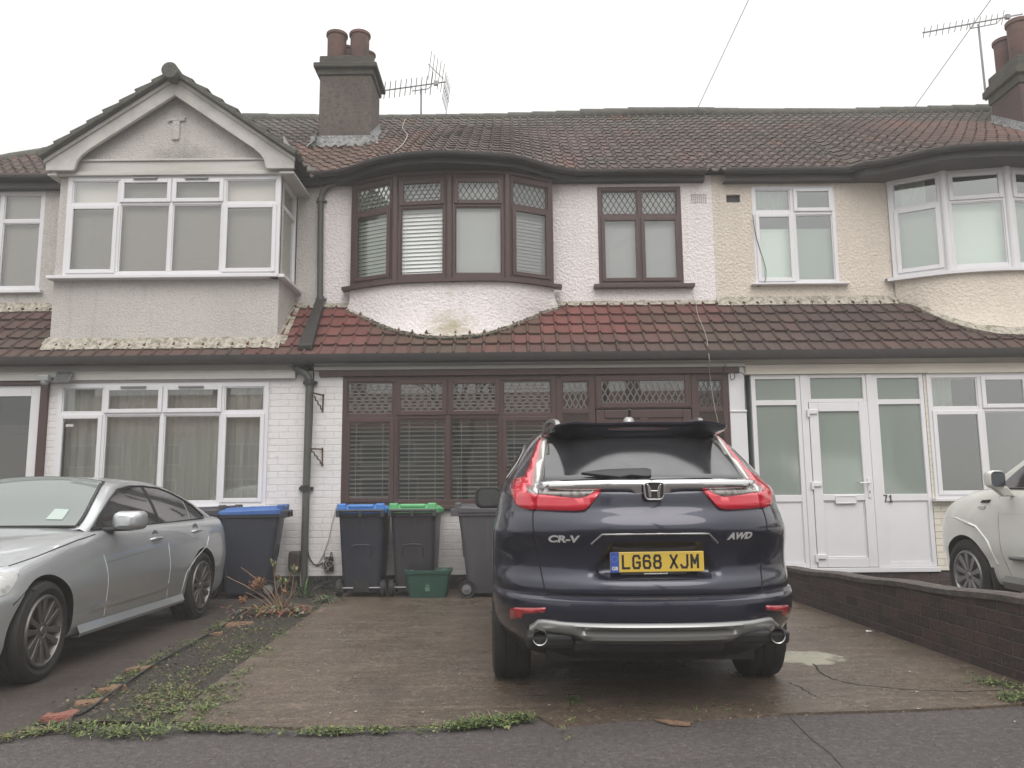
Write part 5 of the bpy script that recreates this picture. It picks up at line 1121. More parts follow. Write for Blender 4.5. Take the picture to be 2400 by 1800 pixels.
m_clear = mat('clear_ribbed_lens', (.62, .60, .58), .18, .35, coat=1, layers=[dict(t='wave', s=(0, 0, 40), dist=1, lo=.3, hi=.7, c=(.40, .38, .36), f=.8)])
m_smoke = mat('smoked_lens', (.15, .13, .118), .15, .3, coat=1, layers=[dict(t='vor', s=30, lo=.2, hi=.5, c=(.34, .32, .30), f=.7)])
m_dglass = mat('dark_car_glass', (.014, .015, .017), .05, 0, coat=1, spec=1.0, layers=[dict(s=3, d=6, lo=.5, hi=.7, c=(.05, .052, .055), f=.6)])
m_rglass = mat('rain_filmed_glass', (.022, .023, .026), .13, 0, coat=.3, coatr=.1, spec=.8, layers=[dict(s=3.5, d=6, lo=.48, hi=.72, c=(.07, .072, .078), f=.6), dict(t='vor', s=38, lo=.10, hi=.04, c=(.006, .006, .007), f=.5)])
m_dglass.node_tree.nodes['Principled BSDF'].inputs['IOR'].default_value = 1.7
m_sglass = mat('privacy_side_glass', (.012, .012, .013), .22, 0, spec=.35)
m_trim = mat('black_trim', (.016, .016, .017), .5)
m_pipe_steel = mat('dull_steel', (.30, .29, .28), .22, 1.0)
m_badge = mat('badge_silver', (.62, .62, .62), .3, .35)
m_gap = mat('panel_gap', (.004, .004, .004), .8)
m_rim = mat('silver_alloy', (.30, .295, .29), .35, .8)
m_rimd = mat('dirty_alloy', (.20, .188, .18), .42, .8)
m_disc = mat('brake_iron', (.07, .062, .058), .55, .6)
m_yel = mat('yellow_plate', (.62, .43, .06), .35, coat=.6)
m_eub = mat('blue_band', (.035, .085, .36), .35)
m_ink = mat('plate_ink', (.012, .011, .010), .5)
m_wht = mat('white_print', (.62, .62, .60), .5)
def wheel(parent, c, ax, r, w, rr, spokes, twin, mrim, steer=0, swid=.05):
    """c centre, ax outward axis"""
    A = Matrix.Rotation(steer, 3, 'Z') @ V(ax).normalized(); h = w / 2
    b = MB(); b.lathe([(rr, -h * .8), (rr + .02, -h * .95), (r - .05, -h), (r - .012, -h * .86), (r, -h * .6), (r - .004, -h * .3), (r - .01, -h * .28), (r - .004, -h * .24), (r, 0), (r - .004, h * .24), (r - .01, h * .28), (r - .004, h * .3), (r, h * .6), (r - .012, h * .86), (r - .05, h), (rr + .02, h * .95), (rr, h * .8)], c, A, 40)
    t = b.build('wheel', m_tyre, parent, smooth=35)
    b = MB(); b.lathe([(rr + .002, h * .82), (rr - .006, h * .98), (rr - .022, h * .98), (rr - .035, h * .70), (rr - .045, -h * .7)], c, A, 36)
    a = A.cross(V((0, 0, 1))).normalized(); u = a.cross(A)
    def P(rad, ang, d): return V(c) + A * d + (a * math.cos(ang) + u * math.sin(ang)) * rad
    for k in range(spokes):
        for s in ((-.5, .5) if twin else (0,)):
            a0 = 2 * math.pi * k / spokes + .3; sp = swid / (rr) * 1.25 * s; r0, r1 = rr * .22, rr - .018
            n0, n1 = a0 + sp * 1.6, a0 + sp * 1.15; w0, w1 = swid * .34 / r0 * (.7 if twin else 1), swid * (.40 if twin else .62) / r1
            q_ = [P(r0, n0 - w0, h * .45), P(r0, n0 + w0, h * .45), P(r1, n1 + w1, h * .62), P(r1, n1 - w1, h * .62), P(r0, n0 - w0 * .8, h * .82), P(r0, n0 + w0 * .8, h * .82), P(r1, n1 + w1 * .8, h * .93), P(r1, n1 - w1 * .8, h * .93)]
            b.hexa(q_)
    b.lathe([(rr * .30, h * .4), (rr * .29, h * .78), (rr * .20, h * .84), (rr * .19, h * .80), (rr * .13, h * .80), (rr * .12, h * .88), (0, h * .89)], c, A, 24)
    b.build('rim', mrim, t, smooth=35, bevel=.003)
    b = MB(); b.lathe([(rr * .72, h * .1), (rr * .70, h * .16), (rr * .25, h * .18), (0, h * .18)], c, A, 28); b.lathe([(rr - .05, -h * .1), (0, -h * .12)], c, A, 28); b.build('brake_disc', m_disc, t, smooth=35)
    return t
def cut(o, cutters):
    cs = []
    for c, ax, r, l in cutters:
        b = MB(); a = V(ax).normalized(); b.lathe([(0, 0), (r, 0), (r, l), (0, l)], c, a, 44); k = b.build('cutter', m_trim, None, smooth=0); bm = bmesh.new(); bm.from_mesh(k.data); bmesh.ops.remove_doubles(bm, verts=bm.verts, dist=1e-5); bmesh.ops.recalc_face_normals(bm, faces=bm.faces); bm.to_mesh(k.data); bm.free(); cs.append(k)
    for k in cs:
        md = o.modifiers.new('b', 'BOOLEAN'); md.operation = 'DIFFERENCE'; md.object = k; md.solver = 'EXACT'
    me = bpy.data.meshes.new_from_object(o.evaluated_get(bpy.context.evaluated_depsgraph_get()))
    o.modifiers.clear(); old = o.data; o.data = me; me.name = old.name; bpy.data.meshes.remove(old)
    for k in cs: d = k.data; bpy.data.objects.remove(k); bpy.data.meshes.remove(d)
def arch_liner(parent, pts, y0, y1, r, x0, x1):
    pass
# ================================================================ the dark blue car, seen from behind
CX, CY = .785, 4.53
TS = Matrix.Translation((CX, CY, 0))
SUV = thing('parked_car', (CX, CY + 2.2, 0), 'dark navy blue sport utility car seen from behind, yellow plate, red boomerang lamps', 'car', 'cars parked on the front drives')
PRO = [(.26, .16, .80), (.32, .05, .84), (.36, .0, .86), (.40, -.045, .88), (.46, -.09, .90), (.52, -.115, .91), (.575, -.12, .915), (.612, -.115, .917), (.628, -.095, .917), (.636, -.05, .915), (.66, -.055, .916), (.70, -.046, .918), (.74, -.018, .921), (.78, -.006, .922), (.84, -.012, .922), (.90, -.030, .921), (.95, -.053, .917), (.985, -.064, .912), (1.02, -.058, .904), (1.06, -.040, .897), (1.10, -.014, .89), (1.125, -.006, .886), (1.16, -.002, .882), (1.20, .006, .874), (1.225, .03, .865), (1.26, .11, .85), (1.35, .245, .81), (1.45, .375, .757), (1.52, .455, .712), (1.57, .515, .672), (1.61, .575, .63), (1.635, .65, .57), (1.652, .80, .47), (1.662, 1.05, .29)]
FRO = [(.26, 4.30), (.45, 4.48), (.60, 4.50), (.80, 4.46), (.95, 4.30), (1.03, 3.9), (1.08, 3.45), (1.12, 3.30), (1.3, 2.85), (1.5, 2.35), (1.6, 1.95), (1.65, 1.5), (1.662, 1.3)]
fyr = lambda z: ramp([(a, b) for a, b, c in PRO], z); fw = lambda z: ramp([(a, c) for a, b, c in PRO], z); fyf = lambda z: ramp(FRO, z)
NX, LR = 2.6, .72
def sst(a, b, x): t = max(0, min(1, (x - a) / (b - a))); return t * t * (3 - 2 * t)
def rec(x, z):                            # hollow for the number plate
    hw_ = lerp(.36, .27, sst(.72, .93, z)); return .042 * sst(0, .05, hw_ - abs(x)) * sst(.715, .76, z) * sst(0, .02, .925 - z)
def ytail(x, z):
    k = min(.9995, abs(x) / fw(z)); return fyr(z) + LR * (1 - math.sqrt(1 - k ** NX)) + rec(x, z)
def xside(y, z):
    k = (y - fyr(z)) / LR
    if k >= 1: return fw(z)
    return fw(z) * (1 - (1 - max(0, k)) ** 2) ** (1 / NX)
def tl(px, py, off=0.0):                  # photograph point laid on the tail surface -> local (x, z)
    Y = CY
    for _ in range(12):
        p = at(px, py, Y); Y = CY + min(.7, ytail(p.x - CX, p.z)) - off
    return (p.x - CX, p.z)
Zh, Zl = q(1080, 940, 2.37), q(1150, 960, 5.531)
zl = []
for i in range(len(PRO) - 1):
    n = max(1, int((PRO[i + 1][0] - PRO[i][0]) / .012)); zl += [lerp(PRO[i][0], PRO[i + 1][0], k / n) for k in range(n)]
zl.append(PRO[-1][0])
rows = []
for z in zl:
    w, yr_, yf_ = fw(z), fyr(z), fyf(z); hp = []
    for k in range(57):                   # rear arc
        x = w * math.sin(math.pi / 2 * (k / 56)) ** (.92); hp.append((x, ytail(x, z) if k < 56 else yr_ + LR))
    lf = min(.7, (yf_ - yr_ - LR) * .5)
    for k in range(1, 26): hp.append((w, lerp(yr_ + LR, yf_ - lf, k / 25)))
    for k in range(1, 25): a = math.pi / 2 * k / 24; hp.append((w * math.cos(a) ** (2 / 2.8), yf_ - lf + lf * math.sin(a) ** (2 / 2.2)))
    ring_ = hp + [(-x, y) for x, y in hp[-2:0:-1]]
    rows.append([(x, y, z) for x, y in ring_])
b = MB(); b.sheet(rows, close=True); b.add(rows[-1], [tuple(range(len(rows[-1])))]); b.add(rows[0], [tuple(range(len(rows[0])))[::-1]])
b.T = TS; b.v = [tuple(TS @ V(p)) for p in b.v]
body = b.build('body', [m_navy, m_trim], SUV, smooth=32)
cut(body, [((CX + s * .62, CY + y, .36), (s, 0, 0), .405, .5) for s in (1, -1) for y in (.95, 3.61)])
me = body.data
for p in me.polygons:
    c = p.center; lx, ly, lz = c.x - CX, c.y - CY, c.z
    dm = min(math.hypot(ly - .95, lz - .36), math.hypot(ly - 3.61, lz - .36))
    if (lz < .40 and ly > .45) or lz < .355 or (dm < .47 and abs(lx) > .7) : p.material_index = 1
    p.use_smooth = True
me.set_sharp_from_angle(angle=R(32))
def tpatch(name, poly, m_, off, parent=SUV, step=.03, sol=.012, mirror=False, bev=0, px=True):
    pl = [tl(*p) for p in poly] if px else poly
    if mirror: pl = [(-x, z) for x, z in pl][::-1]
    b = MB(); b.T = TS; vs, fs = patch(pl, lambda x, z: (x, ytail(x, z) - off, z), step); b.add(vs, fs)
    o = b.build(name, m_, parent, fix=False, smooth=40, bevel=bev)
    bm = bmesh.new(); bm.from_mesh(o.data); bmesh.ops.recalc_face_normals(bm, faces=bm.faces)
    if sum(f.normal.y * f.calc_area() for f in bm.faces) > 0: bmesh.ops.reverse_faces(bm, faces=bm.faces)
    bm.to_mesh(o.data); bm.free()
    if sol: md = o.modifiers.new('Solidify', 'SOLIDIFY'); md.thickness = sol; md.offset = -1
    return o
def tline(name, pts, w, m_, off, parent=SUV, px=True, mirror=False):
    pl = [V(tl(*p)) for p in pts] if px else [V(p) for p in pts]
    if mirror: pl = [V((-p.x, p.y)) for p in pl]
    sp = []
    for i in range(len(pl) - 1):
        n = max(1, int((pl[i + 1] - pl[i]).length / .02)); sp += [pl[i].lerp(pl[i + 1], k / n) for k in range(n)]
    sp.append(pl[-1]); b = MB(); b.T = TS
    b.tube([(p.x, ytail(p.x, p.y) - off, p.y) for p in sp], w, 6); return b.build(name, m_, parent, smooth=60)
# rear window, lamps, chrome, plate
rw = [tl(*Zh(*p)) for p in [(478, 205), (470, 260), (455, 360), (438, 452)]]
rwp = rw + [(-x, z) for x, z in rw[::-1]]
wz = rwp[3][1]
tpatch('rear_window', rwp, m_rglass, .006, px=False, step=.04)
LO = [Zl(*p) for p in [(640, 338), (668, 342), (640, 450), (590, 640), (530, 880), (525, 970), (450, 985), (460, 1040), (490, 1075), (580, 1095), (598, 1110), (556, 1165), (548, 1292), (470, 1288), (390, 1270), (340, 1235), (300, 1190), (275, 1130), (262, 1060), (262, 990), (275, 935), (310, 900), (390, 875), (440, 850), (500, 690), (560, 520), (600, 420)]]
LC = [Zl(*p) for p in [(672, 342), (735, 372), (690, 600), (640, 850), (602, 1010), (602, 1092), (580, 1093), (530, 1050), (527, 970), (533, 880), (593, 640), (643, 450)]]
LS = [Zl(*p) for p in [(452, 985), (527, 972), (532, 1050), (576, 1090), (492, 1072), (464, 1040)]]
LI = [Zl(*p) for p in [(618, 1100), (700, 1103), (900, 1130), (1130, 1150), (1200, 1140), (1270, 1110), (1345, 1060), (1420, 1062), (1330, 1180), (1260, 1260), (1200, 1298), (1100, 1308), (800, 1303), (564, 1292), (568, 1165)]]
LK = [Zl(*p) for p in [(628, 1015), (740, 1030), (900, 1045), (1370, 1058), (1340, 1062), (1268, 1108), (1198, 1138), (1130, 1147), (900, 1127), (700, 1100), (622, 1097)]]
for mir in (False, True):
    o = tpatch('tail_lamp', LO, m_red, .022, mirror=mir, sol=.03, bev=.004)
    tpatch('clear_strip', LC, m_clear, .018, o, mirror=mir, sol=.03); tpatch('reversing_lens', LS, m_smoke, .017, o, mirror=mir, sol=.02)
    o = tpatch('tailgate_lamp', LI, m_red, .016, mirror=mir, sol=.03, bev=.004); tpatch('clear_lens', LK, m_smoke, .012, o, mirror=mir, sol=.02)
CB = [tl(*Zh(*p)) for p in [(428, 455), (700, 449), (1045, 446)]]; CBb = [tl(*Zh(*p)) for p in [(980, 530), (955, 507), (900, 498), (700, 497), (520, 492), (460, 480)]]
cb = [CB[0], CB[1], (0, CB[2][1])] + [(0, CBb[0][1] - .01)] + CBb
for mir in (False, True):
    zb_ = min(p[1] for p in cb); q_ = cb if not mir else [(-x, z) for x, z in cb][::-1]; b = MB(); b.T = TS; vs, fs = patch(q_, lambda x, z: (x, ytail(x, 1.215) - .020 - .30 * (z - 1.215), z), .03); b.add(vs, fs); o = b.build('chrome_bar', m_chrome, SUV, fix=False, smooth=40)
    bm = bmesh.new(); bm.from_mesh(o.data); bmesh.ops.recalc_face_normals(bm, faces=bm.faces)
    if sum(f.normal.y * f.calc_area() for f in bm.faces) > 0: bmesh.ops.reverse_faces(bm, faces=bm.faces)
    bm.to_mesh(o.data); bm.free(); md = o.modifiers.new('Solidify', 'SOLIDIFY'); md.thickness = .05; md.offset = -1
ez = tl(*Zh(1045, 500))[1]; ye_ = ytail(0, ez) - .05
FE = Fr((CX, CY + ye_, 0), (1, 0, 0), (0, -1, 0))
def rr(w, h, r, n=5): return [(sx * (w - r) + r * math.cos(R(a + 90 * k / n)), sy * (h - r) + r * math.sin(R(a + 90 * k / n))) for sx, sy, a in ((1, 1, 0), (-1, 1, 90), (-1, -1, 180), (1, -1, 270)) for k in range(n + 1)]
b = MB(); o1 = rr(.0575, .0505, .026); o2 = rr(.050, .043, .021); n = len(o1)
tp = lambda p: (p[0] * (1 + p[1] * 1.2), ez + p[1])
vs = [FE(*tp(p), 0) for p in o1] + [FE(*tp(p), .012) for p in o1] + [FE(*tp(p), .012) for p in o2] + [FE(*tp(p), .002) for p in o2]
b.add(vs, [(k * n + i, k * n + (i + 1) % n, (k + 1) * n + (i + 1) % n, (k + 1) * n + i) for k in range(3) for i in range(n)])
for s in (1, -1):                         # tapering upright strokes joined by a curved bar
    for A_ in [[(s * .033, .040), (s * .041, .038), (s * .0335, -.0), (s * .031, -.036), (s * .0175, -.038), (s * .0155, -.004), (s * .0225, .02)]]:
        b.prism([FE(x, ez + z, .004) for x, z in (A_ if s > 0 else A_[::-1])], (0, -.007, 0))
b.prism([FE(x, ez + z, .004) for x, z in [(-.021, .006), (-.018, -.006), (.018, -.006), (.021, .006), (.012, .0035), (-.012, .0035)]], (0, -.006, 0))
em_ = b.build('emblem', m_chrome, SUV, bevel=.0015); b = MB(); b.add([FE(*tp(p), .003) for p in rr(.051, .044, .021)], [tuple(range(n))]); b.build('emblem_field', m_ink, em_, fix=False)
# tailgate gaps and creases
for mir in (False, True): tline('panel_gap', [Zh(*p) for p in [(405, 598), (400, 640), (400, 690), (412, 770), (432, 870), (468, 1058)]], .005, m_gap, -.001, mirror=mir)
zz = tl(*Zh(470, 1060)); tline('panel_gap', [(zz[0], .634), (zz[0] + .1, .633), (0, .633), (-zz[0] - .1, .633), (-zz[0], .634)], .005, m_gap, .002, px=False)
k1, k2, k3 = tl(*Zh(725, 795)), tl(*Zh(785, 742)), tl(*Zh(1050, 739))
tline('plate_hood_edge', [k1, k2, (0, k3[1]), (-k2[0], k2[1]), (-k1[0], k1[1])], .006, m_satin, .001, px=False)
# wiper
b = MB(); b.T = TS
wp = [tl(*Zh(*p)) for p in [(665, 412), (720, 403), (800, 394), (900, 390), (1020, 387), (1050, 395), (1052, 428), (1020, 432), (940, 424), (880, 436), (800, 428)]]
vs, fs = patch(wp, lambda x, z: (x, ytail(x, z) - .035, z), .05); b.add(vs, fs); o = b.build('rear_wiper', m_trim, SUV, smooth=40, solid=.02, bevel=.004)
# number plate
pz_ = tl(*Zh(1055, 890))[1]; FPt = Fr((CX + .012, CY - .004, 0), (1, 0, .012), (0, -1, 0))
FPt.U = V((1, 0, .006))
b = MB(); b.fb(FPt, -.26, .26, pz_ - .0555, pz_ + .0555, -.03, .0); pl = b.build('number_plate', m_yel, SUV, bevel=.004); pl['label'] = 'yellow number plate reading LG68 XJM'
b = MB(); b.fb(FPt, -.2595, -.212, pz_ - .055, pz_ + .055, -.01, .001); b.build('blue_band', m_eub, pl)
b = MB(); b.fb(FPt, -.20, .16, pz_ - .068, pz_ - .0562, -.03, -.001); b.build('plate_holder', m_trim, pl)
G = {'L': [[(0, 1), (0, 0), (1, 0)]], 'G': [[(1, .78), (.82, 1), (.18, 1), (0, .82), (0, .18), (.18, 0), (.82, 0), (1, .18), (1, .46), (.55, .46)]], '6': [[(.95, .82), (.8, 1), (.2, 1), (0, .8), (0, .2), (.2, 0), (.8, 0), (1, .18), (1, .38), (.8, .56), (0, .56)]],
     '8': [[(.2, .54), (.05, .7), (.05, .85), (.22, 1), (.78, 1), (.95, .85), (.95, .7), (.8, .54), (.2, .54), (0, .38), (0, .16), (.2, 0), (.8, 0), (1, .16), (1, .38), (.8, .54)]], 'X': [[(0, 1), (1, 0)], [(1, 1), (0, 0)]], 'J': [[(1, 1), (1, .2), (.82, 0), (.2, 0), (0, .2)]], 'M': [[(0, 0), (0, 1), (.5, .35), (1, 1), (1, 0)]]}
def strokes(b, F, s, x, z, w, h, t, gap, n):
    for ch in s:
        if ch == ' ': x += gap * 2.0 + .012; continue
        for pl_ in G[ch]:
            p = [V((x + t / 2 + a * (w - t), z + t / 2 + c * (h - t))) for a, c in pl_]
            for i in range(len(p) - 1):
                d = (p[i + 1] - p[i]).normalized(); m_ = V((-d.y, d.x)) * t / 2; e = d * t * .42
                b.quad(F(*(p[i] - e - m_), n + .00002 * i), F(*(p[i + 1] + e - m_), n + .00002 * i), F(*(p[i + 1] + e + m_), n + .00002 * i), F(*(p[i] - e + m_), n + .00002 * i))
        x += w + gap
b = MB(); strokes(b, FPt, 'LG68 XJM', -.197, pz_ - .0385, .0475, .079, .0125, .0105, .0012); b.build('plate_lettering', m_ink, pl, fix=False)
G.update({'7': [[(0, 1), (1, 1), (.35, 0)]], '1': [[(.1, .78), (.5, 1), (.5, 0)], [(.1, 0), (.9, 0)]]})
b = MB(); strokes(b, FG, '71', nx - .068, nz_ - .05, .052, .10, .017, .016, .0125); b.build('house_number', mat('dark_bronze_number', (.05, .045, .04), .5), RH, fix=False)
def lettering(parent, body_, size, x, z, F, n, m_, shear=0, off=0, ex=.001, sx=1, name='lettering'):
    vs, fs = text_mesh(body_, size, shear, off, ex, sx=sx); b = MB(); b.add([F(x + v.x, z + v.y, n + v.z) for v in vs], fs); return b.build(name, m_, parent, fix=False)
lettering(pl, 'GB', .026, -.236, pz_ - .034, FPt, .003, m_wht, off=.0008)
b = MB()
for k in range(12): a = 2 * math.pi * k / 12; c = (-.236 + .015 * math.cos(a), pz_ + .018 + .015 * math.sin(a)); b.add([FPt(c[0] + .0022 * math.cos(R(90 + 72 * j * 2)), c[1] + .0022 * math.sin(R(90 + 72 * j * 2)), .002) for j in range(5)], [(0, 1, 2, 3, 4)])
b.build('star_ring', m_wht, pl, fix=False)
lettering(pl, 'www.thamesmonda.co.uk', .0125, -.01, pz_ - .0625, FPt, .001, m_wht, off=.0004, ex=.0003)
def badge(body_, size, pc, shear, sx, ang=0):
    x, z = tl(*Zh(*pc)); vs, fs = text_mesh(body_, size, shear, .0022, .003, sx=sx); b = MB(); b.T = TS
    b.add([(x + v.x * math.cos(ang) - v.y * math.sin(ang), ytail(x + v.x, z + v.y) - .006 - v.z, z + v.y + v.x * math.sin(ang)) for v in vs], fs); o = b.build('model_badge', m_badge, SUV); o['label'] = 'chrome badge reading ' + body_
badge('CR-V', .052, (566, 768), .12, 1.42, 0); badge('AWD', .050, (1548, 750), .35, 1.18, R(1))
# spoiler over the window
top = [(452, 186), (475, 165), (505, 148), (560, 130), (640, 119), (760, 124), (900, 122), (1048, 120)]; bot = [(470, 212), (505, 226), (550, 238), (600, 249), (650, 253), (760, 246), (900, 243), (1048, 242)]
rows = []
def spo(px1, px2):
    Yl = CY + .40; p = at(*Zh(*px1), Yl); x, z, y = p.x - CX, p.z, p.y - CY
    k_ = sst(505, 452, px1[0])
    if k_ > 0: xs_, zs_ = tl(*Zh(*px1)); x, z, y = lerp(x, xs_, k_), lerp(z, zs_, k_), lerp(y, ytail(xs_, zs_) - .02, k_)
    x2, z2 = tl(*Zh(*px2)); y2 = ytail(x2, z2) - .008
    xr = x * 1.0; return [(xr, y + .42, 1.652 - .075 * (abs(x) / .55) ** 2), (x, y + .16, z + .018), (x, y + .03, z + .010), (x, y, z + .004), (x, y + .002, z - .008), (x * .995, y + .05, z - .022), ((x + x2) / 2, lerp(y, y2, .6), lerp(z, z2, .55)), (x2, y2, z2), (x2, y2 + .03, z2 + .01)]
half_ = [spo(a, (c[0], lerp(a[1], c[1], .62))) for a, c in zip(top, bot)]
half_[-1] = [(0, p[1], p[2]) for p in half_[-1]]
rows = half_ + [[(-p[0], p[1], p[2]) for p in r_] for r_ in half_[-2::-1]]
cols_ = list(zip(*rows)); sm = [smooth_path(c, 4) for c in cols_]; rows = [list(r_) for r_ in zip(*sm)]
b = MB(); b.T = TS; b.sheet(rows); b.build('roof_spoiler', m_navy, SUV, smooth=35)
p0, p1 = Zh(830, 140), Zh(1165, 138); b = MB(); a0, a1 = at(*p0, CY + .43), at(*p1, CY + .43); hw_ = (a1.x - a0.x) / 2
r3 = lambda k: sm[k][len(sm[k]) // 2]
A_, B_ = V(r3(5)), V(r3(6)); up_ = (V((0, 0, .004)))
for t0, t1 in ((.15, .55),):
    Pq = [A_.lerp(B_, t0), A_.lerp(B_, t1)]; b.T = TS; b.add([(-hw_, Pq[0].y - .004, Pq[0].z - .006), (hw_, Pq[0].y - .004, Pq[0].z - .006), (hw_, Pq[1].y - .004, Pq[1].z - .006), (-hw_, Pq[1].y - .004, Pq[1].z - .006), (-hw_, Pq[0].y + .02, Pq[0].z + .006), (hw_, Pq[0].y + .02, Pq[0].z + .006), (hw_, Pq[1].y + .02, Pq[1].z + .006), (-hw_, Pq[1].y + .02, Pq[1].z + .006)], [(0, 1, 2, 3), (7, 6, 5, 4), (0, 4, 5, 1), (2, 6, 7, 3)])
b.build('high_brake_lamp', mat('unlit_red_lamp', (.085, .014, .014), .3), SUV)
# roof rails, aerial, side glass, mirrors
for s in (1, -1):
    pts = [V((s * .475, .80, 1.625)), V((s * .485, .84, 1.668)), V((s * .50, .95, 1.69)), V((s * .52, 1.1, 1.70)), V((s * .53, 1.7, 1.705)), V((s * .52, 2.3, 1.665)), V((s * .50, 2.5, 1.62))]
    b = MB(); b.T = TS; sp = smooth_path(pts, 5); b.sheet([[p + V((-.018, 0, -.012)), p + V((-.014, 0, .012)), p + V((.014, 0, .012)), p + V((.018, 0, -.012))] for p in sp], close=True); b.add([sp[0] + V(d) for d in ((-.018, 0, -.012), (-.014, 0, .012), (.014, 0, .012), (.018, 0, -.012))], [(0, 1, 2, 3)]); b.build('roof_rail', m_satin, SUV, smooth=50)
b = MB(); b.T = TS; ax = AX(1473, 975, CY + .8) - CX; az = AZ(1473, 984, CY + .8); b.lathe([(.04, -.03), (.034, .006), (.018, .018), (0, .02)], (ax, .8, az), (0, .05, 1), 14); o = b.build('roof_aerial', m_satin, SUV, smooth=50); b = MB(); b.T = TS; b.tube([(ax + .004, .8, az + .01), (ax + .006, .78, az + .068)], [.012, .010], 8); b.build('aerial_stub', m_trim, o, smooth=50)
for s in (1, -1):
    poly = [(.74, 1.30), (.78, 1.40), (.88, 1.475), (1.05, 1.53), (1.6, 1.555), (2.1, 1.52), (2.5, 1.40), (2.95, 1.20), (2.98, 1.13), (1.6, 1.14), (.9, 1.17)]
    b = MB(); b.T = TS; vs, fs = patch(poly, lambda y, z: (s * (xside(y, z) + .003), y, z), .06); b.add(vs, fs); sg = b.build('side_window', m_sglass, SUV, smooth=40)
    b = MB(); b.T = TS; pp = [V((s * (xside(y, z) + .008), y, z)) for y, z in poly + poly[:1]]; b.tube(pp, .0045, 6); b.build('chrome_surround', m_satin, sg, smooth=60)
    c = V((s * 1.0, 2.56, 1.165)); b = MB(); b.T = TS; b.T = TS
    sec_ = lambda k, y: [(c.x + x * k, c.y + y, c.z + z * k) for x, z in rr(.118, .095, .06)]
    b.sheet([sec_(.55, .16), sec_(.85, .12), sec_(1, .05), sec_(1.0, .0), sec_(.9, -.008)], close=True); b.add(sec_(.55, .16), [tuple(range(24))]); b.add(sec_(.9, -.006), [tuple(range(24))]); b.hexa([(s * .86, 2.56, 1.07), (s * .95, 2.56, 1.09), (s * .95, 2.62, 1.09), (s * .86, 2.64, 1.07), (s * .86, 2.57, 1.12), (s * .95, 2.57, 1.13), (s * .95, 2.62, 1.13), (s * .86, 2.64, 1.12)])
    mr_ = b.build('door_mirror', m_trim, SUV, smooth=40); b = MB(); b.T = TS; b.add([(c.x + x * .76, c.y - .012, c.z + z * .74) for x, z in rr(.118, .095, .06)], [tuple(range(24))]); b.build('mirror_glass', mat('mirror_glass', (.26, .29, .31), .02, 1.0) if 'mirror_glass' not in bpy.data.materials else bpy.data.materials['mirror_glass'], mr_, fix=False)
    # reflectors and tail pipes
    tpatch('bumper_reflector', [Zh(*p) for p in [(274, 1152), (300, 1146), (467, 1147), (465, 1172), (352, 1180), (330, 1208), (270, 1212)]], m_reddk, .010, mirror=s > 0, sol=.02)
    b = MB(); b.T = TS; ec = at(*Zh(440, 1317), CY - .06); ex_ = abs(ec.x - CX) ; ezz = ec.z
    b.lathe([(.030, .25), (.036, .05), (.036, .0), (.041, -.004), (.043, .01), (.043, .2)], (s * ex_, -.05, ezz), (0, 1, 0), 24); b.build('tail_pipe', m_pipe_steel, SUV, smooth=40)
    b = MB(); b.T = TS; b.lathe([(0, .03), (.036, .03)], (s * ex_, -.05, ezz), (0, 1, 0), 20); b.build('pipe_bore', m_gap, SUV)
# lower bumper: satin skid with raised centre, black valance
def bump_y(x, dz=.5): return ytail(x, dz)
rows = []
for i in range(61):
    x = lerp(-.70, .70, i / 60); e = abs(x) / .70; c_ = sst(.46, .36, abs(x)); up = .035 * sst(.40, .56, abs(x)) * 0
    arch = .055 * math.exp(-((abs(x) - ex_) / .085) ** 2); zt = .497 + .006 * sst(.5, .62, abs(x)) - .05 * sst(.64, .70, abs(x)); y0 = bump_y(x) - .006
    zb = lerp(.405 + arch * .75, .385, c_)
    rows.append([(x, y0 + .02, zt + .008), (x, y0 - .012, zt), (x, y0 - .020, zt - .014), (x, lerp(y0 - .008, y0 + .022, c_), lerp(zt - .045, zt - .038, c_)), (x, lerp(y0 + .0, y0 - .026, c_), lerp(zt - .06, zt - .060, c_)), (x, lerp(y0 + .01, y0 - .022, c_), lerp((zt + zb) / 2 - .02, zt - .082, c_)), (x, y0 + .04, zb), (x, y0 + .12, zb + .004)])
b = MB(); b.T = TS; b.sheet(rows); b.build('skid_plate', m_satin, SUV, smooth=50)
b = MB(); b.T = TS
for x0, x1, z0 in ((-.46, .36, .335), (-.72, -.46, .36), (.36, .72, .37)): b.hexa([(x0, -.02, z0), (x1, -.02, z0), (x1, .3, z0 - .02), (x0, .3, z0 - .02), (x0, -.045, z0 + .07), (x1, -.045, z0 + .07), (x1, .3, z0 + .1), (x0, .3, z0 + .1)])
b.build('rear_valance', m_trim, SUV, bevel=.02)
b = MB(); b.T = TS; b.box(-.60, .60, .25, 4.1, .24, .42); b.box(-.45, .12, .55, 1.0, .26, .36); b.tube([(-.4, .4, .27), (-.1, .5, .26), (.1, 1.2, .26)], .05, 8); b.tube([(-.7, .95, .33), (.7, .95, .33)], .05, 8); b.build('underbody', m_trim, SUV)
for s in (1, -1):
    wheel(SUV, V((CX + s * .802, CY + .95, .36)), (s, 0, 0), .36, .245, .24, 5, False, m_rim, swid=.09); wheel(SUV, V((CX + s * .80, CY + 3.61, .36)), (s, 0, 0), .36, .235, .24, 5, False, m_rim, steer=R(-14), swid=.09)
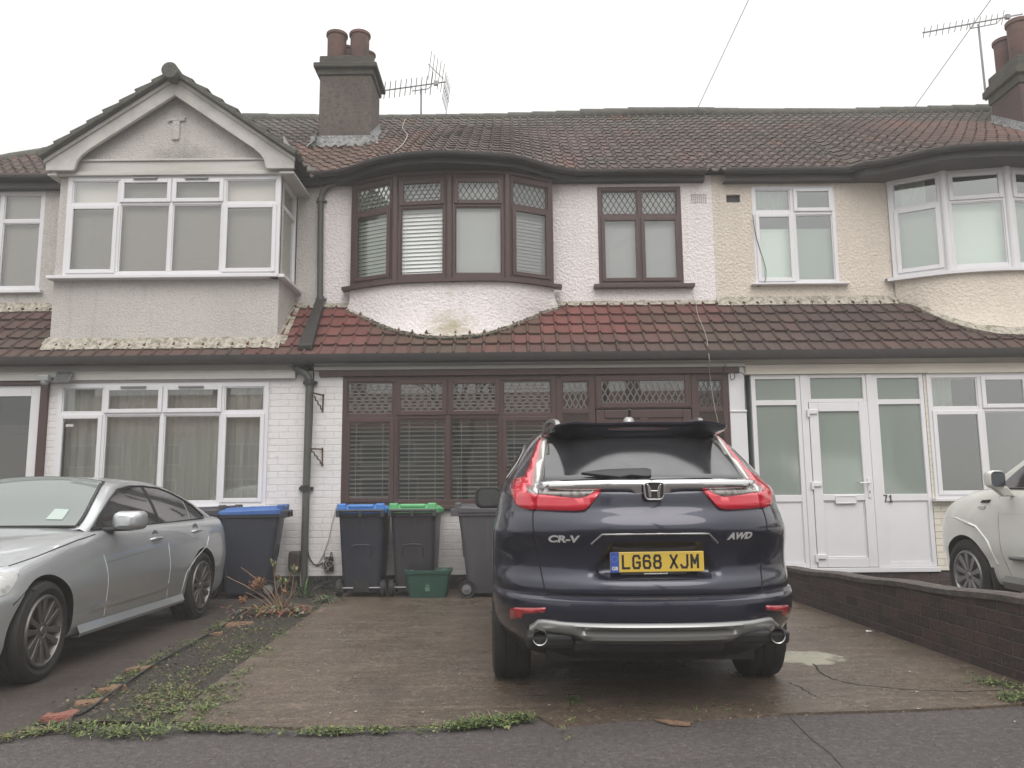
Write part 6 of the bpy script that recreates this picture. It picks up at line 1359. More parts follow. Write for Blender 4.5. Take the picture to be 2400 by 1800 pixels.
# ---------------------------------------------------------------- cars built from cross sections; y from the tail (0) to the nose
class Sect:
    def __init__(s, rails, L, ends, green): s.r, s.L, s.ends, s.g = rails, L, ends, green
    def taper(s, y):
        e0, e1, n0, n1 = s.ends; t = 1.0
        if y < e0: t = min(t, (1 - (1 - max(0, y) / e0) ** 2.4) ** (1 / n0))
        if y > s.L - e1: t = min(t, (1 - (1 - max(0, s.L - y) / e1) ** 2.4) ** (1 / n1))
        return max(t, .45)
    def sec(s, y):
        t = s.taper(y); return [(ramp(rx, y) * t, ramp(rz, y)) for rx, rz in s.r]
    def side(s, y, z):
        P = s.sec(y)
        for i in range(len(P) - 1):
            if P[i][1] <= z <= P[i + 1][1]:
                return ramp([(p[1], p[0]) for p in P if True][:], z) if all(P[k][1] < P[k + 1][1] for k in range(len(P) - 1)) else lerp(P[i][0], P[i + 1][0], (z - P[i][1]) / max(1e-6, P[i + 1][1] - P[i][1]))
        return P[0][0] if z < P[0][1] else P[-2][0]
def K(*a): return list(a)
def const(v): return [(0, v), (9, v)]
def sect_body(parent, S, T, m_, arches, ny=90, name='body'):
    rows = []
    for i in range(ny + 1):
        u = i / ny; y = S.L * (u - .06 * math.sin(2 * math.pi * u) * .9) ; P = S.sec(y)
        idx = list(range(len(P))); rx = [(k, p[0]) for k, p in enumerate(P)]; rz = [(k, p[1]) for k, p in enumerate(P)]
        hp = []
        for k in range((len(P) - 1) * 5 + 1):
            t = k / 5; hp.append((ramp(rx, t), ramp(rz, t)))
        rows.append([(x, y, z) for x, z in hp] + [(-x, y, z) for x, z in hp[-2::-1]])
    b = MB(); b.T = T; b.sheet(rows, close=True); b.add(rows[0], [tuple(range(len(rows[0])))]); b.add(rows[-1], [tuple(range(len(rows[-1])))[::-1]])
    o = b.build(name, [m_, m_trim], parent, smooth=38)
    cut(o, [(T @ V((sx * arches[2], y, arches[1])), T.to_3x3() @ V((sx, 0, 0)), r_, .6) for y, r_ in arches[0] for sx in (1, -1)])
    Ti = T.inverted()
    for p in o.data.polygons:
        c = Ti @ p.center; p.use_smooth = True
        if abs(c.x) < arches[2] + .12 and min(abs(math.hypot(c.y - y, c.z - arches[1]) - r_) for y, r_ in arches[0]) < .012 and abs((Ti.to_3x3() @ p.normal).x) < .5: p.material_index = 1
        if abs((Ti.to_3x3() @ p.normal).x) > .95 and abs(abs(c.x) - arches[2]) < .01: p.material_index = 1
    o.data.set_sharp_from_angle(angle=R(38)); return o
def lay(parent, T, name, poly, fn, m_, step=.08, sol=.012, bev=0):
    b = MB(); b.T = T; vs, fs = patch(poly, fn, step); b.add(vs, fs); o = b.build(name, m_, parent, smooth=40, bevel=0)
    return o
def seam(parent, T, name, pts, fn, w, m_):
    sp = []; pts = [V(p) for p in pts]
    for i in range(len(pts) - 1):
        n = max(1, int((pts[i + 1] - pts[i]).length / .04)); sp += [pts[i].lerp(pts[i + 1], k / n) for k in range(n)]
    sp.append(pts[-1]); b = MB(); b.T = T; b.tube([fn(*p) for p in sp], w, 6); return b.build(name, m_, parent, smooth=60)
# ================================================================ silver saloon, nose towards the street
SX, SYO = -3.985, 9.22
T1 = Matrix.Translation((SX, SYO, 0)) @ Matrix.Rotation(math.pi, 4, 'Z')
SAL = thing('parked_car', (SX, 6.9, 0), 'silver four door saloon car parked nose out on the pebbledashed house drive', 'car', 'cars parked on the front drives')
top_e = [(0, .80), (.08, .90), (.25, .965), (.6, .97), (1, .965), (2, .955), (3, .945), (3.4, .905), (3.8, .835), (4.2, .755), (4.45, .66), (4.58, .54)]
top_c = [(0, .82), (.08, .94), (.25, 1.0), (.6, 1.015), (1, 1.02), (2, 1.0), (3.0, .985), (3.4, .955), (3.8, .91), (4.2, .83), (4.45, .72), (4.58, .58)]
sh = lambda k, d: [(y, z + d) for y, z in k]
low = [(0, .36), (.15, .26), (.5, .20), (4.0, .20), (4.4, .22), (4.58, .28)]
S1 = Sect([(const(.0), low), (const(.70), low), (const(.80), sh(low, .012)), ([(0, .85), (4.58, .85)], sh(low, .07)), ([(0, .872), (4.58, .87)], [(0, .47), (.4, .42), (4.2, .40), (4.58, .38)]), ([(0, .885), (2, .888), (4.58, .885)], [(0, .58), (.4, .58), (4.2, .54), (4.58, .46)]),
             ([(0, .865), (2, .872), (3.6, .868), (4.58, .86)], [(0, .70), (.3, .78), (2, .73), (3.5, .68), (4.2, .62), (4.58, .495)]), ([(0, .82), (1, .825), (2, .828), (3, .825), (3.6, .82), (4.58, .80)], sh(top_e, -.05)), ([(0, .76), (1, .765), (2, .77), (3, .765), (3.6, .73), (4.2, .66), (4.58, .62)], top_e), ([(0, .45), (3, .48), (4.58, .4)], [(y, z * .3 + zc * .7 + .004) for (y, z), (_, zc) in zip(top_e, top_c)]), (const(0), top_c)], 4.58, (.55, .62, 2.2, 2.4), None)
body1 = sect_body(SAL, S1, T1, m_silver, ([(1.07, .365), (3.77, .365)], .325, .60))
zt1 = [(.55, .98), (.8, 1.08), (1.1, 1.192), (1.45, 1.284), (1.8, 1.324), (2.1, 1.329), (2.4, 1.303), (2.7, 1.175), (3.0, 1.007), (3.12, .95)]
zk = lambda z: .965 + (z - .965) * .84 if z > .965 else z
def gx(y, z): t = (z - .95) / .38; return .765 - .10 * t - .085 * t * t
def green(parent, T, m_, zt, y0, y1, zb, gx, zc, n=60):
    rows = []
    for i in range(n + 1):
        y = lerp(y0, y1, i / n); zz = ramp(zt, y); hp = []
        for k in range(9): z = lerp(zb(y), zz - .02, k / 8); hp.append((gx(y, z), z))
        xe = gx(y, zz); hp += [(xe - .012, zz - .004), (xe - .045, zz + .012), (xe * .8, zz + zc(y) * .45), (xe * .5, zz + zc(y) * .8), (0, zz + zc(y))]
        rows.append([(x, y, z) for x, z in hp] + [(-x, y, z) for x, z in hp[-2::-1]])
    b = MB(); b.T = T; b.sheet(rows); return b.build('cabin', m_, parent, smooth=40), rows
m_hlamp = mat('clear_headlamp', (.22, .22, .21), .08, .5, coat=1, layers=[dict(t='vor', s=18, lo=.2, hi=.5, c=(.45, .45, .43), f=.6)])
zc1 = lambda y: ramp([(.55, .03), (1.2, .06), (2.2, .055), (2.7, .05), (3.12, .0)], y)
green(SAL, T1, m_silver, zt1, .55, 3.12, lambda y: .90, gx, zc1)
fs1 = lambda s: (lambda y, z: (s * (gx(y, zk(z)) + .004), y, zk(z)))
def ftop(y, u):                           # point on the cabin top, u = -1..1 across
    zz = ramp(zt1, y); xe = gx(y, zz) - .03; a = abs(u); return (u * xe, y, zz + .016 + zc1(y) * (1 - a ** 2.2))
for s in (1, -1):
    for nm, poly in (('front_side_window', [(3.0, .965), (2.86, 1.07), (2.62, 1.205), (2.40, 1.305), (2.15, 1.34), (1.93, 1.343), (1.89, .965)]), ('rear_side_window', [(1.84, .965), (1.88, 1.343), (1.6, 1.325), (1.38, 1.27), (1.20, 1.205), (1.16, .975)]), ('quarter_window', [(1.12, .975), (1.16, 1.19), (1.0, 1.115), (.84, 1.02), (.83, .985)])):
        lay(SAL, T1, nm, poly, fs1(s), m_dglass)
    lay(SAL, T1, 'window_pillar', [(1.895, .962), (1.935, 1.345), (1.875, 1.345), (1.835, .962)], lambda y, z: (s * (gx(y, zk(z)) + .005), y, zk(z)), m_trim)
    seam(SAL, T1, 'window_trim', [(3.05, .955), (2.4, .957), (1.6, .96), (.80, .975)], lambda y, z: (s * (gx(y, z) + .006), y, z), .007, m_trim)
    seam(SAL, T1, 'window_surround', [(3.03, .962), (2.86, 1.082), (2.62, 1.217), (2.40, 1.318), (2.15, 1.353), (1.9, 1.357), (1.6, 1.338), (1.38, 1.285), (1.20, 1.218), (1.0, 1.13), (.80, 1.0)], lambda y, z: (s * (gx(y, zk(z)) + .005), y, zk(z)), .009, m_trim)
    sd = lambda y, z: (s * (S1.side(y, z) + .0015), y, z)
    gapm = mat('pale_panel_gap', (.62, .63, .64), .3) if 'pale_panel_gap' not in bpy.data.materials else bpy.data.materials['pale_panel_gap']
    for pts in ([(3.02, .90), (3.02, .80), (2.98, .66), (2.95, .3)], [(1.86, .91), (1.87, .75), (1.84, .28)], [(.98, .93), (.90, .80), (.98, .70), (1.28, .60), (1.47, .48), (1.52, .29)]): seam(SAL, T1, 'door_gap', pts, sd, .0032, gapm)
    seam(SAL, T1, 'door_gap', [(4.02, .765), (3.8, .80), (3.55, .845), (3.3, .885), (3.05, .915)], lambda y, z: (s * (S1.side(y, z) + .006), y, z + .004), .004, m_gap)
    seam(SAL, T1, 'crease_shade_line', [(3.0, .70), (2.4, .735), (1.6, .775), (1.0, .80), (.3, .83)], lambda y, z: (s * (S1.side(y, z) - .0015), y, z), .0035, m_satin)  # thin dark line paints the shading break along the door crease
    lay(SAL, T1, 'door_strip', [(3.2, .37), (3.1, .415), (1.62, .43), (1.56, .385)], lambda y, z: (s * (S1.side(y, z) + .012), y, z), m_silver)
    b = MB(); b.T = T1
    rws = [[(s * .80, y, .205), (s * .868, y, .21), (s * .880, y, .235), (s * .858, y, .290)] for y in [3.33 - 1.84 * i / 12 for i in range(13)]]; b.sheet(rws); b.build('side_skirt', m_silver, SAL, smooth=30)
    for y, z in ((2.10, .835), (1.20, .86)):
        x = S1.side(y, z); b = MB(); b.T = T1; b.lathe([(0, 0), (.075, .004), (.073, .001)], (s * (x - .003), y, z), (s, 0, .12), 18); o = b.build('handle_recess', m_satin, SAL, smooth=60)
        b = MB(); b.T = T1; b.tube(smooth_path([(s * (x - .005), y + .10, z - .008), (s * (x + .028), y + .07, z + .002), (s * (x + .034), y, z + .004), (s * (x + .026), y - .07, z + .002), (s * (x - .005), y - .10, z)], 4), .013, 8); b.build('door_handle', m_silver, SAL, smooth=60)
    c = V((s * .955, 2.83, 1.015)); b = MB(); b.T = T1
    sec_ = lambda k, y, kx=1: [(c.x + x * k * kx, c.y + y, c.z + z * k) for x, z in rr(.115, .075, .05)]
    b.sheet([sec_(.5, .10), sec_(.85, .07), sec_(1, .0), sec_(.98, -.07)], close=True); b.add(sec_(.5, .10), [tuple(range(24))]); b.add(sec_(.98, -.07), [tuple(range(24))]); mo = b.build('door_mirror', m_silver, SAL, smooth=45)
    b = MB(); b.T = T1; b.hexa([(s * .76, 2.75, .93), (s * .98, 2.75, .935), (s * .98, 2.85, .935), (s * .76, 2.9, .93), (s * .76, 2.75, .965), (s * .98, 2.75, .955), (s * .98, 2.85, .955), (s * .76, 2.9, .965)]); b.build('mirror_foot', m_trim, mo, bevel=.01)
    b = MB(); b.T = T1; b.hexa([(c.x - .06 * 1, c.y + .098, c.z - .002), (c.x + .06, c.y + .098, c.z - .002), (c.x + .06, c.y + .05, c.z - .002), (c.x - .06, c.y + .05, c.z - .002), (c.x - .06, c.y + .098, c.z + .02), (c.x + .06, c.y + .098, c.z + .02), (c.x + .06, c.y + .05, c.z + .02), (c.x - .06, c.y + .05, c.z + .02)]); b.build('indicator', m_clear, mo, bevel=.004)
    lay(SAL, T1, 'headlamp', [(3.98, .775), (4.1, .768), (4.28, .735), (4.38, .64), (4.28, .585), (4.16, .615), (4.05, .695)], lambda y, z: (s * (S1.side(y, z) + .016), y, z), m_hlamp, step=.04)
    seam(SAL, T1, 'bumper_gap', [(4.12, .54), (3.98, .62), (3.90, .60)], sd, .004, m_gap)
    wheel(SAL, T1 @ V((s * .772, 1.07, .325)), T1.to_3x3() @ V((s, 0, 0)), .325, .23, .235, 6, True, m_rimd, swid=.068); wheel(SAL, T1 @ V((s * .772, 3.77, .325)), T1.to_3x3() @ V((s, 0, 0)), .325, .225, .235, 6, True, m_rimd, steer=R(3), swid=.068)
FN = Fr(T1 @ V((0, 4.58, 0)), (1, 0, 0), (0, -1, 0))
b = MB(); b.prism([FN(x, z, .012) for x, z in [(-.27, .40), (.27, .40), (.34, .47), (.30, .52), (-.30, .52), (-.34, .47)]], (0, .03, 0)); g_ = b.build('grille', m_trim, SAL, bevel=.006)
b = MB()
for z in (.425, .455, .485): b.fb(FN, -.29, .29, z - .005, z + .005, .010, .018)
b.fb(FN, -.012, .012, .405, .515, .011, .019); b.build('grille_bars', m_chrome, g_)
b = MB(); b.fb(FN, -.38, .38, .30, .36, -.01, .008); b.build('bumper_intake', m_trim, SAL, bevel=.01)
wpoly = [(3.09, -.92), (3.09, .92), (2.43, .90), (2.43, -.90)]
m_wscr = mat('pale_windscreen', (.15, .17, .165), .05, 0, coat=0, spec=.5, layers=[dict(s=1.2, d=4, lo=.35, hi=.7, c=(.17, .19, .18), f=.8)]); m_wscr.node_tree.nodes['Principled BSDF'].inputs['IOR'].default_value = 1.45
ws = lay(SAL, T1, 'windscreen', wpoly, lambda y, u: tuple(V(ftop(y, u)) + V((0, .006, .008))), m_wscr, step=.06)
lay(SAL, T1, 'screen_edge', [(3.10, -.93), (3.10, .93), (3.075, .93), (3.075, -.93)], lambda y, u: tuple(V(ftop(y, u)) + V((0, .003, .005))), m_trim, step=.06)
for s in (1, -1): seam(SAL, T1, 'screen_edge', [(3.08, s * .94), (2.42, s * .93)], lambda y, u: tuple(V(ftop(y, u)) + V((0, .004, .004))), .008, m_trim)
seam(SAL, T1, 'screen_edge', [(2.42, -.93), (2.42, .93)], lambda y, u: tuple(V(ftop(y, u)) + V((0, .004, .004))), .006, m_trim)
lay(SAL, T1, 'parking_permit', [(3.02, -.74), (3.02, -.56), (2.90, -.58), (2.90, -.74)], lambda y, u: tuple(V(ftop(y, u)) + V((0, .008, .012))), mat('permit_paper', (.36, .43, .40), .6), step=.05)
for u in (-.3, -.12, .3): seam(SAL, T1, 'dash_reflection_post', [(3.06, u), (3.0, u)], lambda y, u: tuple(V(ftop(y, u)) + V((0, .006, .01))), .003, m_wht) if False else None
lay(SAL, T1, 'rear_window', [(.62, -.88), (.62, .88), (1.25, .86), (1.25, -.86)], lambda y, u: tuple(V(ftop(y, u)) + V((0, -.004, .006))), m_dglass, step=.06)
b = MB(); b.T = T1; b.tube(smooth_path([(-.1, 3.16, .99), (.1, 3.10, 1.012), (.45, 3.04, 1.03)], 4), .010, 6); b.build('wiper', m_trim, SAL)
b = MB(); b.T = T1; b.box(-.6, .6, .35, 4.2, .18, .5); b.build('underbody', m_trim, SAL)
# ================================================================ cream white people carrier beyond the garden wall
WX, WY = 5.42, 3.88
T2 = Matrix.Translation((WX, WY, 0))
VAN = thing('parked_car', (WX, 6.4, 0), 'cream white people carrier cut by the picture edge behind the low brick wall', 'car', 'cars parked on the front drives')
te = [(0, 1.02), (.3, 1.10), (1.5, 1.14), (3.0, 1.19), (3.7, 1.205), (4.1, 1.185), (4.5, 1.11), (4.8, 1.02), (5.0, .92), (5.12, .80)]
tcn = [(0, 1.04), (.3, 1.14), (1.5, 1.2), (3.0, 1.26), (3.7, 1.27), (4.1, 1.25), (4.5, 1.18), (4.8, 1.09), (5.0, .98), (5.12, .84)]
lw = [(0, .40), (.3, .30), (4.6, .30), (5.12, .34)]
S2 = Sect([(const(0), lw), (const(.75), lw), (const(.87), sh(lw, .012)), (const(.905), sh(lw, .08)), (const(.925), [(0, .55), (5.12, .52)]), ([(0, .935), (3.6, .938), (4.2, .955), (5.12, .94)], [(0, .70), (5.12, .64)]), ([(0, .915), (3.6, .915), (4.2, .95), (5.12, .92)], [(0, .88), (4.2, .88), (5.12, .74)]), ([(0, .87), (3.7, .87), (4.3, .88), (5.12, .84)], sh(te, -.06)), ([(0, .82), (3.7, .82), (4.3, .78), (5.12, .68)], te), (const(.45), [(y, z * .3 + c * .7) for (y, z), (_, c) in zip(te, tcn)]), (const(0), tcn)], 5.12, (.5, .75, 2.6, 2.3), None)
sect_body(VAN, S2, T2, m_white, ([(1.2, .40), (4.2, .395)], .355, .62))
zt2_ = [(.1, 1.75), (.5, 1.80), (2.2, 1.80), (2.9, 1.70), (3.5, 1.42), (3.95, 1.21)]
def gx2(y, z): t = (z - 1.15) / .65; return .835 - .06 * t - .10 * t * t
green(VAN, T2, m_white, zt2_, .1, 3.95, lambda y: 1.12, gx2, lambda y: .05 * min(1, (3.95 - y)))
for s in (1, -1):
    lay(VAN, T2, 'side_window', [(3.55, 1.215), (3.72, 1.215), (3.5, 1.345), (3.2, 1.50), (2.95, 1.61), (2.5, 1.70), (2.2, 1.72), (2.15, 1.20)], lambda y, z: (s * (gx2(y, z) + .004), y, z), m_dglass)
    lay(VAN, T2, 'rear_side_window', [(2.08, 1.20), (2.13, 1.72), (.5, 1.70), (.4, 1.20)], lambda y, z: (s * (gx2(y, z) + .004), y, z), m_dglass)
    seam(VAN, T2, 'belt_trim', [(3.78, 1.205), (3.0, 1.197), (2, 1.185), (.4, 1.17)], lambda y, z: (s * (gx2(y, z) + .007), y, z), .009, m_trim)
    sd2 = lambda y, z: (s * (S2.side(y, z) + .0), y, z)
    seam(VAN, T2, 'door_gap', [(3.66, 1.13), (3.65, .9), (3.60, .6), (3.52, .42)], sd2, .005, m_satin); seam(VAN, T2, 'door_gap', [(3.65, .965), (2.9, .985), (1.5, 1.0)], sd2, .004, m_satin)
    seam(VAN, T2, 'fender_crease', [(4.95, .86), (4.6, .915), (4.3, .91), (3.98, .84), (3.80, .70), (3.70, .5)], lambda y, z: (s * (S2.side(y, z) - .004), y, z), .016, m_white)
    b = MB(); b.T = T2; x = S2.side(3.93, 1.03); b.hexa([(s * (x - .02), 3.86, 1.005), (s * (x + .016), 3.86, 1.005), (s * (x + .016), 4.0, 1.0), (s * (x - .02), 4.0, 1.0), (s * (x - .02), 3.84, 1.04), (s * (x + .016), 3.84, 1.04), (s * (x + .012), 3.97, 1.035), (s * (x - .02), 3.97, 1.035)]); b.build('side_indicator', m_clear, VAN, bevel=.005)
    b = MB(); b.T = T2; b.hexa([(s * (x - .02), 3.80, 1.075), (s * (x + .012), 3.80, 1.075), (s * (x + .010), 3.93, 1.07), (s * (x - .02), 3.93, 1.07), (s * (x - .02), 3.78, 1.10), (s * (x + .006), 3.78, 1.10), (s * (x + .004), 3.90, 1.095), (s * (x - .02), 3.90, 1.095)]); b.build('side_vent', m_trim, VAN, bevel=.004)
    b = MB(); b.T = T2; b.tube(smooth_path([(s * .925, 3.42, .585), (s * .955, 3.38, .585), (s * .955, 2.4, .60), (s * .925, 2.3, .6)], 4), .02, 8); b.build('door_moulding', m_satin, VAN, smooth=60)
    b = MB(); b.T = T2; b.sheet([[(s * .80, y, .27), (s * .93, y, .30), (s * .945, y, .36), (s * .90, y, .43)] for y in [3.62 - 1.9 * i / 8 for i in range(9)]]); b.build('side_sill', m_satin, VAN, smooth=30)
    b = MB(); b.T = T2; b.hexa([(s * .70, 3.74, .20), (s * .93, 3.74, .20), (s * .93, 3.76, .20), (s * .70, 3.76, .20), (s * .70, 3.78, .47), (s * .95, 3.78, .47), (s * .95, 3.80, .47), (s * .70, 3.80, .47)]); b.build('mud_flap', m_trim, VAN)
    c = V((s * 1.045, 3.42, 1.285)); b = MB(); b.T = T2; sec_ = lambda k, y: [(c.x + x * k, c.y + y, c.z + z * k) for x, z in rr(.072, .080, .042)]
    b.sheet([sec_(.5, .10), sec_(.88, .07), sec_(1, .02), sec_(1.0, -.03), sec_(.9, -.045)], close=True); b.add(sec_(.5, .10), [tuple(range(24))]); b.add(sec_(.9, -.04), [tuple(range(24))]); mo = b.build('door_mirror', m_white, VAN, smooth=45)
    b = MB(); b.T = T2; b.hexa([(s * .86, 3.44, 1.13), (s * .97, 3.44, 1.13), (s * .97, 3.5, 1.13), (s * .86, 3.5, 1.13), (s * .94, 3.40, 1.22), (s * 1.08, 3.40, 1.22), (s * 1.08, 3.48, 1.22), (s * .94, 3.48, 1.22)]); b.build('mirror_stalk', m_white, mo, bevel=.015)
    b = MB(); b.T = T2; b.add([(c.x + x * .84, c.y - .047, c.z + z * .84) for x, z in rr(.072, .080, .042)], [tuple(range(24))]); b.build('mirror_glass', bpy.data.materials['mirror_glass'], mo, fix=False)
    wheel(VAN, T2 @ V((s * .83, 1.2, .355)), (s, 0, 0), .355, .23, .245, 10, False, m_rim, swid=.058); wheel(VAN, T2 @ V((s * .83, 4.2, .355)), (s, 0, 0), .355, .23, .245, 10, False, m_rim, swid=.058, steer=R(0))
b = MB(); b.T = T2; b.box(-.62, .62, .3, 4.8, .26, .7); b.build('underbody', m_trim, VAN)
# ---------------------------------------------------------------- low brick wall
b = MB(); rows = []; rt = []
def wtop(y): return lerp(.355, .535, (9.15 - y) / 4.05) + .006 * math.sin(y * 5)
xw = lambda y: lerp(3.045, 3.135, (9.1 - y) / 4.0)
n = 60
for i in range(n + 1):
    y = lerp(9.15, 3.4, i / n); z = wtop(y) - .045; rows.append([(xw(y), y, -.02), (xw(y), y, z), (xw(y) + .115, y, z), (xw(y) + .115, y, -.02)])
WALL = thing('garden_wall', (3.1, 7, 0), 'low dark old brick wall between the concrete drive and the cream house', 'wall')
b.sheet(rows, close=True); b.add(rows[0], [(3, 2, 1, 0)]); b.add(rows[-1], [(0, 1, 2, 3)]); b.build('brickwork', m_gbrick, WALL)
b = MB(); rows = []
for i in range(121):
    y = lerp(9.16, 3.4, i / 120); z = wtop(y); w = .008 * mnoise.noise((y * 7, 0, 2)); rows.append([(xw(y) - .012 + w, y, z - .046), (xw(y) - .014 + w, y, z - .008), (xw(y) + .02, y, z + .006 + w), (xw(y) + .10, y, z + .006), (xw(y) + .132, y, z - .01), (xw(y) + .13, y, z - .046)])
b.sheet(rows, close=True); b.add(rows[0], [tuple(range(6))]); b.add(rows[-1], [tuple(range(6))]); b.build('coping', m_coping, WALL, smooth=40)
# ---------------------------------------------------------------- plants
def leafblade(b, p, d, l, w, col, bend=.3, n=3):
    d = V(d).normalized(); side = d.cross(V((0, 0, 1))); side = side.normalized() if side.length > .05 else V((1, 0, 0)); vs = []
    q_ = V(p); dd = V(d)
    for k in range(n + 1):
        t = k / n; ww = w * math.sin(math.pi * (t * .85 + .12)) ; vs += [q_ - side * ww, q_ + side * ww]; dd = (dd + V((0, 0, -bend / n))).normalized(); q_ = q_ + dd * (l / n)
    b.add(vs, [(2 * k, 2 * k + 1, 2 * k + 3, 2 * k + 2) for k in range(n)], 0, col)
rg = random.Random(11)
def weed(b, p, h, n, greens, w=.0075):
    for _ in range(n):
        a = rg.uniform(0, 2 * math.pi); el = rg.uniform(.15, 1.1); d = V((math.cos(a) * math.cos(el), math.sin(a) * math.cos(el), math.sin(el)))
        s = V((p[0] + rg.gauss(0, h * .35), p[1] + rg.gauss(0, h * .35), p[2] + rg.random() * h * .25)); c = rg.choice(greens); f = rg.uniform(.65, 1.3)
        if rg.random() < .55: leafblade(b, s, d, h * rg.uniform(.5, 1.2), w * rg.uniform(.25, .5), tuple(x * f for x in c), .6)
        else: leafblade(b, s + d * h * .3, d, h * rg.uniform(.25, .5), w * rg.uniform(.8, 1.5), tuple(x * f for x in c), .9, 2)
GR = [(.085, .125, .030), (.065, .10, .028), (.12, .15, .045), (.05, .08, .025), (.15, .165, .06)]
DRY = [(.20, .15, .07), (.14, .10, .05)]
b = MB()
def along(pts, n, h, spread, greens=GR, k=9):
    P = smooth_path([gp(x, y, .01) for x, y in pts], 8)
    for _ in range(n):
        t = rg.random() * (len(P) - 1); i = min(int(t), len(P) - 2); p = P[i].lerp(P[i + 1], t - i)
        if mnoise.noise((p.x * 3.1, p.y * 3.1, 5)) < -.12 and rg.random() < .8: continue
        weed(b, (p.x + rg.gauss(0, spread), p.y + rg.gauss(0, spread), .012), h * rg.uniform(.35, .95), k, greens)
along([(0, 1735), (60, 1722), (130, 1708), (210, 1700)], 60, .06, .03, GR + DRY); along([(200, 1650), (260, 1610), (330, 1570), (410, 1530), (480, 1490), (540, 1455)], 150, .065, .035)
along([(180, 1712), (280, 1720), (360, 1716), (430, 1705)], 110, .075, .04); along([(330, 1722), (390, 1726)], 50, .08, .03)
along([(430, 1708), (560, 1714), (700, 1718), (860, 1716), (1000, 1712), (1090, 1704)], 340, .052, .016); along([(1090, 1704), (1180, 1693), (1255, 1683)], 150, .072, .024)
along([(440, 1690), (500, 1640), (570, 1580), (640, 1515)], 110, .06, .06); along([(500, 1560), (540, 1540), (570, 1520)], 60, .06, .04)
along([(640, 1500), (690, 1450), (740, 1425)], 50, .05, .05); along([(300, 1660), (360, 1640), (420, 1600), (470, 1560)], 100, .05, .08, GR + DRY)
along([(320, 1690), (400, 1660), (440, 1620)], 110, .05, .08, GR + DRY); along([(330, 1640), (420, 1580), (520, 1510), (600, 1470)], 240, .045, .10, GR + DRY); along([(260, 1690), (330, 1660)], 60, .05, .06, GR + DRY)
along([(1320, 1690), (1335, 1730)], 16, .045, .02, [(.14, .16, .05), (.1, .13, .04)]); along([(1340, 1640), (1360, 1650)], 14, .05, .02)
along([(2280, 1590), (2330, 1605), (2370, 1610)], 40, .06, .05); along([(2360, 1645), (2395, 1635), (2430, 1640)], 50, .075, .03); along([(1560, 1650), (1660, 1662), (1900, 1650)], 14, .025, .06)
along([(1842, 1345), (1860, 1350)], 8, .06, .03)
tag(b.build('weeds', m_leafg, fix=False), 'low green weeds and grass growing along the bed and the edges of the concrete', 'weeds', kind='stuff')
b = MB()                                  # grit, leaf litter and small debris
for _ in range(900):
    y = rg.uniform(4.5, 9.9); x = rg.uniform(-2.7, -1.95); s = rg.uniform(.006, .02); c = rg.choice([(.10, .07, .045), (.16, .12, .08), (.05, .04, .032), (.2, .17, .12)])
    b.add([(x + rg.uniform(-s, s), y + rg.uniform(-s, s), .03 + rg.random() * .015) for _ in range(4)] , [(0, 1, 2), (0, 2, 3)], 0, c)
for _ in range(500):
    y = rg.uniform(4.3, 10); x = rg.uniform(-1.9, 3.0); s = rg.uniform(.003, .009); c = rg.choice([(.30, .27, .22), (.16, .12, .08), (.22, .18, .10), (.40, .38, .34)]); z = .016
    b.add([(x - s, y - s * .6, z), (x + s * .8, y - s, z + s * .3), (x + s, y + s * .7, z), (x - s * .6, y + s, z + s * .4)], [(0, 1, 2), (0, 2, 3)], 0, c)
m_lit = mat('leaf_litter', (.12, .09, .06), .9, attr=True); tag(b.build('leaf_litter', m_lit, fix=False), 'scattered leaf litter and grit on the bed and concrete', 'litter', kind='stuff')
# hydrangea: bare stems, dead flower heads, small buds
hb = gp(655, 1440, .02); HY = thing('dead_hydrangea', hb, 'leggy dead brown hydrangea with bare stems between the dull blue lid bin and the concrete', 'shrub')
m_stem = mat('pale_dead_stem', (.24, .155, .10), .8, layers=[dict(s=20, lo=.45, hi=.7, c=(.13, .08, .055), f=.8)])
b = MB(); tips = []
for pts in ([(657, 1438), (662, 1400), (660, 1375), (656, 1362)], [(657, 1438), (672, 1410), (690, 1385), (694, 1361)], [(655, 1436), (640, 1395), (610, 1365), (585, 1345), (565, 1330)], [(650, 1440), (625, 1405), (590, 1382), (570, 1370), (548, 1360), (530, 1350)], [(655, 1440), (648, 1400), (643, 1350), (641, 1320)], [(655, 1438), (664, 1385), (676, 1360), (688, 1335)], [(657, 1438), (680, 1400), (688, 1355), (690, 1338)], [(648, 1440), (628, 1420), (600, 1400), (575, 1388)], [(650, 1442), (620, 1432), (585, 1425), (560, 1425)], [(660, 1440), (690, 1425), (715, 1420), (735, 1423)], [(655, 1442), (640, 1448), (632, 1452)], [(650, 1438), (640, 1410), (622, 1385), (612, 1372)], [(658, 1440), (655, 1405), (648, 1385), (655, 1370)], [(655, 1440), (672, 1425), (684, 1415)], [(652, 1440), (660, 1420), (668, 1395), (670, 1362)]):
    Yd = hb.y + rg.uniform(-.15, .18); P = smooth_path([at(x, y, lerp(hb.y, Yd, i / (len(pts) - 1))) for i, (x, y) in enumerate(pts)], 4); r0 = rg.uniform(.007, .011)
    b.tube(P, [lerp(r0, .0035, k / (len(P) - 1)) for k in range(len(P))], 6); tips.append(P[-1])
b.build('stems', m_stem, HY, smooth=60)
m_dead = mat('dead_petal', (.2, .12, .08), .9, attr=True)
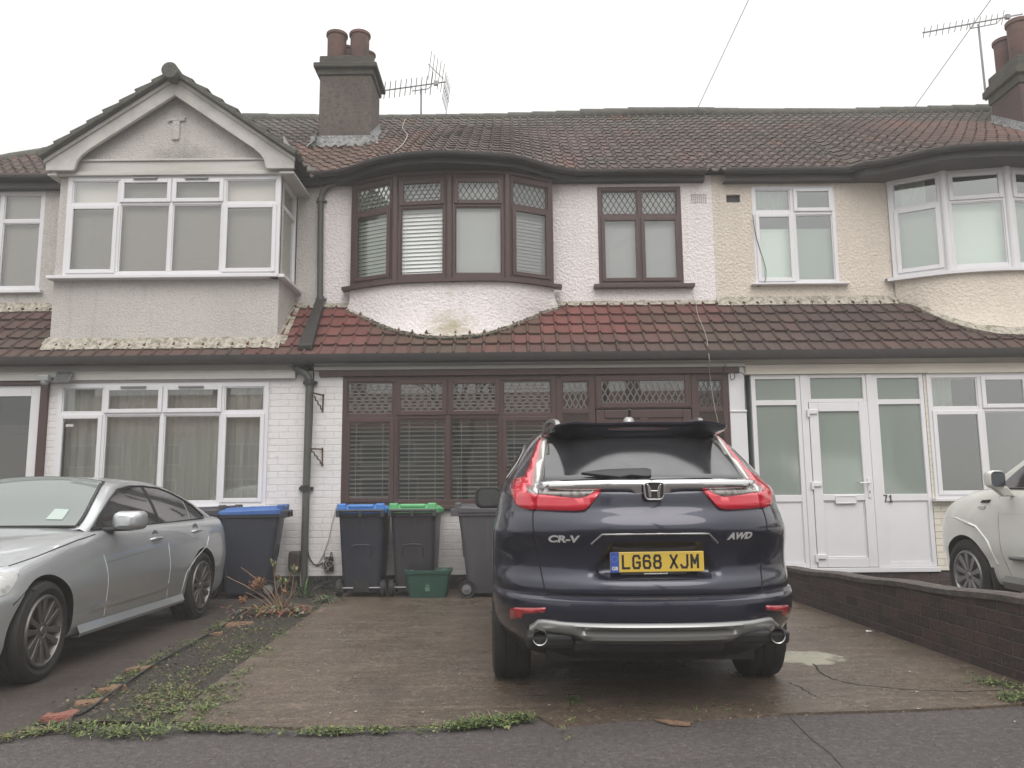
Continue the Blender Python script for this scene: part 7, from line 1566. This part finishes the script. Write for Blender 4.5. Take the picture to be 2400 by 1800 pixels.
for cpx, rad, nn in (((601, 1368), .075, 230), ((610, 1362), .06, 120), ((570, 1405), .05, 120), ((668, 1385), .035, 60), ((652, 1352), .02, 24)):
    c = at(*cpx, hb.y - .02); b = MB()
    for _ in range(nn):
        d = V((rg.gauss(0, 1), rg.gauss(0, 1), rg.gauss(0, .8))).normalized(); p = c + d * rad * rg.uniform(.75, 1.05); t1 = d.cross(V((rg.random(), rg.random(), rg.random()))).normalized(); t2 = d.cross(t1); s = rg.uniform(.008, .014); f = rg.uniform(.6, 1.3); cl = rg.choice([(.21, .105, .06), (.16, .085, .055), (.28, .16, .085)])
        b.add([p - t1 * s, p + t2 * s * .7 + d * .004, p + t1 * s, p - t2 * s * .7 - d * .004], [(0, 1, 2, 3)], 0, tuple(x * f for x in cl))
    b.build('dead_flower_head', m_dead, HY, fix=False)
for tp in tips[:1] + tips[4:7] + tips[14:15]:
    b = MB()
    for _ in range(16): leafblade(b, tp + V((rg.gauss(0, .012), rg.gauss(0, .012), rg.gauss(-.01, .02))), (rg.gauss(0, .5), rg.gauss(0, .5), 1), rg.uniform(.03, .055), rg.uniform(.006, .011), tuple(x * rg.uniform(.8, 1.4) for x in (.17, .19, .075)), .6)
    b.build('leaf_bud', m_leafg, HY, fix=False)
b = MB()
for _ in range(420): leafblade(b, V((hb.x + rg.gauss(-.05, .17), hb.y + rg.gauss(0, .13), .02 + rg.random() * .09)), (rg.gauss(0, 1), rg.gauss(0, 1), rg.uniform(-.2, .5)), rg.uniform(.04, .14), rg.uniform(.004, .014), tuple(x * rg.uniform(.5, 1.2) for x in rg.choice([(.22, .13, .08), (.15, .09, .06), (.26, .2, .11)])), .7)
b.build('fallen_leaves', m_dead, HY, fix=False)
for (px_, py_), lab, nn, hh, an in (((712, 1400), 'tuft of upright grey green strap leaves against the black plinth beside the dead hydrangea', 40, .30, 1.0), ((765, 1408), 'low arching strap leaf plant at the corner of the concrete beside the blue lid bin', 38, .22, .55)):
    c = gp(px_, py_, .02); b = MB(); t = None
    for _ in range(nn):
        a = rg.uniform(0, 2 * math.pi); e = rg.uniform(.5, 1.45) * an; leafblade(b, c + V((rg.gauss(0, .035), rg.gauss(0, .035), 0)), (math.cos(a) * math.cos(e), math.sin(a) * math.cos(e), math.sin(e)), hh * rg.uniform(.6, 1.1), rg.uniform(.006, .011), tuple(x * rg.uniform(.7, 1.3) for x in (.095, .125, .065)), 1.0, 6)
    tag(b.build('strap_leaf_plant', m_leafg, fix=False), lab, 'plant', 'strap leaf plants')
# broken bricks along the bed
m_ob = mat('orange_broken_brick', (.20, .12, .072), .9, layers=[dict(s=18, lo=.45, hi=.7, c=(.12, .08, .05), f=.8)], bump=[dict(s=30, st=.7, di=.02)])
m_rb = mat('red_broken_brick', (.24, .095, .07), .9, layers=[dict(s=18, lo=.45, hi=.7, c=(.15, .08, .06), f=.8)], bump=[dict(s=30, st=.6, di=.02)])
def rock(lab, px_, py_, l, w, h, rz, m_, name='broken_brick'):
    l, w = l * .85, w * .85; c = gp(px_, py_, .01); bm = bmesh.new(); bmesh.ops.create_cube(bm, size=1); bmesh.ops.subdivide_edges(bm, edges=bm.edges[:], cuts=4, use_grid_fill=True)
    M_ = Matrix.Translation((c.x, c.y, h * .12)) @ Matrix.Rotation(rz, 4, 'Z')
    for v in bm.verts:
        k = v.co.normalized() * .62; co = v.co.lerp(k, .35); co = V((co.x * l, co.y * w, co.z * h)); nz_ = mnoise.noise_vector((co * 14) + V((px_, py_, 0))); v.co = M_ @ (co + nz_ * min(l, w, h) * .22)
    me = bpy.data.meshes.new(name); bm.to_mesh(me); bm.free(); me.materials.append(m_); o = bpy.data.objects.new(name, me); link(o); tag(o, lab, 'broken brick', 'broken bricks edging the bed')
rock('flat flaking orange brick slab on the bed below the dead hydrangea', 556, 1466, .34, .22, .06, .3, m_ob); rock('small orange brick lump beside the flat flaking slab', 512, 1490, .10, .08, .07, .2, m_ob)
rock('long pale orange brick lying along the cable beside the silver front wheel', 330, 1572, .24, .10, .06, .9, m_ob); rock('worn orange brick half sunk in grass near the red brick', 262, 1618, .20, .11, .055, .8, m_ob)
rock('greyish orange brick just behind the red brick at the pavement corner', 215, 1650, .20, .10, .05, .7, m_ob); rock('red broken brick at the pavement corner of the bed', 140, 1686, .20, .12, .07, .3, m_rb)
rock('pale orange brick stub under the dead hydrangea', 610, 1440, .26, .10, .03, .5, m_ob)
cable('garden_cable', [gp(x, y, .03) for x, y in [(165, 1708), (170, 1680), (200, 1668), (330, 1648), (320, 1620)]][:3] + [gp(x, y, .035) for x, y in [(260, 1625), (330, 1578), (400, 1535), (470, 1496), (530, 1462), (560, 1440), (600, 1420)]], .008, m_wire, 'black cable lying along the edge of the weedy bed')
for i, (x, y) in enumerate([(706, 1439), (1540, 1530)][:1]):
    c = gp(x, y, .03); b = MB(); b.add([c + V((-.03, -.01, 0)), c + V((.0, -.02, .012)), c + V((.035, 0, .004)), c + V((.01, .02, .02)), c + V((-.02, .018, .008))], [(0, 1, 2, 3, 4)]); tag(b.build('paper_scrap', m_wht, solid=.002), 'white paper scrap on the soil under the dead hydrangea', 'litter')
for (x, y), lab in (((2037, 1480), 'tiny white paper scrap on the concrete in front of the brick wall'),):
    c = gp(x, y, .018); b = MB(); b.add([c + V((-.03, -.015, 0)), c + V((.02, -.02, .006)), c + V((.03, .012, .004)), c + V((-.02, .018, .010))], [(0, 1, 2, 3)]); tag(b.build('paper_scrap', m_wht, solid=.002), lab, 'litter')
# bare patch of exposed sand at the pavement edge
b = MB(); pts = [gp(x, y, .006) for x, y in [(1530, 1688), (1590, 1690), (1620, 1692), (1618, 1702), (1575, 1700)]]; b.prism(pts, (0, 0, .006)); tag(b.build('pavement_patch', m_ob), kind='structure')
# ---------------------------------------------------------------- the other side of the street (seen in the glass and paint)
m_pole = mat('weathered_pole', (.10, .08, .06), .9)
b = MB(); b.tube([(3.4, -8.2, 0), (3.4, -8.2, 10.5)], [.14, .10], 10); tag(b.build('telegraph_pole', m_pole, smooth=60), 'wooden telegraph pole across the street holding the overhead wires', 'pole')
m_or = mat('red_brown_tiles', (.16, .075, .055), .9, layers=[dict(t='wave', s=(0, 0, 6), dist=.5, lo=.4, hi=.6, c=(.10, .055, .045), f=.7)])
m_ow = mat('brown_opposite_brick', (.20, .17, .15), .9); m_od = mat('opposite_dark_glass', (.03, .032, .035), .1)
OY = -32.0
def far_house(i, x0, lab):
    x1 = x0 + 9.6; t = thing('opposite_house', ((x0 + x1) / 2, OY, 0), lab, 'house', 'houses across the street')
    Fo = Fr((0, OY, 0), (1, 0, 0), (0, 1, 0)); b = MB(); b.box(x0, x1 - .02, OY - 7, OY, 0, 5.4); b.build('wall', m_ow, t)
    b = MB(); b.prism([(x0, OY + .4, 5.3), (x0, OY - 3.6, 8.3), (x0, OY - 7.4, 5.3)], (9.58, 0, 0)); rf = b.build('roof', m_or, t)
    b = MB(); b.box(x0 - .4, x0 + .5, OY - 3.4, OY - 2.5, 7, 9.4); b.build('chimney', m_gbrick, rf)
    for u0, u1, z0, z1 in ((.8, 4.4, 3.1, 4.6), (6.2, 8.2, 3.2, 4.6), (.8, 4.6, .8, 2.3), (6.4, 8.0, .1, 2.3)):
        b = MB(); ring(b, Fo, x0 + u0, x0 + u1, z0, z1, .09, -.05, .05); b.fb(Fo, x0 + (u0 + u1) / 2 - .05, x0 + (u0 + u1) / 2 + .05, z0, z1, -.05, .045); w = b.build('window', m_upvc, t); b = MB(); b.quad(Fo(x0 + u0, z0, .02), Fo(x0 + u1, z0, .02), Fo(x0 + u1, z1, .02), Fo(x0 + u0, z1, .02)); b.build('pane', m_od, w)
for i in range(6): far_house(i, -30 + 9.6 * i, ['brown brick house across the street, first of the row mirrored in the glass', 'brown brick house across the street, second of the mirrored row', 'brown brick house across the street, third of the mirrored row', 'brown brick house across the street, fourth of the mirrored row', 'brown brick house across the street, fifth of the mirrored row', 'brown brick house across the street, last of the mirrored row'][i])
TR = thing('bare_street_tree', (-1.7, -7.2, 0), 'bare winter street tree across the street mirrored in the brown window', 'tree'); rt_ = random.Random(3)
m_bark = mat('dark_bark', (.05, .042, .035), .9); b = MB(); c = MB()
def grow(mb, p, d, l, r, k):
    e = p + d * l; mid_ = p.lerp(e, .5) + V((rt_.gauss(0, .05), rt_.gauss(0, .05), 0)) * l; mb.tube([p, mid_, e], [r, r * .85, r * .7], 6)
    if k == 0: return
    for _ in range(3 if k > 2 else 2): grow(c, e, (d + V((rt_.gauss(0, .38), rt_.gauss(0, .38), rt_.gauss(.1, .2)))).normalized(), l * rt_.uniform(.6, .8), r * .62, k - 1)
grow(b, V((-1.7, -7.2, 0)), V((0, 0, 1)), 2.2, .16, 5); b.build('trunk', m_bark, TR, smooth=60); c.build('branches', m_bark, TR)
# ---------------------------------------------------------------- thin damp mist
mh = bpy.data.materials.new('mist'); mh.use_nodes = True; N, L = nt(mh); N.remove(N['Principled BSDF'])
pv = N.new('ShaderNodeVolumePrincipled'); pv.inputs['Color'].default_value = (.98, .965, .945, 1); pv.inputs['Density'].default_value = .0042; pv.inputs['Anisotropy'].default_value = 0.0
L.new(pv.outputs[0], N['Material Output'].inputs['Volume'])
b = MB(); b.box(-72, 72, -72, 72, -1, 12.2); tag(b.build('haze', mh), kind='stuff')
